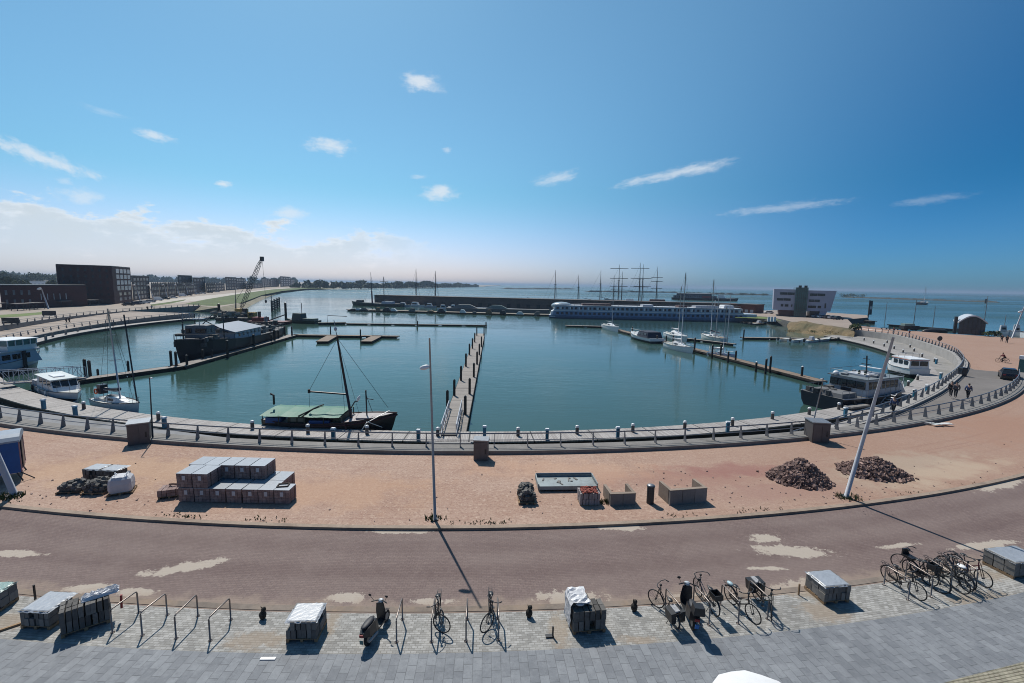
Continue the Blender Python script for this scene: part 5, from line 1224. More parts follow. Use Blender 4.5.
def sailboat(label, stern, bow, mast, lean=(0, 0), hm=WHITE, cover=None, stripe=None, spray=None, mr=.075, furl=None, group='sailing yachts moored in the harbour', boomlen=.42, spreader=True, B=None):
    t, L = boat_root('sailing_yacht', label, 'sailing yacht', stern, bow, group); B = B or L*.3
    f = .085*L+.25
    m, d, r, dk = hull(L, B, f, f*.3, .75, .4, .05)
    o = m.build('hull', hm, t); fixn(o); d.build('deck', CREAM, t); r.build('rubbing_strake', stripe or GREYW, t)
    ch = f*.55
    o = MB().loft([[(-.12*L, -B*.27, f), (-.12*L, -B*.22, f+ch), (-.12*L, B*.22, f+ch), (-.12*L, B*.27, f)], [(.08*L, -B*.25, f), (.06*L, -B*.19, f+ch*.9), (.06*L, B*.19, f+ch*.9), (.08*L, B*.25, f)], [(.27*L, -B*.1, f+.05), (.26*L, -B*.07, f+ch*.25), (.26*L, B*.07, f+ch*.25), (.27*L, B*.1, f+.05)]]).build('cabin', WHITE, t); fixn(o)
    for s in (-1, 1):
        w = MB(); w.add([(-.08*L, s*B*.262, f+ch*.25), (.05*L, s*B*.247, f+ch*.25), (.04*L, s*B*.222, f+ch*.72), (-.08*L, s*B*.242, f+ch*.72)], [(0, 1, 2, 3)]); w.build('window', GLASS, o)
    mb = MB(); mb.box(-.42*L, -.14*L, -B*.28, -B*.22, f-.06, f+ch*.45); mb.box(-.42*L, -.14*L, B*.22, B*.28, f-.06, f+ch*.45); mb.build('cockpit_coaming', CREAM, t)
    MB().box(-.41*L, -.15*L, -B*.215, B*.215, f-.05, f-.02).build('cockpit_floor', WOODL, t)
    if spray: o = MB().loft([[(-.16*L+.0, B*.25*c_, f+ch*.5) if False else (-.15*L, B*.26*c_, f+ch*(.6+.75*math.sqrt(max(0, 1-c_*c_)))) for c_ in (-1, -.7, 0, .7, 1)], [(-.02*L, B*.24*c_, f+ch*(.85+.15*math.sqrt(max(0, 1-c_*c_)))) for c_ in (-1, -.7, 0, .7, 1)]], cap=False).build('spray_hood', spray, t)
    mx = .08*L; H = mast
    mm = MB(); mm.tube([(mx, 0, f+ch*.7), (mx+lean[0], lean[1], H)], mr, 8, mr*.8); ms = mm.build('mast', mat('mast_alloy', C255(196, 198, 202), .4, .1, metal=.3), t, smooth=True)
    if spreader:
        q = lambda k: Vector((mx+lean[0]*k, lean[1]*k, f+(H-f)*k))
        for k in (.45, .72): MB().tube([q(k)+Vector((0, -B*.3*(1.2-k), 0)), q(k)+Vector((0, B*.3*(1.2-k), 0))], .03, 5).build('spreader', MATS['mast_alloy'], ms)
    bz = f+ch+.55
    MB().tube([(mx-.05, 0, bz), (mx-boomlen*L, 0, bz-.05)], .06, 6).build('boom', MATS['mast_alloy'], t)
    if cover: MB().tube([(mx-.02, 0, bz+.32), (mx-boomlen*L*.5, 0, bz+.16), (mx-boomlen*L*.95, 0, bz+.1)], .2, 8, .11).build('sail_cover', cover, t, smooth=True)
    wr = MB(); tip = (mx+lean[0], lean[1], H)
    wr.tube([tip, (.55*L, 0, f*1.3)], .016, 3); wr.tube([tip, (-.49*L, 0, f+.1)], .014, 3)
    for s in (-1, 1): wr.tube([tip, (mx, s*B*.47, f)], .014, 3)
    wr.build('rigging', STEEL_D, t)
    if furl: MB().tube([(tip[0]-.0, tip[1], H*.94), (.54*L, 0, f*1.4)], .09, 6).build('furled_sail', furl, t)
    rail_tubes(dk, .55, 2, 1, -1, .016).build('guard_rail', STEEL, t)
    MB().tube([(.52*L, -.2, f*1.3+.5), (.56*L, 0, f*1.3+.55), (.52*L, .2, f*1.3+.5)], .02, 4).build('pulpit', STEEL, t)
    return t, L, f
def motorboat(label, stern, bow, hm=WHITE, cabin=None, style=0, cat='motor yacht', group=None, B=None, f=None, name='motor_yacht', bottom=None):
    t, L = boat_root(name, label, cat, stern, bow, group); B = B or L*.32; f = f or .1*L+.25
    m, d, r, dk = hull(L, B, f, f*.35, .85, .5, .06)
    o = m.build('hull', hm, t); fixn(o); d.build('deck', CREAM, t); r.build('rubbing_strake', STEEL_D, t)
    if bottom:
        m2, _, _, _ = hull(L*1.003, B*1.008, f*.42, f*.1, .85, .5, .03); o = m2.build('lower_hull', bottom, t); fixn(o)
    return t, L, B, f, dk
# left: passenger vessel, cut by the frame
t, L, B, f, dk = motorboat('pale blue and white passenger vessel with green glazed upper deck at the far left', (-68, 385), (36, 367.5), SHIPB, cat='passenger ship', name='passenger_ship', B=5.5, f=2.0, bottom=NAVY)
MB().frus((-L*.46, L*.42, -B*.42, B*.42), 1.6, (-L*.46, L*.36, -B*.4, B*.4), 3.6).build('saloon', SHIPB, t)
for s in (-1, 1):
    for k in range(7): glassbox(t, -L*.42+k*L*.105, -L*.42+k*L*.105+L*.08, min(s*B*.405, s*B*.425), max(s*B*.405, s*B*.425), 2.4, 3.2)
MB().box(L*.2, L*.235, -B*.46, -B*.43, .3, 3.6).build('dark_band', NAVY, t)
MB().box(-L*.46, L*.4, -B*.44, B*.44, 3.6, 3.75).build('upper_deck', GREYW, t)
MB().frus((L*.08, L*.4, -B*.38, B*.38), 3.75, (L*.08, L*.39, -B*.36, B*.36), 4.5).build('wheelhouse_base', CREAM, t)
MB().frus((L*.08, L*.39, -B*.36, B*.36), 4.5, (L*.08, L*.4, -B*.39, B*.39), 5.4).build('wheelhouse_glazing', GLASS_G, t)
MB().box(L*.07, L*.41, -B*.41, B*.41, 5.4, 5.5).build('wheelhouse_roof', WHITE, t)
for x in (L*.08, L*.16, L*.24, L*.32, L*.39):
    for s in (-1, 1): MB().box(x-.05, x+.05, s*B*.385-.05, s*B*.385+.05, 4.5, 5.4).build('window_post', WHITE, t)
glassbox(t, L*.37, L*.41, -B*.3, B*.3, 2.3, 3.1); rail_tubes(dk, .9, 1, 9, None, .03).build('guard_rail', STEEL, t)
t.scale = (1, 1, .9)
# left: white motor yacht near the boardwalk
t, L, B, f, dk = motorboat('white motor yacht with dark cabin windows against the left boardwalk', (45, 388.5), (77, 403), WHITE, B=3.0, f=.95, bottom=NAVY)
o = MB().frus((-L*.28, L*.26, -B*.4, B*.4), f, (-L*.27, L*.16, -B*.36, B*.36), f+1.3).build('cabin', WHITE, t)
MB().box(-L*.33, L*.19, -B*.41, B*.41, f+1.3, f+1.38).build('roof', CREAM, t)
for k in range(3):
    x = -L*.2+k*L*.13
    for s in (-1, 1): MB().add([(x, s*(B*.388+.012), f+.55), (x+L*.1, s*(B*.388+.012), f+.55), (x+L*.095, s*(B*.372+.012), f+1.15), (x, s*(B*.372+.012), f+1.15)], [(0, 1, 2, 3)]).build('window', GLASS, o)
for k in range(3):
    y = -B*.36+k*B*.245; MB().add([(L*.22+.02, y, f+.5), (L*.22+.02, y+B*.22, f+.5), (L*.175+.02, y+B*.22, f+1.18), (L*.175+.02, y, f+1.18)], [(0, 1, 2, 3)]).build('window', GLASS, o)
MB().box(-L*.12, L*.05, -.5, .5, f+1.38, f+1.5).build('roof_hatch', WHITE, t); rail_tubes(dk, .7, 2, 7, None, .022).build('guard_rail', STEEL, t)
MB().box(-L*.42, -L*.3, -B*.42, B*.42, f-.1, f+.6).build('cockpit', GREYW, t)
for k in range(3): MB().ell((-L*.3+k*L*.22, -B*.52, .75), .13, .13, .36, 8, 6).build('fender', CREAM if k else NAVY, t, smooth=True)
# left: sailing yacht at the boardwalk, tall raked mast and a dark spar
t, L, f = sailboat('white sailing yacht with a life ring and tall mast against the left boardwalk', (99.5, 404.5), (138, 412.5), 10.9, (-.85, 0), WHITE, NAVY, NAVY, NAVY, .09, None, B=2.5)
MB().tube([(.5*L, 0, f*1.4), (.5*L-2.0, .5, 10.3)], .08, 6).build('dark_spar', BLACK, t)
MB().torus((-.46*L, -.35, f+.75), .26, .07, n=18, m=6).build('life_ring', ORANGE, t)
MB().tube([(-.42*L, .2, f), (-.42*L, .2, f+1.7)], .03, 6).build('stern_mast', STEEL, t)
MB().box(-.46*L, -.36*L, -.25, .45, f+.5, f+1.5).build('blue_cover', NAVY, t)
# near: fishing boat with green tarpaulin
t, L = boat_root('fishing_boat', 'old wooden fishing boat with green tarpaulin roof moored at the near boardwalk', 'fishing boat', (268, 428.5), (390, 431.5)); B = 3.5
BRH = mat('dark_red_hull', C255(70, 34, 34), .6, .25, 2)
m, d, r, dk = hull(L, B, 1.1, .8, .6, .62, .06)
o = m.build('hull', BLACK, t); fixn(o); d.build('deck', mat('pale_boat_deck', C255(176, 168, 166), .7, .15), t); r.build('rail', BRH, t)
mb = MB(); 
for s in (-1, 1): mb.tube([(x, s*y*1.0, z-.22) for x, y, z in dk[6:]], .09, 6)
mb.build('bulwark_band', BRH, t)
x0, x1 = -L*.47, L*.155; xm = -L*.13
GR2 = MATS['green_tarpaulin']
for (a_, b_, nm) in ((x0, xm-.15, 0), (xm+.12, x1, 1)):
    NX = 8; secs = []
    for i in range(NX+1):
        x = a_+(b_-a_)*i/NX; sag = -.05*math.sin(math.pi*((i*2) % NX)/NX)
        secs.append([(x-.1, -B*.5, 1.78+sag+.0*nm), (x, -B*.2, 1.96+sag), (x+.1, B*.2, 2.06+sag), (x+.15, B*.47, 1.95+sag)])
    MB().loft(secs, cap=False).build('tarpaulin', GR2, t)
MB().tube([(xm-.5, -B*.5, 1.84), (xm+.35, B*.2, 2.14), (xm+.4, B*.45, 2.05)], .06, 6).build('ridge_pole', WOODP, t)
for x in (x0+.1, x0+.27*L*.5, xm, xm+.15*L, x1):
    for s in (-1, 1): MB().tube([(x, s*B*.46, .9), (x, s*B*.46, 1.8 if s < 0 else 1.95)], .045, 6).build('roof_post', GREEN_D, t)
o = MB().box(-L*.27, -L*.13, -B*.42, B*.42, .9, 1.76).build('deckhouse', GREEN_D, t)
for x in (-L*.245, -L*.185): MB().box(x, x+.5, -B*.42-.02, -B*.42-.004, 1.2, 1.58).build('window', mat('green_grey_pane', C255(70, 92, 92), .3, .2), o)
MB().box(L*.09, L*.15, -B*.4, B*.4, .9, 1.76).build('wheelhouse', GREEN_D, t)
MB().box(-L*.12, L*.09, -B*.3, B*.42, .95, 1.5).build('fish_hold', mat('dark_hold', C255(40, 34, 40), .8, .4, 2), t)
MB().box(-L*.1, L*.06, -B*.44, -B*.34, 1.0, 1.35).build('blue_boxes', BLUE, t)
MB().box(-L*.45, -L*.33, -B*.4, -B*.1, 1.0, 1.5).build('blue_boxes', BLUE, t)
MB().ell((-L*.43, -B*.2, 1.55), .55, .4, .3, 10, 6).build('net_heap', mat('grey_net', C255(130, 124, 122), .9, .3, 6), t)
MB().tube([(x0+.35, 0, 2.4), (x0+.35, 0, 3.3), (x0+.05, 0, 3.45)], .1, 8).build('chimney_pipe', BLACK, t)
mz = 9.1
ms = MB().tube([(L*.19, 0, 1.0), (L*.09, 0, mz)], .15, 8, .09).build('mast', mat('dark_red_mast', C255(52, 34, 36), .5, .2, 3), t, smooth=True)
MB().tube([(L*.09, 0, mz), (L*.07, 0, mz+1.5)], .035, 6).build('topmast', STEEL, ms)
MB().ell((L*.08, 0, mz+.7), .16, .16, .2, 8, 6).build('radar_reflector', GREYW, ms)
MB().tube([(L*.16, 0, 3.55), (-L*.15, 0, 3.75)], .085, 8).build('boom', MATS['dark_red_mast'], t)
MB().tube([(-L*.15, 0, 3.6), (-L*.15, 0, 3.95)], .12, 6).build('boom_block', WOODP, t)
wr = MB(); wr.tube([(-L*.15, 0, 3.8), (L*.094, 0, mz-.2)], .018, 4); wr.tube([(L*.094, 0, mz-.2), (L*.49, 0, 2.3)], .018, 4); wr.tube([(-L*.15, 0, 4.0), (-L*.15, 0, 2.2)], .015, 4); wr.tube([(L*.096, 0, mz-.4), (L*.2, -B*.48, 1.2)], .014, 4); wr.tube([(L*.096, 0, mz-.4), (L*.2, B*.48, 1.2)], .014, 4); wr.build('rigging', STEEL_D, t)
wm = MB(); wm.tube([(L*.315, 0, 1.2), (L*.31, 0, 4.0)], .07, 8); wm.tube([(L*.31, 0, 3.2), (L*.37, 0, 3.1)], .04, 6); wm.tube([(L*.31, 0, 3.6), (L*.36, 0, 1.9)], .025, 5); wm.build('derrick_post', STEEL_D, t)
MB().tube([(L*.2, -.5, 2.3), (L*.235, -.5, 3.0), (L*.26, -.5, 3.05)], .06, 6).build('lamp_arm', STEEL_D, t); MB().ell((L*.265, -.5, 3.3), .14, .12, .32, 8, 6, (0, .5, 0)).build('white_horn', WHITE, t)
MB().box(L*.25, L*.42, -B*.25, B*.25, 1.35, 1.55).build('hatch', mat('pale_boat_deck', C255(176, 168, 166)), t)
ro = MB(); ro.tube([(L*.5, -.1, 2.1), (L*.36, -B*.5, 1.35), (L*.33, -B*.62, .7)], .035, 5); ro.tube([(L*.36, -B*.5, 1.5), (L*.47, -B*.35, .8)], .035, 5); ro.build('mooring_rope', CREAM, t)
MB().tube([(L*.18, -B*.5, 1.5), (L*.225, -B*.56, .2), (L*.25, -B*.9, -.2)], .07, 6).build('leeboard_pole', BRH, t)
# dark cargo ship, left
t, L = boat_root('cargo_ship', 'dark hulled old cargo ship with grey deckhouse moored at the left jetty', 'cargo ship', (274, 336.8), (181, 363)); B = 8.0
m, d, r, dk = hull(L, B, 2.4, 1.7, .7, .66, .035)
o = m.build('hull', mat('black_ship_hull', C255(26, 26, 34), .5, .3, .8), t); fixn(o); d.build('deck', mat('grey_ship_deck', C255(104, 104, 106), .8, .2), t); r.build('rail', STEEL_D, t)
o = MB().frus((-L*.1, L*.2, -B*.43, B*.43), 2.3, (-L*.1, L*.19, -B*.42, B*.42), 4.2).build('deckhouse', GREYW, t)
MB().add([(-L*.12, B*.46, 4.1), (L*.21, B*.46, 4.1), (L*.2, -B*.1, 5.4), (-L*.08, -B*.1, 5.4), (-L*.11, -B*.46, 4.7), (L*.2, -B*.46, 4.7)], [(0, 1, 2, 3), (3, 2, 5, 4), (0, 3, 4), (1, 5, 2), (0, 4, 5, 1)]).build('roof', mat('grey_roof_paint', C255(122, 132, 148), .5, .1, .6), t)
for k in range(6):
    x = -L*.08+k*L*.045
    for s in (-1, 1): MB().box(x, x+.55, s*B*.427-.02+s*.03, s*B*.427+.02+s*.03, 3.1, 3.8).build('window', GLASS, o)
o = MB().frus((L*.3, L*.38, -B*.24, B*.24), 2.5, (L*.3, L*.37, -B*.22, B*.22), 5.9).build('wheelhouse', mat('grey_wheelhouse', C255(124, 124, 126), .6, .2), t)
for y in (-B*.2, 0, B*.1): MB().box(L*.371, L*.376, y, y+.9, 4.6, 5.4).build('window', GLASS, o)
for k in range(2): MB().box(L*.31+k*1.4, L*.31+k*1.4+.9, B*.225, B*.235, 4.6, 5.4).build('window', GLASS, o)
MB().tube([(L*.34, 0, 5.9), (L*.34, 0, 7.8)], .08, 6).build('radar_mast', STEEL, t); MB().box(L*.33, L*.35, -.9, .9, 7.0, 7.15).build('radar_bar', WHITE, t)
MB().tube([(L*.47, 0, 3.6), (L*.47, 0, 6.6)], .13, 6).build('bow_mast', BLACK, t)
for k in range(40): MB().cbox((random.uniform(L*.22, L*.43), random.uniform(-B*.3, B*.32), random.uniform(2.6, 4.9)), (random.uniform(.3, 1.6), random.uniform(.3, 1.2), random.uniform(.3, 1.1)), (0, 0, random.uniform(-.4, .4))).build('deck_gear', mat('mixed_deck_gear', C255(96, 94, 92), .7, .6, .9), t)
for k in range(34): MB().cbox((random.uniform(-L*.47, -L*.12), random.uniform(-B*.3, B*.36), random.uniform(2.6, 4.0)), (random.uniform(.3, 1.2), random.uniform(.3, 1.0), random.uniform(.3, 1.0)), (0, 0, random.uniform(-.4, .4))).build('deck_gear', mat('mixed_deck_gear', C255(96, 94, 92)), t)
for (x, y, h) in ((L*.24, 2.2, 8.2), (L*.4, -1.5, 7.2), (L*.27, -2.2, 7.8)): MB().tube([(x, y, 2.4), (x, y, h)], .1, 6).build('derrick_post', STEEL_D, t)
mb = MB(); mb.tube([(L*.2, 2.2, 4.0), (L*.36, 1.0, 7.0)], .09, 5); mb.tube([(L*.34, -1.5, 4.0), (L*.2, -.5, 7.4)], .09, 5); mb.build('derrick_boom', STEEL_D, t)
MB().frus((L*.36, L*.44, -1, 1), 3.0, (L*.37, L*.43, -.8, .8), 3.8).build('windlass', STEEL_D, t)
for (x, y) in ((L*.17, 1.5), (L*.15, -1.8)): MB().tube([(x, y, 2.3), (x, y, 4.2), (x+.4, y, 4.5)], .22, 8).build('vent_cowl', CREAM, t)
MB().frus((-L*.34, -L*.16, -B*.36, B*.36), 2.3, (-L*.33, -L*.16, -B*.3, B*.3), 3.4).build('aft_house', mat('dark_aft_house', C255(60, 66, 70), .6, .3), t)
MB().torus((-L*.44, -B*.1, 4.6), .7, .16, n=18, m=6).build('hose_reel', STEEL, t)
mb = MB()
for k in range(7): mb.ell((-L*.28+k*L*.085, -B*.53, 1.2), .3, .2, .55, 8, 6)
mb.build('tyre_fender_row', RUBBER, t)
rail_tubes(dk, .9, 1, 0, None, .035).build('guard_rail', STEEL_D, t)
MB().ell((L*.12, -B*.4, 3.0), 1.3, .4, .22, 10, 6).build('life_raft', WHITE, t); MB().tube([(L*.47, -B*.05, 3.2), (L*.2, -B*.6, 1.2), (L*.1, -B*.75, .6)], .05, 5).build('mooring_rope', RED, t)
# green tug and the red working pontoon behind
t, L, B, f, dk = motorboat('dark green work tug with mast on the far side of the left jetties', (318, 323.8), (288, 322.2), GREEN_D, cat='tug', name='tug', B=4, f=1.0)
o = MB().frus((-L*.05, L*.28, -1.3, 1.3), 1.0, (-L*.03, L*.24, -1.2, 1.2), 3.3).build('wheelhouse', mat('teal_grey_paint', C255(58, 84, 80), .5, .2), t)
for k in range(3): MB().box(L*.0+k*.9, L*.0+k*.9+.6, -1.29, -1.24, 2.1, 2.8).build('window', GLASS, o)
MB().box(-L*.42, -L*.08, -1.4, 1.4, 1.0, 1.7).build('engine_casing', mat('teal_grey_paint', C255(92, 116, 112)), t); mb = MB(); mb.tube([(L*.02, 0, 3.3), (L*.02, 0, 6.8)], .1, 6); mb.tube([(L*.02, -.8, 5.4), (L*.02, .8, 5.4)], .06, 5); mb.build('mast', STEEL_D, t)
def pontoon(label, p0, p1, w, h, m, cat='pontoon', name='pontoon'):
    a = G(*p0, WZ); b = G(*p1, WZ); L = (b-a).length; t = thing(name, label, cat, (a.x, a.y, WZ), ang(a, b)); MB().frus((.4, L-.4, -w/2, w/2), -.3, (0, L, -w/2, w/2), h).build('hull', m, t); return t, L
t, L = pontoon('low dark red pontoon behind the cargo ship stern', (252, 323.5), (288, 324.5), 5, 1.0, mat('dark_red_pontoon', C255(110, 50, 52), .6, .25)); MB().box(1, L*.4, -1.5, 1.5, 1.0, 2.2).build('deck_box', RED, t); MB().tube([(L*.45, 0, 1.0), (L*.98, 0, 3.4)], .18, 6).build('spar', WOODP, t); MB().frus((L*.2, L*.24, -.4, .4), 2.2, (L*.19, L*.25, -.3, .3), 4.0).build('winch', BLACK, t)
t, L = pontoon('low dark float with white fenders between the tug and the cross jetty', (318, 324.6), (346, 324.2), 2.2, .7, MATS['wet_black_float']); MB().tube([(3, 0, .7), (3, 0, 3.0), (9, 0, 2.6)], .1, 6).build('loading_arm', STEEL_D, t)
# patrol boat, right
t, L = boat_root('patrol_boat', 'dark blue and white patrol boat moored at the right boardwalk', 'patrol boat', (819, 408.5), (897, 398.5)); B = 5.6
L = L*.98
m, d, r, dk = hull(L, B, 1.6, .7, .92, .55, .05)
o = m.build('hull', NAVY, t); fixn(o); d.build('deck', mat('grey_ship_deck', C255(104, 104, 106)), t); r.build('rail', GREYW, t)
o = MB().frus((-L*.2, L*.33, -B*.4, B*.4), 1.55, (-L*.19, L*.22, -B*.37, B*.37), 3.55).build('deckhouse', GREYW, t)
MB().box(-L*.21, L*.26, -B*.42, B*.42, 3.55, 3.67).build('roof', mat('pale_grey_roof', C255(128, 136, 140), .5, .12), t)
for s in (-1, 1):
    for k in range(7):
        x = -L*.16+k*L*.055; ww = L*.045
        yb = B*.385+.02
        MB().add([(x, s*(yb+.005), 2.4), (x+ww, s*(yb+.005), 2.4), (x+ww, s*(yb-.03), 3.3), (x, s*(yb-.03), 3.3)], [(0, 1, 2, 3)]).build('window', GLASS, o)
for k in range(4):
    y = -B*.37+k*B*.187; MB().box(-L*.208, -L*.196, y, y+B*.16, 2.4, 3.3).build('window', GLASS, o)
MB().box(-L*.212, -L*.203, -B*.1, B*.1, 1.55, 2.3).build('door', NAVY, o)
for k in range(3):
    y = -B*.3+k*B*.21; MB().add([(L*.284+.02, y, 2.4), (L*.284+.02, y+B*.17, 2.4), (L*.234+.02, y+B*.17, 3.3), (L*.234+.02, y, 3.3)], [(0, 1, 2, 3)]).build('window', GLASS, o)
MB().box(-L*.1, L*.1, -B*.2, B*.2, 3.67, 3.9).build('roof_box', GREYW, t)
mb = MB(); mb.tube([(L*.04, 0, 3.7), (L*.02, 0, 6.1)], .09, 6); mb.tube([(L*.03, -.6, 5.0), (L*.03, .6, 5.0)], .05, 5); mb.tube([(L*.02, -.4, 5.7), (L*.02, .4, 5.7)], .04, 5); mb.build('mast', STEEL_D, t)
MB().box(L*.07, L*.1, -1.2, 1.2, 4.5, 4.6).build('radar_bar', WHITE, t)
for y in (-.9, -.2): MB().ell((-L*.08, y, 4.1), .16, .16, .32, 8, 6).build('antenna_dome', GREEN_D, t)
MB().frus((-L*.46, -L*.28, -B*.36, B*.36), 1.55, (-L*.45, -L*.28, -B*.34, B*.34), 2.1).build('aft_deck_box', mat('grey_ship_deck', C255(104, 104, 106)), t)
MB().ell((-L*.2, B*.25, 3.85), .35, .35, .3, 10, 6).build('search_light', WHITE, t)
mb = rail_tubes(dk, .9, 1, 0, None, .025); mb.build('guard_rail', STEEL, t)
for k in range(12): MB().cbox((random.uniform(-L*.17, L*.2), random.uniform(-B*.3, B*.3), 3.8), (random.uniform(.2, .9), random.uniform(.2, .7), random.uniform(.15, .35)), (0, 0, random.uniform(-.3, .3))).build('roof_gear', mat('mixed_roof_gear', C255(150, 152, 154), .6, .5, .9), t)
mb = MB(); mb.tube([(-L*.19, -B*.4, 4.3), (L*.22, -B*.4, 4.3), (L*.22, B*.4, 4.3), (-L*.19, B*.4, 4.3), (-L*.19, -B*.4, 4.3)], .025, 4)
for x in (-L*.19, -L*.05, L*.08, L*.22):
    for s in (-1, 1): mb.tube([(x, s*B*.4, 3.6), (x, s*B*.4, 4.3)], .022, 4)
mb.build('roof_rail', STEEL, t)
for k in range(10): MB().cbox((random.uniform(-L*.46, -L*.24), random.uniform(-B*.38, B*.38), 1.95), (random.uniform(.3, .9), random.uniform(.3, .8), random.uniform(.3, .7)), (0, 0, random.uniform(-.3, .3))).build('deck_gear', mat('mixed_deck_gear', C255(96, 94, 92)), t)
mb = MB()
for k in range(6): mb.ell((-L*.4+k*L*.14, -B*.52, 1.0), .3, .18, .45, 8, 6)
mb.build('tyre_fender_row', RUBBER, t)
MB().box(-L*.52, -L*.3, -B*.66, -B*.5, .9, 1.1).build('boarding_platform', CONC_D, t)
mb = MB()
for y in (-B*.72, -B*.58): mb.tube([(-L*.12, y, 1.0), (-L*.02, y, 2.2)], .05, 5)
for k in range(5): mb.tube([(-L*(.12-.02*k), -B*.72, 1.0+.24*k), (-L*(.12-.02*k), -B*.58, 1.0+.24*k)], .04, 4)
mb.build('boarding_ladder', STEEL, t)
# white boat with orange top stripe, right
t, L, B, f, dk = motorboat('white trip boat with orange roof edge moored at the right promenade', (919, 378.5), (889, 371), WHITE, cat='trip boat', name='trip_boat', B=3.8, f=1.5, bottom=BLACK)
o = MB().frus((-L*.46, L*.18, -B*.42, B*.42), f, (-L*.45, L*.12, -B*.38, B*.38), f+1.5).build('cabin', WHITE, t)
MB().box(-L*.47, L*.15, -B*.4, B*.4, f+1.5, f+1.66).build('roof', WHITE, t); MB().box(-L*.472, L*.155, -B*.405, B*.405, f+1.42, f+1.495).build('roof_stripe', mat('orange_roof', C255(206, 96, 62), .5, .12), t)
for y in (-B*.33, B*.03): MB().box(-L*.468, -L*.455, y, y+B*.3, f+.55, f+1.3).build('window', GLASS, o)
for s in (-1, 1):
    for k in range(3): MB().box(-L*.4+k*L*.17, -L*.4+k*L*.17+L*.12, s*B*.405-.02+s*.015, s*B*.405+.02+s*.015, f+.6, f+1.25).build('window', GLASS, o)
MB().box(-L*.5, -L*.44, -B*.4, B*.4, .2, .4).build('swim_platform', BLACK, t)
mb = MB(); mb.tube([(0, -B*.3, f+1.66), (0, -B*.3, f+2.3), (0, B*.3, f+2.3), (0, B*.3, f+1.66)], .04, 5); mb.tube([(-L*.2, -B*.3, f+1.66), (-L*.2, -B*.3, f+2.3), (-L*.2, B*.3, f+2.3), (-L*.2, B*.3, f+1.66)], .04, 5); mb.tube([(0, -B*.3, f+2.3), (-L*.2, -B*.3, f+2.3)], .04, 5); mb.tube([(0, B*.3, f+2.3), (-L*.2, B*.3, f+2.3)], .04, 5); mb.build('roof_rack', STEEL, t)
# boats at the diagonal jetty
NAVC = mat('navy_canvas', C255(30, 40, 62), .8, .2)
t, L, f = sailboat('small white motor sailer at the bend of the diagonal jetty', (604, 328), (618, 332), 12.5, (0, 0), WHITE, None, None, None, .1, B=2.8)
t, L, B, f, dk = motorboat('white motor cruiser with dark canvas hood on the diagonal jetty', (657, 343.5), (632, 336.5), WHITE, f=1.2, bottom=NAVY)
MB().frus((-L*.42, 0, -B*.42, B*.42), f, (-L*.38, -L*.05, -B*.36, B*.36), f+1.45).build('canvas_hood', NAVC, t)
for s in (-1, 1):
    for k in range(3): MB().box(-L*.36+k*L*.11, -L*.28+k*L*.11, s*B*.4-.05, s*B*.4+.03, f+.55, f+1.15).build('window', mat('grey_vinyl', C255(96, 104, 116), .2, .1), t)
o = MB().frus((0, L*.3, -B*.33, B*.33), f, (-.02*L, L*.1, -B*.28, B*.28), f+.95).build('cabin', WHITE, t); MB().box(.0, L*.12, -B*.31, -B*.29, f+.3, f+.7).build('window', GLASS, o); rail_tubes(dk, .6, 2, 8, None, .025).build('guard_rail', STEEL, t)
sailboat('white sailing yacht with pale hull, front one on the diagonal jetty', (667, 347), (692, 353.5), 17.5, (.0, 0), WHITE, GREYW, STEEL_D, GREYW, .1)
sailboat('white sailing yacht with rolled cover behind the front yacht on the diagonal jetty', (668, 337), (686, 343), 14.5, (0, 0), WHITE, GREYW, None, WHITE, .1)
sailboat('cream sailing yacht with navy sail cover at the finger jetty', (724, 342.6), (701.5, 338), 16.5, (.4, 0), CREAM, NAVC, WOODP, None, .11)
t, L, f = sailboat('small white day sailer with furled white sail nearest on the diagonal jetty', (708, 355.5), (734, 359), 10.5, (0, 0), WHITE, WHITE, BLUE, None, .08)
for i, (px, py, h, l_) in enumerate([(715.5, 340, 11.5, 'thin bare mast behind the cream yacht'), (727, 344, 12, 'thin bare pale mast at the end of the finger jetty'), (681.5, 338.5, 16.5, 'tall bare mast beside the rear white yacht')]):
    c = G(px, py, -1.6); tag(MB().tube([(0, 0, 0), (0, 0, h)], .1, 6, .07).build('bare_mast', MATS['mast_alloy'], None, tuple(c)), l_, 'mast')
# small boats near the spit
SMG = 'small boats at the jetty of the right spit'
for i, (p0, p1, hm, l_) in enumerate([((742, 323.6), (753, 323.2), mat('grey_inflatable', C255(70, 76, 84), .7, .2), 'dark grey inflatable boat at the spit, left one'), ((751, 324.8), (766, 323.6), STEEL_D, 'dark open boat with console at the spit, right of the inflatable'),
        ((778, 341.2), (790, 340.6), CREAM, 'small cream dinghy on the jetty, leftmost of the cluster'), ((790, 342.2), (803, 341), WHITE, 'small white dinghy in the middle of the jetty cluster'), ((804, 342.6), (818, 341), WHITE, 'small white open boat right in the jetty cluster'), ((818, 341.4), (829, 339.8), GREYW, 'grey dinghy at the right end of the jetty cluster'), ((838, 341), (851, 340), MOSS, 'dull green dinghy against the promenade end')]):
    t, L, B, f, dk = motorboat(l_, p0, p1, hm, cat='small boat', name='small_boat', group=SMG, f=.6)
    MB().box(-L*.2, -L*.1, -B*.4, B*.4, .4, .62).build('thwart', WOODL, t); MB().box(-L*.52, -L*.44, -.2, .2, .2, 1.0).build('outboard_motor', BLACK, t)
    if i in (1, 4): MB().frus((-L*.1, L*.12, -.5, .5), .5, (-L*.06, L*.08, -.4, .4), 1.5).build('console', GREYW, t)
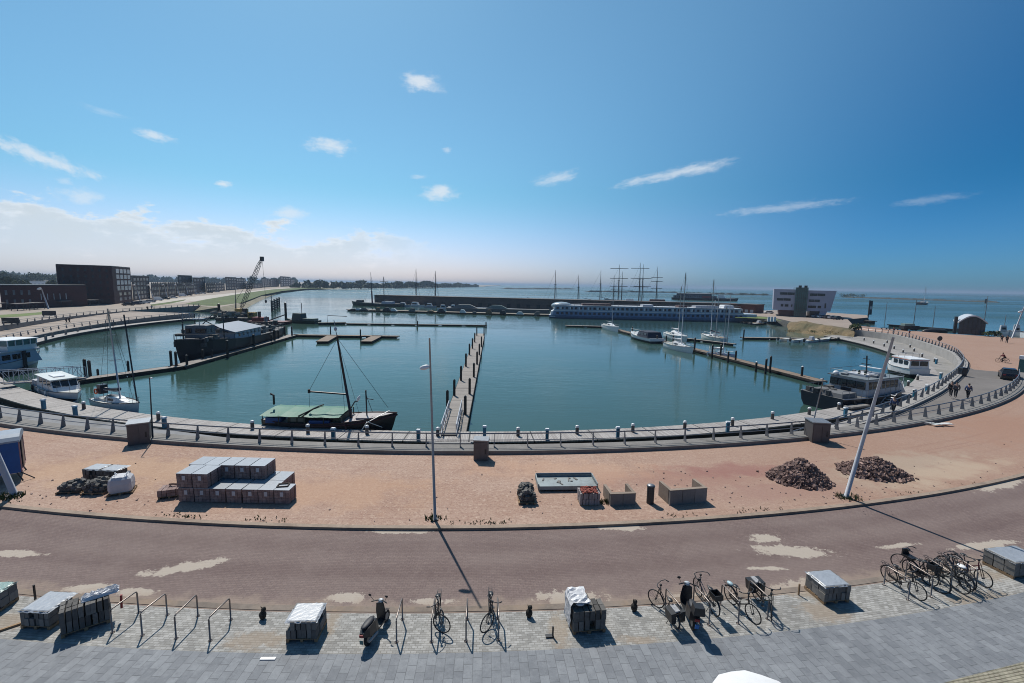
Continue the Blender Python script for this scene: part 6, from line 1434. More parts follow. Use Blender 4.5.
for i, px in enumerate((768.5, 771.5, 774.5)):
    c = G(px, 321.6, -.5); tag(MB().xprism([(-.5, 0), (.5, 0), (.35, 1.9), (-.35, 1.9)], -.2, .2).build('white_board', WHITE, None, (c.x, c.y, c.z)), 'white upright board on the spit landing, %s from the left' % ORD[i], 'board', 'white boards on the spit landing')
# ---------------------------------------------------------------- people
def skinned(name, verts, edges, radii, m, parent, sub=1, root=0):
    me = bpy.data.meshes.new(name); me.from_pydata(verts, edges, []); me.update(); me.materials.append(m)
    o = bpy.data.objects.new(name, me); COL.objects.link(o); o.parent = parent
    md = o.modifiers.new('skin', 'SKIN'); md.use_smooth_shade = True
    sv = me.skin_vertices[0].data
    for i, r in enumerate(radii): sv[i].radius = (r, r); sv[i].use_root = (i == root)
    if sub: s = o.modifiers.new('sub', 'SUBSURF'); s.levels = sub; s.render_levels = sub
    return o
def person(label, px, py, rz, top, trousers, stride=.28, z=0.0, group=None, bike=False, name='person', scale=1.0, hair=HAIR, seat=None):
    c = G(px, py, z) if seat is None else seat
    t = thing('person', label, 'person', tuple(c), rz, group); t.scale = (scale,)*3
    if not bike:
        hip = .92; J = {'pel': (0,0,hip), 'ch': (.02,0,1.32), 'nk': (.03,0,1.5), 'hd': (.05,0,1.64), 'tp': (.05,0,1.74),
             'hl': (0,.1,hip-.06), 'kl': (stride*.55,.1,.5), 'al': (stride,.1,.07), 'fl': (stride+.17,.1,.03), 'hr': (0,-.1,hip-.06), 'kr': (-stride*.15,-.1,.5), 'ar': (-stride,-.1,.1), 'fr': (-stride+.16,-.1,.03),
             'sl': (.02,.2,1.42), 'el': (-.14,.25,1.15), 'wl': (-.06,.26,.9), 'ml': (-.03,.26,.8), 'sr': (.02,-.2,1.42), 'er': (.05,-.25,1.14), 'wr': (.2,-.25,.92), 'mr': (.25,-.25,.83)}
    else:
        hip = .98; J = {'pel': (-.28,0,hip), 'ch': (-.08,0,1.34), 'nk': (.0,0,1.5), 'hd': (.05,0,1.63), 'tp': (.06,0,1.73),
             'hl': (-.26,.1,hip-.04), 'kl': (.12,.12,.72), 'al': (-.0,.12,.3), 'fl': (.16,.12,.26), 'hr': (-.26,-.1,hip-.04), 'kr': (.06,-.12,.55), 'ar': (-.1,-.12,.17), 'fr': (.06,-.12,.13),
             'sl': (-.04,.19,1.42), 'el': (.1,.25,1.2), 'wl': (.3,.25,1.13), 'ml': (.37,.25,1.11), 'sr': (-.04,-.19,1.42), 'er': (.1,-.25,1.2), 'wr': (.3,-.25,1.13), 'mr': (.37,-.25,1.11)}
    rad = dict(pel=.13, ch=.14, nk=.055, hd=.095, tp=.07, hl=.085, kl=.06, al=.042, fl=.035, hr=.085, kr=.06, ar=.042, fr=.035, sl=.06, el=.045, wl=.034, ml=.03, sr=.06, er=.045, wr=.034, mr=.03)
    ks = list(J); ix = {k: i for i, k in enumerate(ks)}
    E_ = [('pel','ch'),('ch','nk'),('nk','hd'),('hd','tp'),('pel','hl'),('hl','kl'),('kl','al'),('al','fl'),('pel','hr'),('hr','kr'),('kr','ar'),('ar','fr'),('ch','sl'),('sl','el'),('el','wl'),('wl','ml'),('ch','sr'),('sr','er'),('er','wr'),('wr','mr')]
    skinned('body', [J[k] for k in ks], [(ix[a], ix[b]) for a, b in E_], [rad[k] for k in ks], SKIN, t)
    def sub_set(nm, keys, m, grow, sub=1):
        e = [(keys.index(a), keys.index(b)) for a, b in E_ if a in keys and b in keys]
        skinned(nm, [J[k] for k in keys], e, [rad[k]+grow for k in keys], m, t, sub)
    sub_set('trousers', ['pel','hl','kl','al','hr','kr','ar'], trousers, .02)
    sub_set('jacket', ['ch','pel','sl','el','wl','sr','er','wr'], top, .025)
    h = J['hd']; MB().ell((h[0]-.025, 0, h[2]+.035), .105, .1, .1, 10, 7).build('hair', hair, t, smooth=True)
    mb = MB(); mb.ell((h[0]+.098, 0, h[2]-.01), .02, .014, .022, 6, 4)
    for s in (-1, 1): mb.ell((J['fl' if s > 0 else 'fr'][0]-.06, s*.1, J['fl' if s > 0 else 'fr'][2]+.01), .13, .048, .045, 8, 5)
    mb = MB()
    for s in (-1, 1):
        q = J['fl' if s > 0 else 'fr']; MB().ell((q[0]-.06, q[1], q[2]+.02), .14, .05, .05, 8, 5).build('shoe', BLACK, t, smooth=True)
    return t
person('person in blue and white top walking on the ramp road near the right railing', 893, 413.5, R(200), CLOTH_B, CLOTH_D, .2)
person('person in dark jacket walking on the ramp road, leftmost of three', 950.5, 396, R(215), CLOTH_D, CLOTH_D, .25)
person('person in dark jacket with a bag walking on the ramp road, middle of three', 955.3, 397, R(215), mat('grey_cloth', C255(80, 78, 84), .85, .2), CLOTH_D, .25)
person('person in blue jacket walking alone on the ramp road, rightmost of three', 967.3, 398.5, R(30), CLOTH_B, CLOTH_D, .3)
person('person in dark clothes standing on the far plaza, left of two', 1001.5, 341.5, R(60), CLOTH_D, CLOTH_D, .12)
person('person in dark clothes standing on the far plaza, right of two', 1006.5, 343, R(240), CLOTH_D, CLOTH_D, .12, scale=1.05)
person('person in red top standing at the right wall railing, upper one', 893.5, 333, R(100), CLOTH_R, CLOTH_D, .15)
person('person in red top walking along the right wall railing, lower one', 909, 336.5, R(100), CLOTH_R, CLOTH_L, .2)
person('person in dark clothes on the left terrace road, left of two', 147.5, 310.5, R(-60), CLOTH_D, CLOTH_D, .2)
person('person in pale top on the left terrace road, right of two', 151.8, 309.5, R(-60), CLOTH_L, CLOTH_D, .2)
person('person in dark clothes walking on the lower left ramp, left of two', 66.5, 323.5, R(60), CLOTH_D, CLOTH_D, .2, z=-.6)
person('person in dark clothes walking on the lower left ramp, right of two', 69.5, 323.3, R(60), CLOTH_D, CLOTH_D, .2, z=-.6)
c = G(1002, 362.5); rzb = R(150)
RZ_keep = RZ_
a = c+Vector((math.cos(rzb), math.sin(rzb), 0))*-.54; b = c+Vector((math.cos(rzb), math.sin(rzb), 0))*.54
bk = bicycle('dark bicycle being ridden across the far plaza at the right', (1002, 362.5), (1001, 362.2), BLACK, 0, 0, (), None, 0.0)
bk.location = (c.x, c.y, 0); bk.rotation_euler = (0, 0, rzb)
person('person in dark red jacket riding a bicycle across the far plaza', 0, 0, rzb, CLOTH_R, CLOTH_D, bike=True, seat=c+Vector((0, 0, -.02)))
# person-high bin and sign on the right wall
c = G(939, 345); t = thing('round_sign', 'small dark round board on a post at the right wall railing', 'sign', tuple(c)); MB().cyl(0, 0, 0, 1.2, .05).build('post', BLACK, t); MB().tube([(0, -.06, 1.5), (0, .06, 1.5)], .55, 16).build('disc', BLACK, t)
c = G(962, 376); t = thing('dark_bin', 'dark blue bin at the bend of the right railing', 'litter bin', tuple(c)); MB().frus((-.35, .35, -.3, .3), 0, (-.42, .42, -.36, .36), 1.15).build('bin_body', NAVY, t); MB().frus((-.44, .44, -.38, .38), 1.15, (-.4, .4, -.34, .34), 1.25).build('lid', BLACK, t)
# ---------------------------------------------------------------- cars
def car_proto(colm, van=False):
    t = thing('parked_car', 'x', 'car')
    p = [(-2.1,.28),(2.08,.28),(2.14,.55),(2.05,.78),(1.25,.92),(-1.5,.98),(-2.05,.92),(-2.15,.6)] if not van else [(-2.3,.3),(2.25,.3),(2.3,.7),(2.1,1.0),(1.5,1.15),(-2.3,1.15)]
    o = MB().xprism(p, -.86, .86).build('body', colm, t); fixn(o)
    if not van: o = MB().frus((-1.65, 1.15, -.82, .82), .93, (-1.2, .35, -.62, .62), 1.45).build('cabin_glass', GLASS, t); MB().frus((-1.25, .4, -.64, .64), 1.44, (-1.15, .3, -.58, .58), 1.5).build('roof', colm, t)
    else: o = MB().frus((-2.3, 1.5, -.86, .86), 1.15, (-2.3, .9, -.8, .8), 2.05).build('van_box', colm, t); MB().add([(1.5, -.7, 1.2), (1.5, .7, 1.2), (.98, .66, 1.95), (.98, -.66, 1.95)], [(0, 1, 2, 3)]).build('windscreen', GLASS, t, (.03, 0, .02))
    w0 = None
    for x in (-1.35, 1.35):
        for y in (-.8, .8):
            if w0 is None:
                w0 = MB().tube([(0, -.1, 0), (0, .1, 0)], .33, 16).build('wheel', TYRE, t, (x, y, .33)); MB().tube([(0, -.11, 0), (0, .11, 0)], .2, 10).build('rim', STEEL, w0)
            else:
                w = inst(w0, t, (x, y, .33)); inst(w0.children[0], w)
    for s in (-.6, .6):
        MB().box(2.09, 2.15, s-.16, s+.16, .6, .74).build('headlight', GLASS_L, t); MB().box(-2.17, -2.1, s-.15, s+.15, .66, .8).build('tail_light', RED, t)
    return t
CARS = {k: None for k in 'abcde'}
CM = dict(a=mat('black_car_paint', (.012, .012, .016), .25, .1), b=mat('silver_car_paint', C255(170, 174, 180), .3, .05, metal=.5), c=mat('white_car_paint', (.7, .7, .7), .3, .05), d=mat('dark_blue_car_paint', C255(30, 38, 70), .3, .1), e=mat('white_van_paint', (.72, .72, .72), .35, .05))
def car(k, px, py, rz, label, group=None, z=0.0):
    if CARS[k] is None: CARS[k] = car_proto(CM[k], k == 'e'); o = CARS[k]
    else: o = copy_tree(CARS[k])
    c = G(px, py, z); o.location = (c.x, c.y, z); o.rotation_euler = (0, 0, rz); tag(o, label, 'car' if k != 'e' else 'van', group)
car('a', 1008, 378.5, R(48), 'black car parked on the grey ramp road at the right')
CL = 'cars parked along the left road'
for i, (k, x, y) in enumerate([('a', 128.5, 305.6), ('d', 135.5, 304.6), ('b', 139.5, 304.2), ('c', 145, 303.4), ('b', 150.5, 302.4), ('e', 158, 300.6), ('a', 165.5, 299.5), ('c', 173.5, 298.2), ('e', 182.5, 296.4), ('d', 189, 295.6), ('b', 197, 294.3), ('c', 203, 293.8), ('a', 210, 293.0), ('b', 217, 292.2)]):
    car(k, x, y, R(62), '%s parked along the left road, %s from the left' % ({'a': 'black car', 'b': 'silver car', 'c': 'white car', 'd': 'dark blue car', 'e': 'white van'}[k], ORD[i]), CL)
CR = 'cars parked by the office building'
for i, (k, x, y) in enumerate([('c', 768.5, 313.6), ('b', 817, 317.6), ('c', 822.5, 318), ('a', 828, 318.6), ('b', 833, 319), ('a', 838, 319.6)]):
    car(k, x, y, R(10 if i else 170), '%s parked by the white office building, %s from the left' % ({'a': 'black car', 'b': 'silver car', 'c': 'white car'}[k], ORD[i]), CR)
# ================================================================== far things: buildings, ships, woods
def building(label, name, corners, base_px, top_px, m, wins=(), cat='apartment block', roofm=None, z=0.0, depth=None, group=None, cornice=True, storeys=4, flare=0.0):
    """corners: list of pixel x,y of the visible base line, left to right; the depth goes straight back"""
    P = [G(x, y, z) for x, y in corners]
    h = tip_at_depth(top_px[0], top_px[1], G(*base_px, z).y).z-z
    c = P[0]; t = thing(name, label, cat, tuple(c), 0, group)
    Q = [p-c for p in P]
    dirb = Vector((c.x+(P[-1].x-c.x)/2, c.y, 0)).normalized()*(depth or 14)
    poly = [(q.x, q.y) for q in Q]+[(q.x+dirb.x, q.y+dirb.y) for q in (Q[-1], Q[0])]
    o = MB().prism(poly, 0, h).build('wall', m, t); fixn(o)
    r = MB().prism([(x*1.0, y) for x, y in poly], h, h+.35).build('roof', roofm or STEEL_D, t); fixn(r)
    # windows, one object each
    for (face, nx, nz, fw, fh, wm, x0, x1, z0, z1) in wins:
        a, b = Q[face], Q[face+1]; d = (b-a); L = d.length; d.normalize(); rz = math.atan2(d.y, d.x)
        if rz > math.pi/2 or rz < -math.pi/2: pass
        proto = None
        for i in range(nx):
            for k in range(nz):
                u = L*(x0+(x1-x0)*(i+.5)/nx); zz = h*(z0+(z1-z0)*(k+.5)/nz); ww = L*(x1-x0)/nx*fw; wh = h*(z1-z0)/nz*fh
                loc = (a.x+d.x*u+d.y*.04, a.y+d.y*u-d.x*.04, zz)
                mm = wm
                if proto is None:
                    proto = MB().box(-ww/2, ww/2, -.03, .08, -wh/2, wh/2).build('window', mm, t, loc, rz)
                else: inst(proto, t, loc, rz)
    return t, h, Q
WD = mat('dim_window', C255(48, 46, 54), .15, .3, .2); WB = mat('bright_window', C255(176, 184, 190), .25, .25, .3); WM = mat('mid_window', C255(116, 120, 128), .2, .3, .3)
building('tall dark brown brick apartment block with bright windows on its right side', 'apartment_block', [(60, 305.2), (115, 304.2), (133, 301.6)], (60, 305.2), (58, 264.8), BROWNB, [(0, 7, 6, .3, .4, WD, .04, .96, .03, .97), (1, 4, 4, .74, .74, WB, .16, .97, .34, .97), (1, 3, 2, .5, .6, WM, .2, .95, .05, .33)], depth=30)
t, h, Q = building('low dark brown brick block at the far left, in front of the tall block', 'apartment_block', [(2, 309.2), (38, 308), (88, 306)], (2, 309.2), (2, 285.6), BROWNB, [(0, 4, 2, .3, .5, WM, .05, .9, .1, .9), (1, 5, 1, .12, .55, WB, .02, .62, .25, .75)], depth=16)
building('dark brick house block cut by the left edge of the photo', 'apartment_block', [(-40, 311.5), (-1, 310)], (-1, 310), (-1, 291), DARKB, [(0, 5, 2, .4, .5, WD, .05, .95, .1, .9)], depth=16)
building('stepped grey brick block with balconies right of the tall brown block', 'apartment_block', [(134, 300.8), (150.5, 298.6)], (134, 300.8), (134, 276), GREYB, [(0, 5, 5, .6, .6, WM, .03, .97, .04, .96)], depth=16)
for i, (x0, y0, x1, y1, tx, ty) in enumerate([(152, 298.8, 160, 297.8, 152, 284.6), (160.3, 297.8, 168, 296.9, 160, 284.4), (168.3, 296.9, 176, 296, 168, 284.2), (176.3, 296, 186, 294.9, 176, 284.2), (186.3, 294.8, 196, 293.7, 186, 284.0), (206.5, 292.6, 216, 291.6, 206, 283.9), (216.3, 291.6, 225, 290.6, 216, 284), (246, 289.2, 254, 288.5, 246, 284), (254.3, 288.5, 262, 287.8, 254, 284)]):
    t, h, Q = building('row of dark brick houses along the left road, %s row from the left' % ORD[i], 'row_house', [(x0, y0), (x1, y1)], (x0, y0), (tx, ty), DARKB if i % 2 else GREYB, [(0, 5, 2, .5, .5, WM, .03, .97, .12, .9)], 'row house', depth=12, group='dark brick row houses along the left road')
    a, b = Q; d = b-a; k = 4
    for j in range(k):
        p0 = a+d*(j/k); p1 = a+d*((j+1)/k); mid_ = (p0+p1)/2; bk = Vector((t.location.x, t.location.y, 0)).normalized()*12
        MB().add([(p0.x, p0.y, h+.3), (p1.x, p1.y, h+.3), (mid_.x, mid_.y, h+1.6), (p0.x+bk.x, p0.y+bk.y, h+.3), (p1.x+bk.x, p1.y+bk.y, h+.3), (mid_.x+bk.x, mid_.y+bk.y, h+1.6)], [(0, 1, 2), (5, 4, 3), (0, 2, 5, 3), (1, 4, 5, 2)]).build('gable', DARKB, t)
for i, (x0, y0, x1, y1, tx, ty, w_) in enumerate([(179, 293.8, 193, 292.8, 179, 275.4, 3), (194, 293.2, 206, 292.2, 194, 277.8, 3), (226, 290.4, 237, 289.6, 226, 277.2, 3), (236.5, 289.6, 246, 288.8, 237, 278.2, 3), (262, 287.6, 270, 287.1, 262, 278.4, 2), (270.3, 287.1, 279, 286.6, 270, 279.2, 2), (280.5, 286.8, 291, 286.3, 281, 276.4, 2), (291, 286.3, 295, 286.1, 291, 279.5, 1)]):
    building('grey brick apartment block beyond the row houses on the left, %s from the left' % ORD[i], 'apartment_block', [(x0, y0), (x1, y1)], (x0, y0), (tx, ty), GREYB, [(0, 4, 4, .55, .55, WM, .04, .96, .06, .95)], depth=18, group='far apartment blocks on the left shore')
building('long pale warehouse roof among the trees behind the low brown block', 'warehouse', [(28, 285.4), (60, 285.0)], (28, 285.4), (28, 281.4), mat('pale_metal_cladding', C255(206, 216, 224), .5, .05), [(0, 8, 1, .5, .3, WM, .03, .97, .1, .6)], 'warehouse', depth=40, z=0.0)
# small parked parasols / carports in front of the left blocks
for i, (x, y, w) in enumerate([(0, 309, 8), (17, 309.6, 14), (34, 308.4, 12), (62, 306, 11), (90, 304.6, 10)]):
    a = G(x, y+1.4); b = G(x+w, y+.9); L = (b-a).length; t = thing('carport', 'flat pale carport in front of the brown blocks at the left, %s from the left' % ORD[i], 'carport', tuple(a), ang(a, b), 'flat carports in front of the brown blocks')
    MB().box(0, L, 0, 4, 2.3, 2.55).build('roof', mat('carport_roof', C255(128, 120, 116), .8, .2), t)
    for (xx, yy) in ((.2, .2), (L-.2, .2), (.2, 3.8), (L-.2, 3.8)): MB().box(xx-.08, xx+.08, yy-.08, yy+.08, 0, 2.3).build('post', STEEL_D, t)
for i, (x0, x1, y) in enumerate([(8, 14, 325.5), (44, 55, 317.2)]):
    c = G((x0+x1)/2, y); t = thing('info_board', 'dark wide board on the left terrace road, %s from the left' % ORD[i], 'information board', (c.x, c.y, 0), R(20), 'boards on the left terrace'); MB().box(-1.6, 1.6, -.1, .1, .5, 1.9).build('panel', STEEL_D, t); MB().box(-1.4, -1.2, -.08, .08, 0, .5).build('leg', BLACK, t); MB().box(1.2, 1.4, -.08, .08, 0, .5).build('leg', BLACK, t)
# crane on the left quay -------------------------------------------------
b = G(243, 316.5, -1.2); tip = tip_at_depth(262, 257.5, b.y); tip.z += 1.2; t = thing('crawler_crane', 'crane with tall lattice boom on the work barge at the left quay', 'crane', (b.x, b.y, -1.2), 0)
v = Vector((tip.x-b.x, 0, tip.z)); foot = Vector((-1.0, 0, 1.8))
MB().box(-2.2, 1.4, -1.2, 1.2, 1.0, 2.8).build('machine_house', YELLOW, t); MB().box(.5, 1.8, -1.3, -.2, 1.2, 3.0).build('cab', GLASS, t)
for s in (-1.7, 1.7): MB().xprism([(-2.8, 0), (2.6, 0), (3.1, .5), (2.6, 1.1), (-2.8, 1.1), (-3.3, .5)], s-.4, s+.4).build('crawler_track', BLACK, t)
mb = MB(); ax = (v-foot).normalized(); e1 = Vector((0, 1, 0)); e2 = ax.cross(e1).normalized(); NB = 14; q = []
for i in range(NB+1):
    p = foot.lerp(v, i/NB); s = .5*min(1, .25+i/3, .25+(NB-i)/3); q.append([p+e1*s*a_+e2*s*b_ for a_, b_ in ((1, 1), (1, -1), (-1, -1), (-1, 1))])
for i in range(NB):
    for k in range(4): mb.tube([q[i][k], q[i+1][k]], .075, 4); mb.tube([q[i][k], q[i+1][(k+1) % 4]], .045, 4)
mb.build('lattice_boom', STEEL_D, t)
MB().box(v.x-.55, v.x+.45, -.5, .5, v.z-1.3, v.z+.3).build('boom_head', BLACK, t)
mb = MB(); mb.tube([v, (v.x+.6, 0, 6)], .05, 4); mb.tube([(-2.2, 0, 2.8), (-2.0, 0, 6.0), v*.93], .06, 4); mb.build('cable', BLACK, t); MB().ell((v.x+.6, 0, 5.6), .4, .3, .6, 8, 6).build('hook_block', BLACK, t)
c = G(226, 316.5, -.5); t = thing('work_pile', 'heap of pale building material on the left quay beside the crane', 'material heap', (c.x, c.y, -.6)); mb = MB()
for k in range(50): mb.cbox((random.gauss(0, 2.2), random.gauss(0, 1.5), random.uniform(.2, 1.8)), (random.uniform(.6, 1.8), random.uniform(.5, 1.2), random.uniform(.4, .9)), (0, 0, random.uniform(0, 3)))
mb.build('sacks', mat('pale_sacks', C255(160, 150, 140), .9, .4, .6), t)
c = G(241, 318.5, -1.6); t = thing('work_barge', 'yellow ended work barge with drums below the crane', 'work barge', (c.x, c.y, WZ), R(8)); MB().frus((-6.6, 6.6, -3.5, 3.5), -.3, (-7, 7, -3.5, 3.5), 1.0).build('hull', BLACK, t)
MB().box(3.5, 5.8, -3.2, -.6, 1.0, 3.0).build('yellow_house', YELLOW, t); MB().box(4, 5.4, -3.24, -3.2, 1.7, 2.7).build('window', GLASS, t)
for k in range(4): MB().cyl(-5+k*1.4, -2.2, 1.0, 2.4+.4*(k % 2), .6, n=12).build('drum', BLUE if k % 2 else WHITE, t)
# timber fender frame standing in the water
a = G(272, 311, WZ); b = G(279.5, 306.3, WZ); d = b-a; L = d.length; t = thing('fender_frame', 'dark slatted timber fender standing alone in the water', 'fender frame', tuple(a), ang(a, b))
for k in range(4): MB().box(0, L, -.15, .15, .2+k*1.15, 1.0+k*1.15).build('slat', WOODP, t)
for x in (0, L*.33, L*.66, L): MB().box(x-.25, x+.25, -.4, .4, -.5, 4.9).build('pile', WOODP, t)
MB().tube([(-.6, 0, 0), (-.6, 0, 8.0)], .16, 6).build('pole', STEEL_D, t); MB().box(-1.2, .1, -.1, .1, 4.4, 5.6).build('sign_board', STEEL_D, t)
b = G(235.5, 309); lamp('thin dark lamp post in front of the crane boom', b, tip_at_depth(235.3, 289, b.y), .18, .98, 1, .5, STEEL_D)
# long breakwater building behind the pier --------------------------------
a = G(374.5, 303.6, -1.5); b = G(738, 313.4, -.6); c = G(755, 313.6, -.2)
t = thing('harbour_shed', 'very long dark brick harbour shed behind the river cruise ship', 'harbour shed', (a.x, a.y, -1.8), ang(a, b)); L = (b-a).length
hL = tip_at_depth(375, 295.4, a.y).z+1.8; hR = tip_at_depth(738, 304.4, b.y).z+1.8
mb = MB(); mb.add([(0, 0, 0), (L, 0, 0), (L, 9, 0), (0, 9, 0), (0, 0, hL), (L, 0, hR), (L, 9, hR), (0, 9, hL)], [(3,2,1,0),(4,5,6,7),(0,1,5,4),(1,2,6,5),(2,3,7,6),(3,0,4,7)]); mb.build('wall', m_wallbrick('hazed_shed_brick', C255(104, 90, 86), C255(124, 108, 102), C255(88, 80, 78)), t)  # brown brick made paler: distance haze put into the wall colour
mb = MB(); mb.add([(-.3, -.4, hL), (L, -.4, hR), (L, 9.4, hR), (-.3, 9.4, hL), (-.3, -.4, hL+.35), (L, -.4, hR+.35), (L, 9.4, hR+.35), (-.3, 9.4, hL+.35)], [(3,2,1,0),(4,5,6,7),(0,1,5,4),(1,2,6,5),(2,3,7,6),(3,0,4,7)]); mb.build('roof', mat('dark_brown_roof', C255(92, 82, 80), .8, .2, .3), t)
p0 = None
for k in range(34):
    x = L*(.03+.95*k/34); 
    if p0 is None: p0 = MB().box(-1.1, 1.1, -.06, -.01, .3, 2.6).build('shutter_door', STEEL_D, t, (x, 0, 0))
    else: inst(p0, t, (x, 0, 0))
t = thing('harbour_shed', 'short reddish brick end house of the harbour shed with bright windows', 'harbour shed', (b.x, b.y, -.8), ang(b, c)); L2 = (c-b).length; h2 = hR-1.0
MB().box(.02, L2, -.5, 9.5, 0, h2).build('wall', REDB, t); MB().box(-.2, L2+.2, -.8, 9.8, h2, h2+.35).build('roof', MATS['dark_brown_roof'], t)
for k in range(3): MB().box(L2*(.12+k*.3), L2*(.12+k*.3)+1.6, -.56, -.5, .9, 2.4).build('window', GLASS_L, t)
# river cruise ship ------------------------------------------------------
t, L = boat_root('river_cruise_ship', 'long blue and white river cruise ship with two rows of cabin windows', 'cruise ship', (549, 317.3), (756, 321.8)); B = 9.5
m, d, r, dk = hull(L, B, 1.3, .3, .8, .9, .01, 24); o = m.build('hull', SKYB, t); fixn(o); d.build('deck', GREYW, t)
MB().frus((-L*.485, L*.44, -B*.47, B*.47), 1.25, (-L*.48, L*.43, -B*.47, B*.47), 3.2).build('lower_deck_wall', mat('cruise_blue', C255(120, 148, 184), .45, .12, .3), t)
MB().frus((-L*.478, L*.42, -B*.46, B*.46), 3.45, (-L*.47, L*.40, -B*.46, B*.46), 5.5).build('upper_deck_wall', SHIPB, t)
MB().box(-L*.482, L*.43, -B*.485, B*.485, 3.2, 3.45).build('deck_band', WHITE, t); MB().box(-L*.475, L*.41, -B*.48, B*.48, 5.5, 5.7).build('sun_deck', GREYW, t)
w0 = None
for row, (z0, z1) in enumerate(((1.75, 2.75), (3.95, 5.0))):
    for k in range(40):
        x = -L*.46+k*L*.0222
        loc = (x, -B*(.472 if row == 0 else .462), (z0+z1)/2)
        if w0 is None: w0 = MB().box(-.55, .55, -.05, .02, -.5, .5).build('window', mat('navy_window', C255(20, 36, 66), .15, .2, .2), t, loc)
        else: inst(w0, t, loc)
for k in range(20): 
    x = -L*.46+k*L*.0444
    if k in (7, 8): continue
    MB().box(x+L*.013, x+L*.019, -B*.47-.06, -B*.47, 3.9, 5.05).build('balcony_panel', WHITE, t)
MB().ell((-L*.44, 0, 5.3), 4.6, B*.42, 1.7, 16, 8).build('glass_lounge', mat('pale_dome', C255(170, 186, 196), .3, .1), t, smooth=True)
MB().frus((-L*.495, -L*.47, -B*.4, B*.4), .6, (-L*.49, -L*.47, -B*.36, B*.36), 3.0).build('bow_plate', WHITE, t)
for i, (x0, x1, h) in enumerate(((-.34, -.2, .8), (-.05, .0, .9), (.12, .16, .8), (.2, .31, .8))): MB().frus((L*x0, L*x1, -B*.3, B*.3), 5.7, (L*x0, L*x1, -B*.28, B*.28), 5.7+h).build('deck_shelter', GREYW if i % 2 else mat('red_brown_awning', C255(112, 84, 80), .8, .2), t)
mb = MB(); 
for k in range(30): mb.tube([(-L*.47+k*L*.03, -B*.47, 5.7), (-L*.47+k*L*.03, -B*.47, 6.6)], .05, 4)
mb.tube([(-L*.47, -B*.47, 6.6), (L*.4, -B*.47, 6.6)], .05, 4); mb.build('guard_rail', STEEL, t)
MB().frus((L*.33, L*.38, -B*.3, B*.3), 5.7, (L*.335, L*.375, -B*.28, B*.28), 7.0).build('wheelhouse', WHITE, t); MB().tube([(L*.3, 0, 5.7), (L*.3, 0, 9)], .12, 6).build('mast', WHITE, t)
MB().box(L*.4, L*.48, -B*.44, B*.44, 1.3, 3.4).build('stern_house', SHIPB, t)
# small white vessels and barge between pier and shed, left ----------------
for i, (x0, y0, x1, y1, hm, cab) in enumerate([(397, 306.5, 410, 306.8, GREYW, 1.6), (408, 306.2, 424, 306.7, WHITE, 1.8), (404, 303, 418, 303.2, GREYW, 1.4), (424, 307.4, 436, 307.7, GREYW, 1.6), (437, 309.2, 450, 309.3, WHITE, 1.6), (449, 309.4, 458, 309.7, GREYW, 1.8)]):
    t, L, B, f, dk = motorboat('small pale motor boat moored on the far pier, %s from the left' % ORD[i], (x0, y0), (x1, y1), hm, cat='motor boat', name='motor_boat', group='pale motor boats on the far pier', f=.9)
    o = MB().frus((-L*.25, L*.2, -B*.36, B*.36), .9, (-L*.2, L*.1, -B*.3, B*.3), .9+cab).build('cabin', WHITE, t); MB().box(-L*.2, L*.1, -B*.36-.02, -B*.33, 1.4, 2.0).build('window', GLASS, o)
c = G(421, 303.2, -1.5); t = thing('dome_tent', 'white dome shaped tent among the boats on the far pier', 'tent', (c.x, c.y, -1.5)); MB().ell((0, 0, 0), 4.6, 4, 3.6, 18, 10).build('canvas', WHITE, t, smooth=True); MB().box(-.8, .8, -4.06, -3.9, 0, 2.2).build('door_flap', GREYW, t)
t, L = boat_root('sailing_barge', 'dark sailing barge with red mast foot and crosstree mast at the far pier', 'sailing barge', (404, 306.8), (353, 305)); m, d, r, dk = hull(L, 6, 1.6, .9, .8, .8, .02); o = m.build('hull', mat('grey_green_hull', C255(76, 84, 82), .6, .2), t); fixn(o); d.build('deck', STEEL_D, t); r.build('rail', GREYW, t)
MB().frus((-L*.3, -L*.1, -2, 2), 1.6, (-L*.29, -L*.11, -1.8, 1.8), 3.0).build('deckhouse', GREYW, t); MB().frus((L*.3, L*.42, -1.4, 1.4), 1.9, (L*.3, L*.4, -1.2, 1.2), 3.2).build('fore_house', STEEL_D, t)
mb = MB(); mb.tube([(L*.11, 0, 1.6), (L*.12, 0, 9)], .5, 8, .4); mb.build('mast_foot', mat('faded_red', C255(150, 96, 92), .6, .2), t); MB().tube([(L*.12, 0, 9), (L*.13, 0, 20)], .2, 6, .12).build('topmast', STEEL_D, t)
ms = MB().tube([(-L*.12, 0, 1.6), (-L*.12, 0, 17.5)], .26, 6, .18).build('mast', STEEL_D, t); MB().tube([(-L*.12-2.6, 0, 14.6), (-L*.12+2.6, 0, 14.6)], .16, 5).build('crosstree', STEEL_D, ms); MB().tube([(-L*.12+6, 0, 4.4), (-L*.12-6, 0, 3.6)], .16, 5).build('boom', STEEL_D, t)
wr = MB()
for s in (-5, 5): wr.tube([(-L*.12, 0, 17), (-L*.12+s, 0, 1.8)], .05, 3); wr.tube([(L*.12, 0, 17), (L*.12+s, 0, 1.8)], .05, 3)
wr.build('rigging', STEEL_D, t)
t, L = pontoon('long flat pale barge in front of the harbour shed', (447, 311.2), (549, 313.2), 5, 1.8, mat('pale_barge', C255(112, 110, 108), .7, .15)); t['category'] = 'barge'; t.name = 'barge'
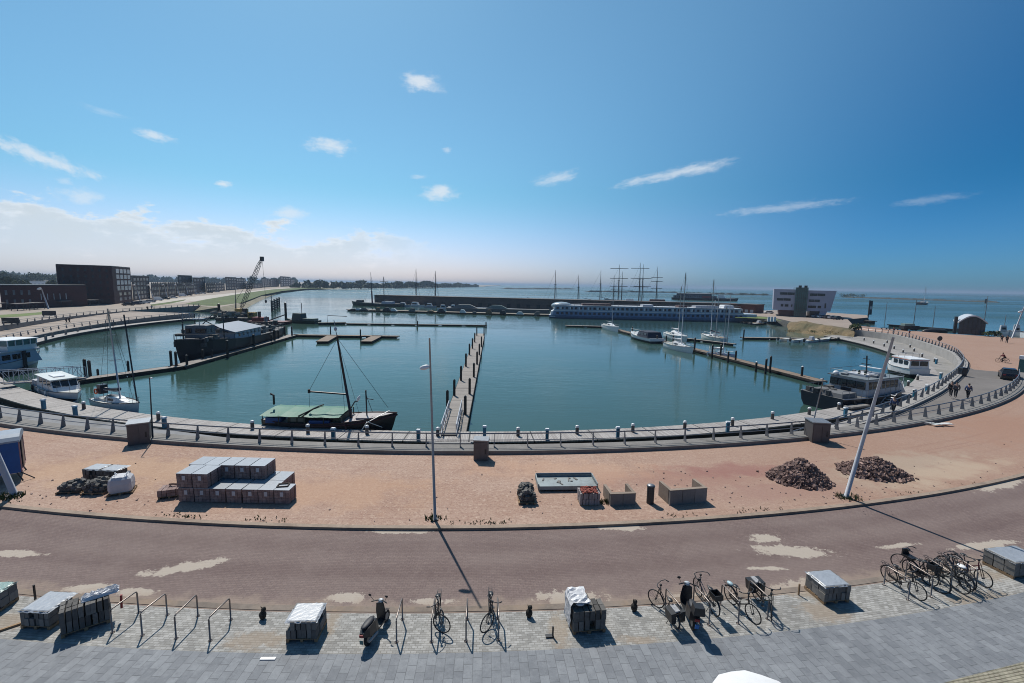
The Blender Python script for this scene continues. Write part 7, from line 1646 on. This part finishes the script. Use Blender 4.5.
MB().frus((2, 16, -1.6, 1.6), 1.8, (6, 12, -1.2, 1.2), 3.6).build('ribbed_cover', mat('grey_cover', C255(140, 138, 134), .7, .2), t); MB().frus((L*.38, L*.6, -1.6, 1.6), 1.8, (L*.45, L*.53, -1.2, 1.2), 3.6).build('ribbed_cover', mat('pale_green_cover', C255(128, 142, 136), .6, .1), t)
# tall ships -------------------------------------------------------------
def tallship(label, hull_px, masts, base_y, yards=(), hm=BLACK, cat='tall ship', group='tall ships moored behind the harbour shed', depth=0, spritz=True):
    """masts: list of (px x, px y of the top, [yard px heights], half yard px)"""
    a = G(*hull_px[0], WZ); b = G(*hull_px[1], WZ); c = (a+b)/2; rz = ang(a, b); L = (b-a).length
    t = thing('tall_ship', label, cat, (c.x, c.y, WZ), rz, group)
    m, d, r, dk = hull(L, 7.0, 2.2, 1.6, .6, .7, .03); o = m.build('hull', hm, t); fixn(o); d.build('deck', WOODL, t); r.build('rail', CREAM, t)
    MB().frus((-L*.35, -L*.12, -2, 2), 2.2, (-L*.34, -L*.13, -1.8, 1.8), 4.2).build('deckhouse', mat('varnished_house', C255(120, 70, 50), .5, .2), t)
    MB().frus((L*.1, L*.22, -1.6, 1.6), 2.2, (L*.1, L*.21, -1.4, 1.4), 3.9).build('fore_house', WHITE, t)
    if spritz: MB().tube([(L*.46, 0, 3.6), (L*.64, 0, 5.6)], .22, 6, .12).build('bowsprit', WOODP, t)
    inv = Matrix.Rotation(-rz, 3, 'Z')
    for (mx, my, ys, hw) in masts:
        y0 = a.y+(b.y-a.y)*((mx-hull_px[0][0])/(hull_px[1][0]-hull_px[0][0]))
        tp = tip_at_depth(mx, my, y0); q = inv@Vector((tp.x-c.x, tp.y-c.y, 0)); H = tp.z-WZ
        lm = H*.62
        mm = MB().tube([(q.x, 0, 1.5), (q.x, 0, lm)], .34, 8, .27).build('mast', mat('mast_wood', C255(96, 84, 78), .6, .2), t)
        MB().tube([(q.x, -.15, lm-1.2), (q.x, -.15, H)], .22, 6, .1).build('topmast', mat('mast_wood', C255(96, 84, 78)), mm)
        MB().cyl(q.x, 0, lm-.3, lm, .9, n=10).build('mast_top', WOODP, mm)
        sc = (tip_at_depth(mx+10, my, y0)-tp).length/10
        for yp in ys:
            zz = tip_at_depth(mx, yp, y0).z-WZ
            yd = MB(); yd.tube([(q.x-hw*sc, -.5, zz), (q.x, -.5, zz+.05), (q.x+hw*sc, -.5, zz)], .2, 6)
            yd.build('yard', WOODP, mm)
        wr = MB()
        for s in (-1, 1):
            for k in range(3): wr.tube([(q.x, 0, H*(.6+.18*k)), (q.x-1+s*.6, s*3.3, 2.4)], .04, 3)
        wr.tube([(q.x, 0, H*.96), (q.x+L*.2, 0, 3.2)], .045, 3); wr.tube([(q.x, 0, H*.6), (q.x+L*.14, 0, 3.2)], .045, 3)
        wr.build('rigging', BLACK, mm)
    return t
tallship('two masted schooner with bare masts left of the tall ships, behind the cruise ship bow', ((595, 307.5), (535, 306)), [(555.6, 270, [], 0), (578.8, 274.5, [], 0)], 306, cat='schooner')
tallship('large three masted square rigger with crossed yards behind the cruise ship', ((668, 307.6), (592, 305.6)), [(601, 270, [], 0), (619.6, 264.5, [268.6, 278.4, 286.4, 292.2], 8.8), (640.6, 262.6, [268.3, 278.4, 287, 292], 8.8)], 306, hm=BLACK)
tallship('white three masted barque with dark yards behind the first tall ship', ((676, 305), (606, 303.2)), [(614.3, 275, [], 0), (622.6, 271.5, [290], 11), (643.6, 264.2, [278.5, 286.6], 8.5), (657.8, 266.4, [277.6, 281.5, 288.4], 5.5)], 304, hm=mat('white_ship_hull', C255(190, 190, 192), .5, .1))
tallship('two masted sailing ship with tall bare masts in front of the left wood', ((447, 305.6), (404, 304.4)), [(416, 268.5, [], 0), (435.4, 270.8, [], 0)], 305, cat='sailing ship', hm=mat('blue_grey_hull', C255(70, 88, 104), .5, .2))
# far cruise ship with dark red middle --------------------------------------
t, L = boat_root('cruise_ship', 'dark cruise ship lying far out between the yacht masts and the office building', 'cruise ship', (672, 299.4), (737, 301.3)); m, d, r, dk = hull(L, 11, 2.6, .8, .8, .85, .02); o = m.build('hull', NAVY, t); fixn(o); d.build('deck', GREYW, t)
MB().box(-L*.47, L*.2, -5, 5, 2.5, 5.2).build('lower_deck_wall', mat('grey_blue_wall', C255(96, 108, 124), .5, .2, .2), t); MB().box(-L*.42, L*.12, -4.8, 4.8, 5.2, 7.4).build('upper_deck_wall', mat('dark_blue_wall', C255(60, 66, 84), .5, .2, .2), t); MB().box(-.02*L, L*.12, -5.06, -5.0, 2.6, 5.1).build('red_panel', RED, t); MB().frus((L*.22, L*.34, -4, 4), 2.6, (L*.22, L*.3, -3.6, 3.6), 6.6).build('wheelhouse', WHITE, t); MB().box(-L*.45, L*.16, -5.1, 5.1, 7.4, 7.7).build('sun_deck', WHITE, t)
for k in range(18): MB().box(-L*.45+k*L*.035, -L*.45+k*L*.035+1.3, -5.05, -4.99, 3.3, 4.5).build('window', GLASS, t)
# white sailing vessel under way and small beacon
t, L, f = sailboat('dark hulled sailing boat under way on the open water at the right', (919, 304.6), (927, 304.4), 20, (0, 0), NAVY, NAVC, None, None, .16, group=None)
c = G(985.5, 302.6, 1.0); t = thing('beacon', 'small beacon on the far end of the long breakwater', 'beacon', (c.x, c.y, 0)); MB().cyl(0, 0, 0, 3.6, .9, .7, 10).build('tower', STONE_B, t); MB().cyl(0, 0, 3.6, 5.2, 1.0, .8, 10).build('lantern', STEEL_D, t)
for i, (x, y, h) in enumerate([(885, 320, 9), (913.5, 325, 11), (933, 325, 8), (983, 330, 13)]):
    c = G(x, y, WZ); tag(MB().tube([(0, 0, 0), (0, 0, h)], .16, 6, .1).build('mooring_pole', STEEL, None, tuple(c)), 'tall thin pole in the open water on the right, %s from the left' % ORD[i], 'pole', 'tall thin poles in the open water')
c = G(868, 317.5, -1); t = thing('flag_sign', 'tall dark banner sign on the landing stage at the right spit', 'banner', (c.x, c.y, -1.2)); MB().cyl(0, 0, 0, 8.6, .25).build('pole', BLACK, t); MB().box(.1, 1.5, -.12, .12, 1.6, 8.4).build('banner_panel', NAVY, t); MB().box(.3, 1.3, -.15, .15, 4.2, 5.6).build('pale_emblem', GREYW, t)
# office building on the spit -----------------------------------------------
def front(pl, pr, deg):
    """ground line from pixel pl at a given plan angle until it meets the view ray of pixel column pr"""
    a = G(*pl); d = Vector((math.cos(R(deg)), math.sin(R(deg)), 0)); r = ray(pr, pl[1]); n = Vector((r.y, -r.x, 0))
    return a, (n.dot(-a))/n.dot(d)
a, L = front((772.5, 315.6), 830.5, -28); rz = R(-28); t = thing('office_building', 'white flared office building with glass stair tower on the right spit', 'office building', tuple(a), rz)
H = tip_at_depth(772, 289, a.y).z; H2 = tip_at_depth(795, 287.4, a.y).z
OW = mat('white_cladding', C255(176, 178, 196), .45, .06, .3)
def panel(x0b, x1b, x0t, x1t, z0, z1, d0=0, d1=16):
    return MB().add([(x0b, d0, z0), (x1b, d0, z0), (x1b, d1, z0), (x0b, d1, z0), (x0t, d0, z1), (x1t, d0, z1), (x1t, d1, z1), (x0t, d1, z1)], [(3,2,1,0),(4,5,6,7),(0,1,5,4),(1,2,6,5),(2,3,7,6),(3,0,4,7)])
xa, xb = L*.37, L*.585
panel(L*.0, xa, -L*.012, xa, 2.7, H).build('left_wing', OW, t); panel(xb, L*.99, xb, L*1.06, 2.7, H-.3).build('right_wing', OW, t)
panel(L*.12, xa, L*.1, xa, 0, 2.7, 1.2, 15).build('ground_floor', mat('red_shop_front', C255(92, 54, 56), .4, .3, .3), t); panel(xb+1.5, L*.84, xb+1.5, L*.86, 0, 2.7, 1.2, 15).build('ground_floor', NAVY, t); panel(L*.8, L*.9, L*.82, L*.94, 0, 2.7, .2, 15).build('side_wall', OW, t)
o = MB().box(xa, xb, -1.2, 15, 0, H2).build('glass_tower', mat('dark_green_glass', C255(64, 98, 98), .12, .35, .35, spec=.6), t)
mb = MB()
for k in range(1, 6): mb.box(xa+(xb-xa)*k/6-.06, xa+(xb-xa)*k/6+.06, -1.26, -1.2, 0, H2)
for k in range(1, 8): mb.box(xa, xb, -1.25, -1.2, H2*k/8-.05, H2*k/8+.05)
mb.build('mullions', STEEL_D, o)
for x in (.43, .53): MB().box(L*x, L*x+1.1, 3, 5, H2, H2+.9).build('roof_vent', BLACK, o)
for (x0, x1, z) in ((.1, .36, .84), (.05, .3, .62), (.13, .18, .40), (.2, .27, .40), (.31, .34, .40), (.62, .88, .82), (.61, .8, .6), (.61, .75, .38), (.77, .83, .38)):
    n_ = max(1, int((x1-x0)*L/2.0)); w0 = None
    for k in range(n_):
        ww = (x1-x0)*L/n_; loc = (L*x0+ww*(k+.5), -.02, H*z)
        if w0 is None: w0 = MB().box(-ww/2+.05, ww/2-.05, -.05, .02, -H*.045, H*.045).build('window', GLASS, t, loc)
        else: inst(w0, t, loc)
MB().box(L*.885, L*.91, -.06, 0, H*.34, H*.52).build('window', GLASS, t)
# arched pavilion ----------------------------------------------------------
a, L = front((958, 334), 984.5, -38); rz = R(-38); t = thing('arched_pavilion', 'dark glazed pavilion with white arched roof on the right shore', 'pavilion', tuple(a), rz)
hw = tip_at_depth(957, 323, a.y).z; hc = tip_at_depth(957, 316, a.y).z
arcp = [(L*(-.06+1.12*k/12), hw+(hc-hw)*math.sin(math.pi*k/12)) for k in range(13)]
o = MB().xprism([(0, 0), (L, 0)]+[(min(L, max(0, x)), z-.1) for x, z in reversed(arcp)], 0, 9).build('glazed_hall', mat('pavilion_glass', C255(44, 60, 76), .15, .25, .4), t); fixn(o)
o = MB().loft([[(x, -.9, z), (x, 10, z), (x, 10, z+.4), (x, -.9, z+.4)] for x, z in arcp], close=True).build('roof', mat('white_arch_roof', C255(200, 204, 210), .4, .06, .4), t); fixn(o)
for k in range(1, 6): MB().box(L*k/6-.035, L*k/6+.035, -.08, 0, 0, hw+(hc-hw)*math.sin(math.pi*(k/6*.893+.053))-.2).build('mullion', STEEL_D, t)
MB().box(0, L, -.09, -.0, hw*.55, hw*.55+.12).build('transom', STEEL_D, t)
MB().box(-.9, -.3, 1.0, 3.0, 0, hc*.95).build('side_pylon', BLACK, t)
# boats and bushes behind the pavilion
for i, (x0, y0, x1, y1, cab) in enumerate([(996, 335.4, 1010, 336, 2.0), (1009, 336, 1024, 336.8, 2.4), (1022, 337.4, 1044, 338, 2.0)]):
    t, L, B, f, dk = motorboat('white motor boat moored behind the plaza at the right edge, %s from the left' % ORD[i], (x0, y0), (x1, y1), WHITE, cat='motor boat', name='motor_boat', group='white motor boats at the right edge', f=1.5)
    o = MB().frus((-L*.3, L*.2, -B*.36, B*.36), 1.5, (-L*.26, L*.1, -B*.3, B*.3), 1.5+cab).build('cabin', GREYW, t); MB().box(-L*.2, L*.1, -B*.37, -B*.34, 2.1, 2.8).build('window', GLASS, o); MB().tube([(0, 0, 3), (0, 0, 7)], .09, 5).build('mast', STEEL, t)
c = G(909, 330.5); t = thing('kiosk_cart', 'small pale cart with plants on the plaza edge left of the pavilion', 'cart', (c.x, c.y, 0), .1); MB().box(-2.6, 2.6, -.8, .8, .4, 1.5).build('box', STEEL_D, t); MB().box(-2.4, 1.0, -.7, .7, 1.5, 2.2).build('cover', mat('green_grey_foil', C255(150, 176, 168)), t)
for x in (-1.6, 1.6): MB().tube([(x, -.9, .4), (x, .9, .4)], .4, 10).build('wheel', TYRE, t)
c = G(935, 331.6); t = thing('dark_dinghy', 'dark upturned boat lying on the plaza edge left of the pavilion', 'boat', (c.x, c.y, 0), .05); MB().ell((0, 0, 0), 4.2, 1.1, 1.0, 14, 8).build('hull', STEEL_D, t, smooth=True); MB().tube([(-4, 0, .1), (0, 0, 1.02), (4, 0, .1)], .08, 5).build('keel', BLACK, t)
c = G(1022, 372); t = thing('teal_box', 'white topped teal box at the right edge behind the ramp railing', 'cabinet', (c.x, c.y, 0), .6); MB().box(-.5, .5, -.4, .4, 0, 2.0).build('body', mat('teal_box_paint', C255(50, 110, 110), .5, .15), t); MB().box(-.56, .56, -.46, .46, 2.0, 2.5).build('top', WHITE, t)
# ---------------------------------------------------------------- vegetation
def leaf_clump(mb, c, rx, ry, rz, n, s):
    for k in range(n):
        while True:
            p = Vector((random.uniform(-1, 1), random.uniform(-1, 1), random.uniform(-1, 1)))
            if .25 < p.length < 1: break
        q = Vector((c[0]+p.x*rx, c[1]+p.y*ry, c[2]+p.z*rz)); a = random.uniform(0, 6.28); b_ = random.uniform(-1.2, 1.2)
        u = Vector((math.cos(a), math.sin(a)*math.cos(b_), math.sin(b_)))*s*random.uniform(.6, 1.2); w = Vector((-math.sin(a)*math.sin(b_), math.cos(a), math.cos(b_)*.9))*s*random.uniform(.5, 1.0)
        mb.add([q-u*.5-w*.5, q+u*.5-w*.35, q+u*.4+w*.5, q-u*.5+w*.4], [(0, 1, 2, 3)])
def wood(name, label, line, hs, n, ls, zb=0.0):
    """far wood along a surveyed base line: overlapping leafy crowns of uneven height"""
    mb = MB()
    for i, (p, a) in enumerate(line):
        h = hs(i)*random.uniform(.8, 1.15); w = random.uniform(.55, .95)*h
        leaf_clump(mb, (p.x+random.uniform(-4, 4), p.y+random.uniform(-8, 25), zb+h*.5), w, w, h*.5, n, ls)
        leaf_clump(mb, (p.x+random.uniform(-w, w), p.y+random.uniform(-4, 4), zb+h*.22), w*1.1, w, h*.24, n//2, ls)
    o = mb.build(name, LEAF); tag(o, label, 'wood', None, 'stuff'); return o
def far_line(pxs, step, z=0.0):
    return resample([G(x, y, z) for x, y in pxs], step)
wood('far_wood', 'long wood on the far shore left of the open water', far_line([(296, 287.7), (340, 288.0), (400, 287.5), (452, 286.9), (478, 286.7)], 14), lambda i: 10.5+2.5*math.sin(i*.21)+2*math.sin(i*.7), 70, 4.5)
wood('far_wood', 'distant band of trees behind the left buildings', far_line([(-40, 279.6), (60, 280.8), (160, 282.3), (300, 284.6)], 34), lambda i: 19+2*math.sin(i*.3)+1.5*math.sin(i*1.1), 60, 10)
def tree_clump(label, px, py, h, w, n, ls, name='tree'):
    c = G(px, py); t = thing(name, label, 'tree', (c.x, c.y, 0)); mb = MB()
    for k in range(7):
        a = random.uniform(0, 6.28); q = random.uniform(.1, .6)*w; leaf_clump(mb, (q*math.cos(a), q*math.sin(a), h*random.uniform(.4, .74)), w*random.uniform(.35, .55), w*random.uniform(.35, .5), h*random.uniform(.2, .28), n//7, ls)
    mb.build('crown', LEAF, t); mb = MB(); mb.tube([(0, 0, 0), (.3, 0, h*.35), (0, .2, h*.7)], h*.035, 6, h*.012)
    for k in range(4): a = k*1.6; mb.tube([(.2, 0, h*.3), (w*.35*math.cos(a), w*.35*math.sin(a), h*.6)], h*.015, 5, h*.006)
    mb.build('trunk', BARK, t); return t
TG = 'rounded trees behind the left blocks'
for i, (x, y, h, w) in enumerate([(-6, 285, 17, 14), (6, 284.6, 15, 14), (14, 284.3, 11, 13), (26, 284, 15.5, 14), (34, 284, 20, 17), (42, 284, 18, 16), (52, 283.9, 15, 14), (60, 283.8, 14, 13), (16, 290, 10, 11), (4, 291.5, 11, 10), (51.5, 290, 9.5, 4)]):
    tree_clump('rounded green tree behind the low brown block, %s planted' % ORD[i] if False else 'rounded green tree behind the dark brown blocks, %s of the clump from the left' % ORD[[0, 2, 3, 5, 6, 7, 9, 10, 4, 1, 8][i]], x, y, h, w, 340, 2.6).__setitem__('group', TG)
for i, (x, y, h, w) in enumerate([(399, 287.6, 15, 16), (410, 287.4, 15, 16), (424, 287.2, 19, 22), (428, 287.2, 18, 20), (446, 287.0, 14, 24)]):
    tree_clump('taller rounded tree clump standing out of the far wood, %s from the left' % ORD[i], x, y, h, w, 420, 4.5)['group'] = 'tall clumps in the far wood'
def bush(label, px, py, h, w, z=0.0, m=LEAF2, n=220):
    c = G(px, py, z); t = thing('bush', label, 'bush', (c.x, c.y, z)); mb = MB()
    for k in range(4): leaf_clump(mb, (random.uniform(-.5, .5)*w, random.uniform(-.4, .4)*w, h*random.uniform(.35, .6)), w*.5, w*.45, h*.42, n//4, h*.2)
    mb.build('foliage', m, t); MB().tube([(0, 0, 0), (.1*w, 0, h*.6)], h*.04, 5).build('stem', BARK, t); return t
bush('dark green bush at the far end of the right wall', 858, 330.5, 2.4, 3.0)
bush('low dark bush beside the pavilion, left of two', 988, 336.3, 1.5, 2.0); bush('low dark bush beside the pavilion, right of two', 994, 336.2, 1.8, 2.2)
BG = 'low shrubs on the breakwater near the far cruise ship'
for i, x in enumerate((688, 697, 707, 720, 742, 752, 764)):
    bush('low shrub on the breakwater left of the office building, %s from the left' % ORD[i], x, 294.6+.016*(x-700), 5, 9, WZ+2.0, LEAF, 120)['group'] = BG
for i, x in enumerate((846, 853, 862)):
    bush('low shrub on the long breakwater right of the office building, %s from the left' % ORD[i], x, 297.6+.016*(x-850), 7, 12, WZ+2.0, LEAF, 120)['group'] = 'low shrubs on the right breakwater'

# more clutter on the far pier and along the shed
for i, x in enumerate((352, 357, 363, 377, 386, 392, 412, 430, 441, 462, 474, 489, 503, 520, 538)):
    c = G(x, 310.2+(x-349)*.026, -1.5); tag(MB().frus((-random.uniform(.8, 2.4), random.uniform(.8, 2.4), -.8, .8), 0, (-.7, .7, -.6, .6), random.uniform(.7, 1.9)).build('covered_load', (STEEL_D, CREAM, PAVER, WOODL)[i % 4], None, (c.x, c.y+2, -1.5), rz=-.05), 'small covered load standing on the far pier, %s from the left' % ORD[i], 'load', 'loads on the far pier')
for i, x in enumerate((793, 812, 830)):
    bush('low dry bush on the grassy bank below the office building, %s from left' % ORD[i], x, 331.5+.045*(x-793)+random.uniform(-1, 1), random.uniform(.7, 1.2), random.uniform(2, 3), -.3, LEAF2 if i % 2 else mat('dry_leaves', C255(120, 104, 66), .9, .4, .6), 160)['group'] = 'low bushes on the grassy bank'
for i, (x, y) in enumerate([(884, 329.2), (892, 329.8), (900, 330.2)]):
    c = G(x, y); t = thing('bench', 'low dark bench on the plaza edge left of the cart, %s from the left' % ORD[i], 'bench', (c.x, c.y, 0), .1, 'benches at the plaza edge'); MB().box(-1.0, 1.0, -.25, .25, .4, .5).build('seat', WOODP, t); MB().box(-.9, -.75, -.2, .2, 0, .4).build('leg', STEEL_D, t); MB().box(.75, .9, -.2, .2, 0, .4).build('leg', STEEL_D, t)
# ------------------------------------------------------------------ air
hz = MB().box(-27000, 27000, -27000, 27000, -4.5, 36.0).build('haze', bpy.data.materials.new('thin_sea_air'))
hm_ = hz.data.materials[0]; hm_.use_nodes = True; hm_.node_tree.nodes.clear(); t_ = NT(hm_.node_tree)
pv = t_.n('ShaderNodeVolumePrincipled'); pv.inputs['Color'].default_value = (.40, .53, .70, 1); pv.inputs['Density'].default_value = .00017; pv.inputs['Anisotropy'].default_value = .2
t_.nt.links.new(pv.outputs[0], t_.n('ShaderNodeOutputMaterial').inputs['Volume'])
tag(hz, 'thin bluish air over the harbour and sea', 'haze', None, 'stuff')
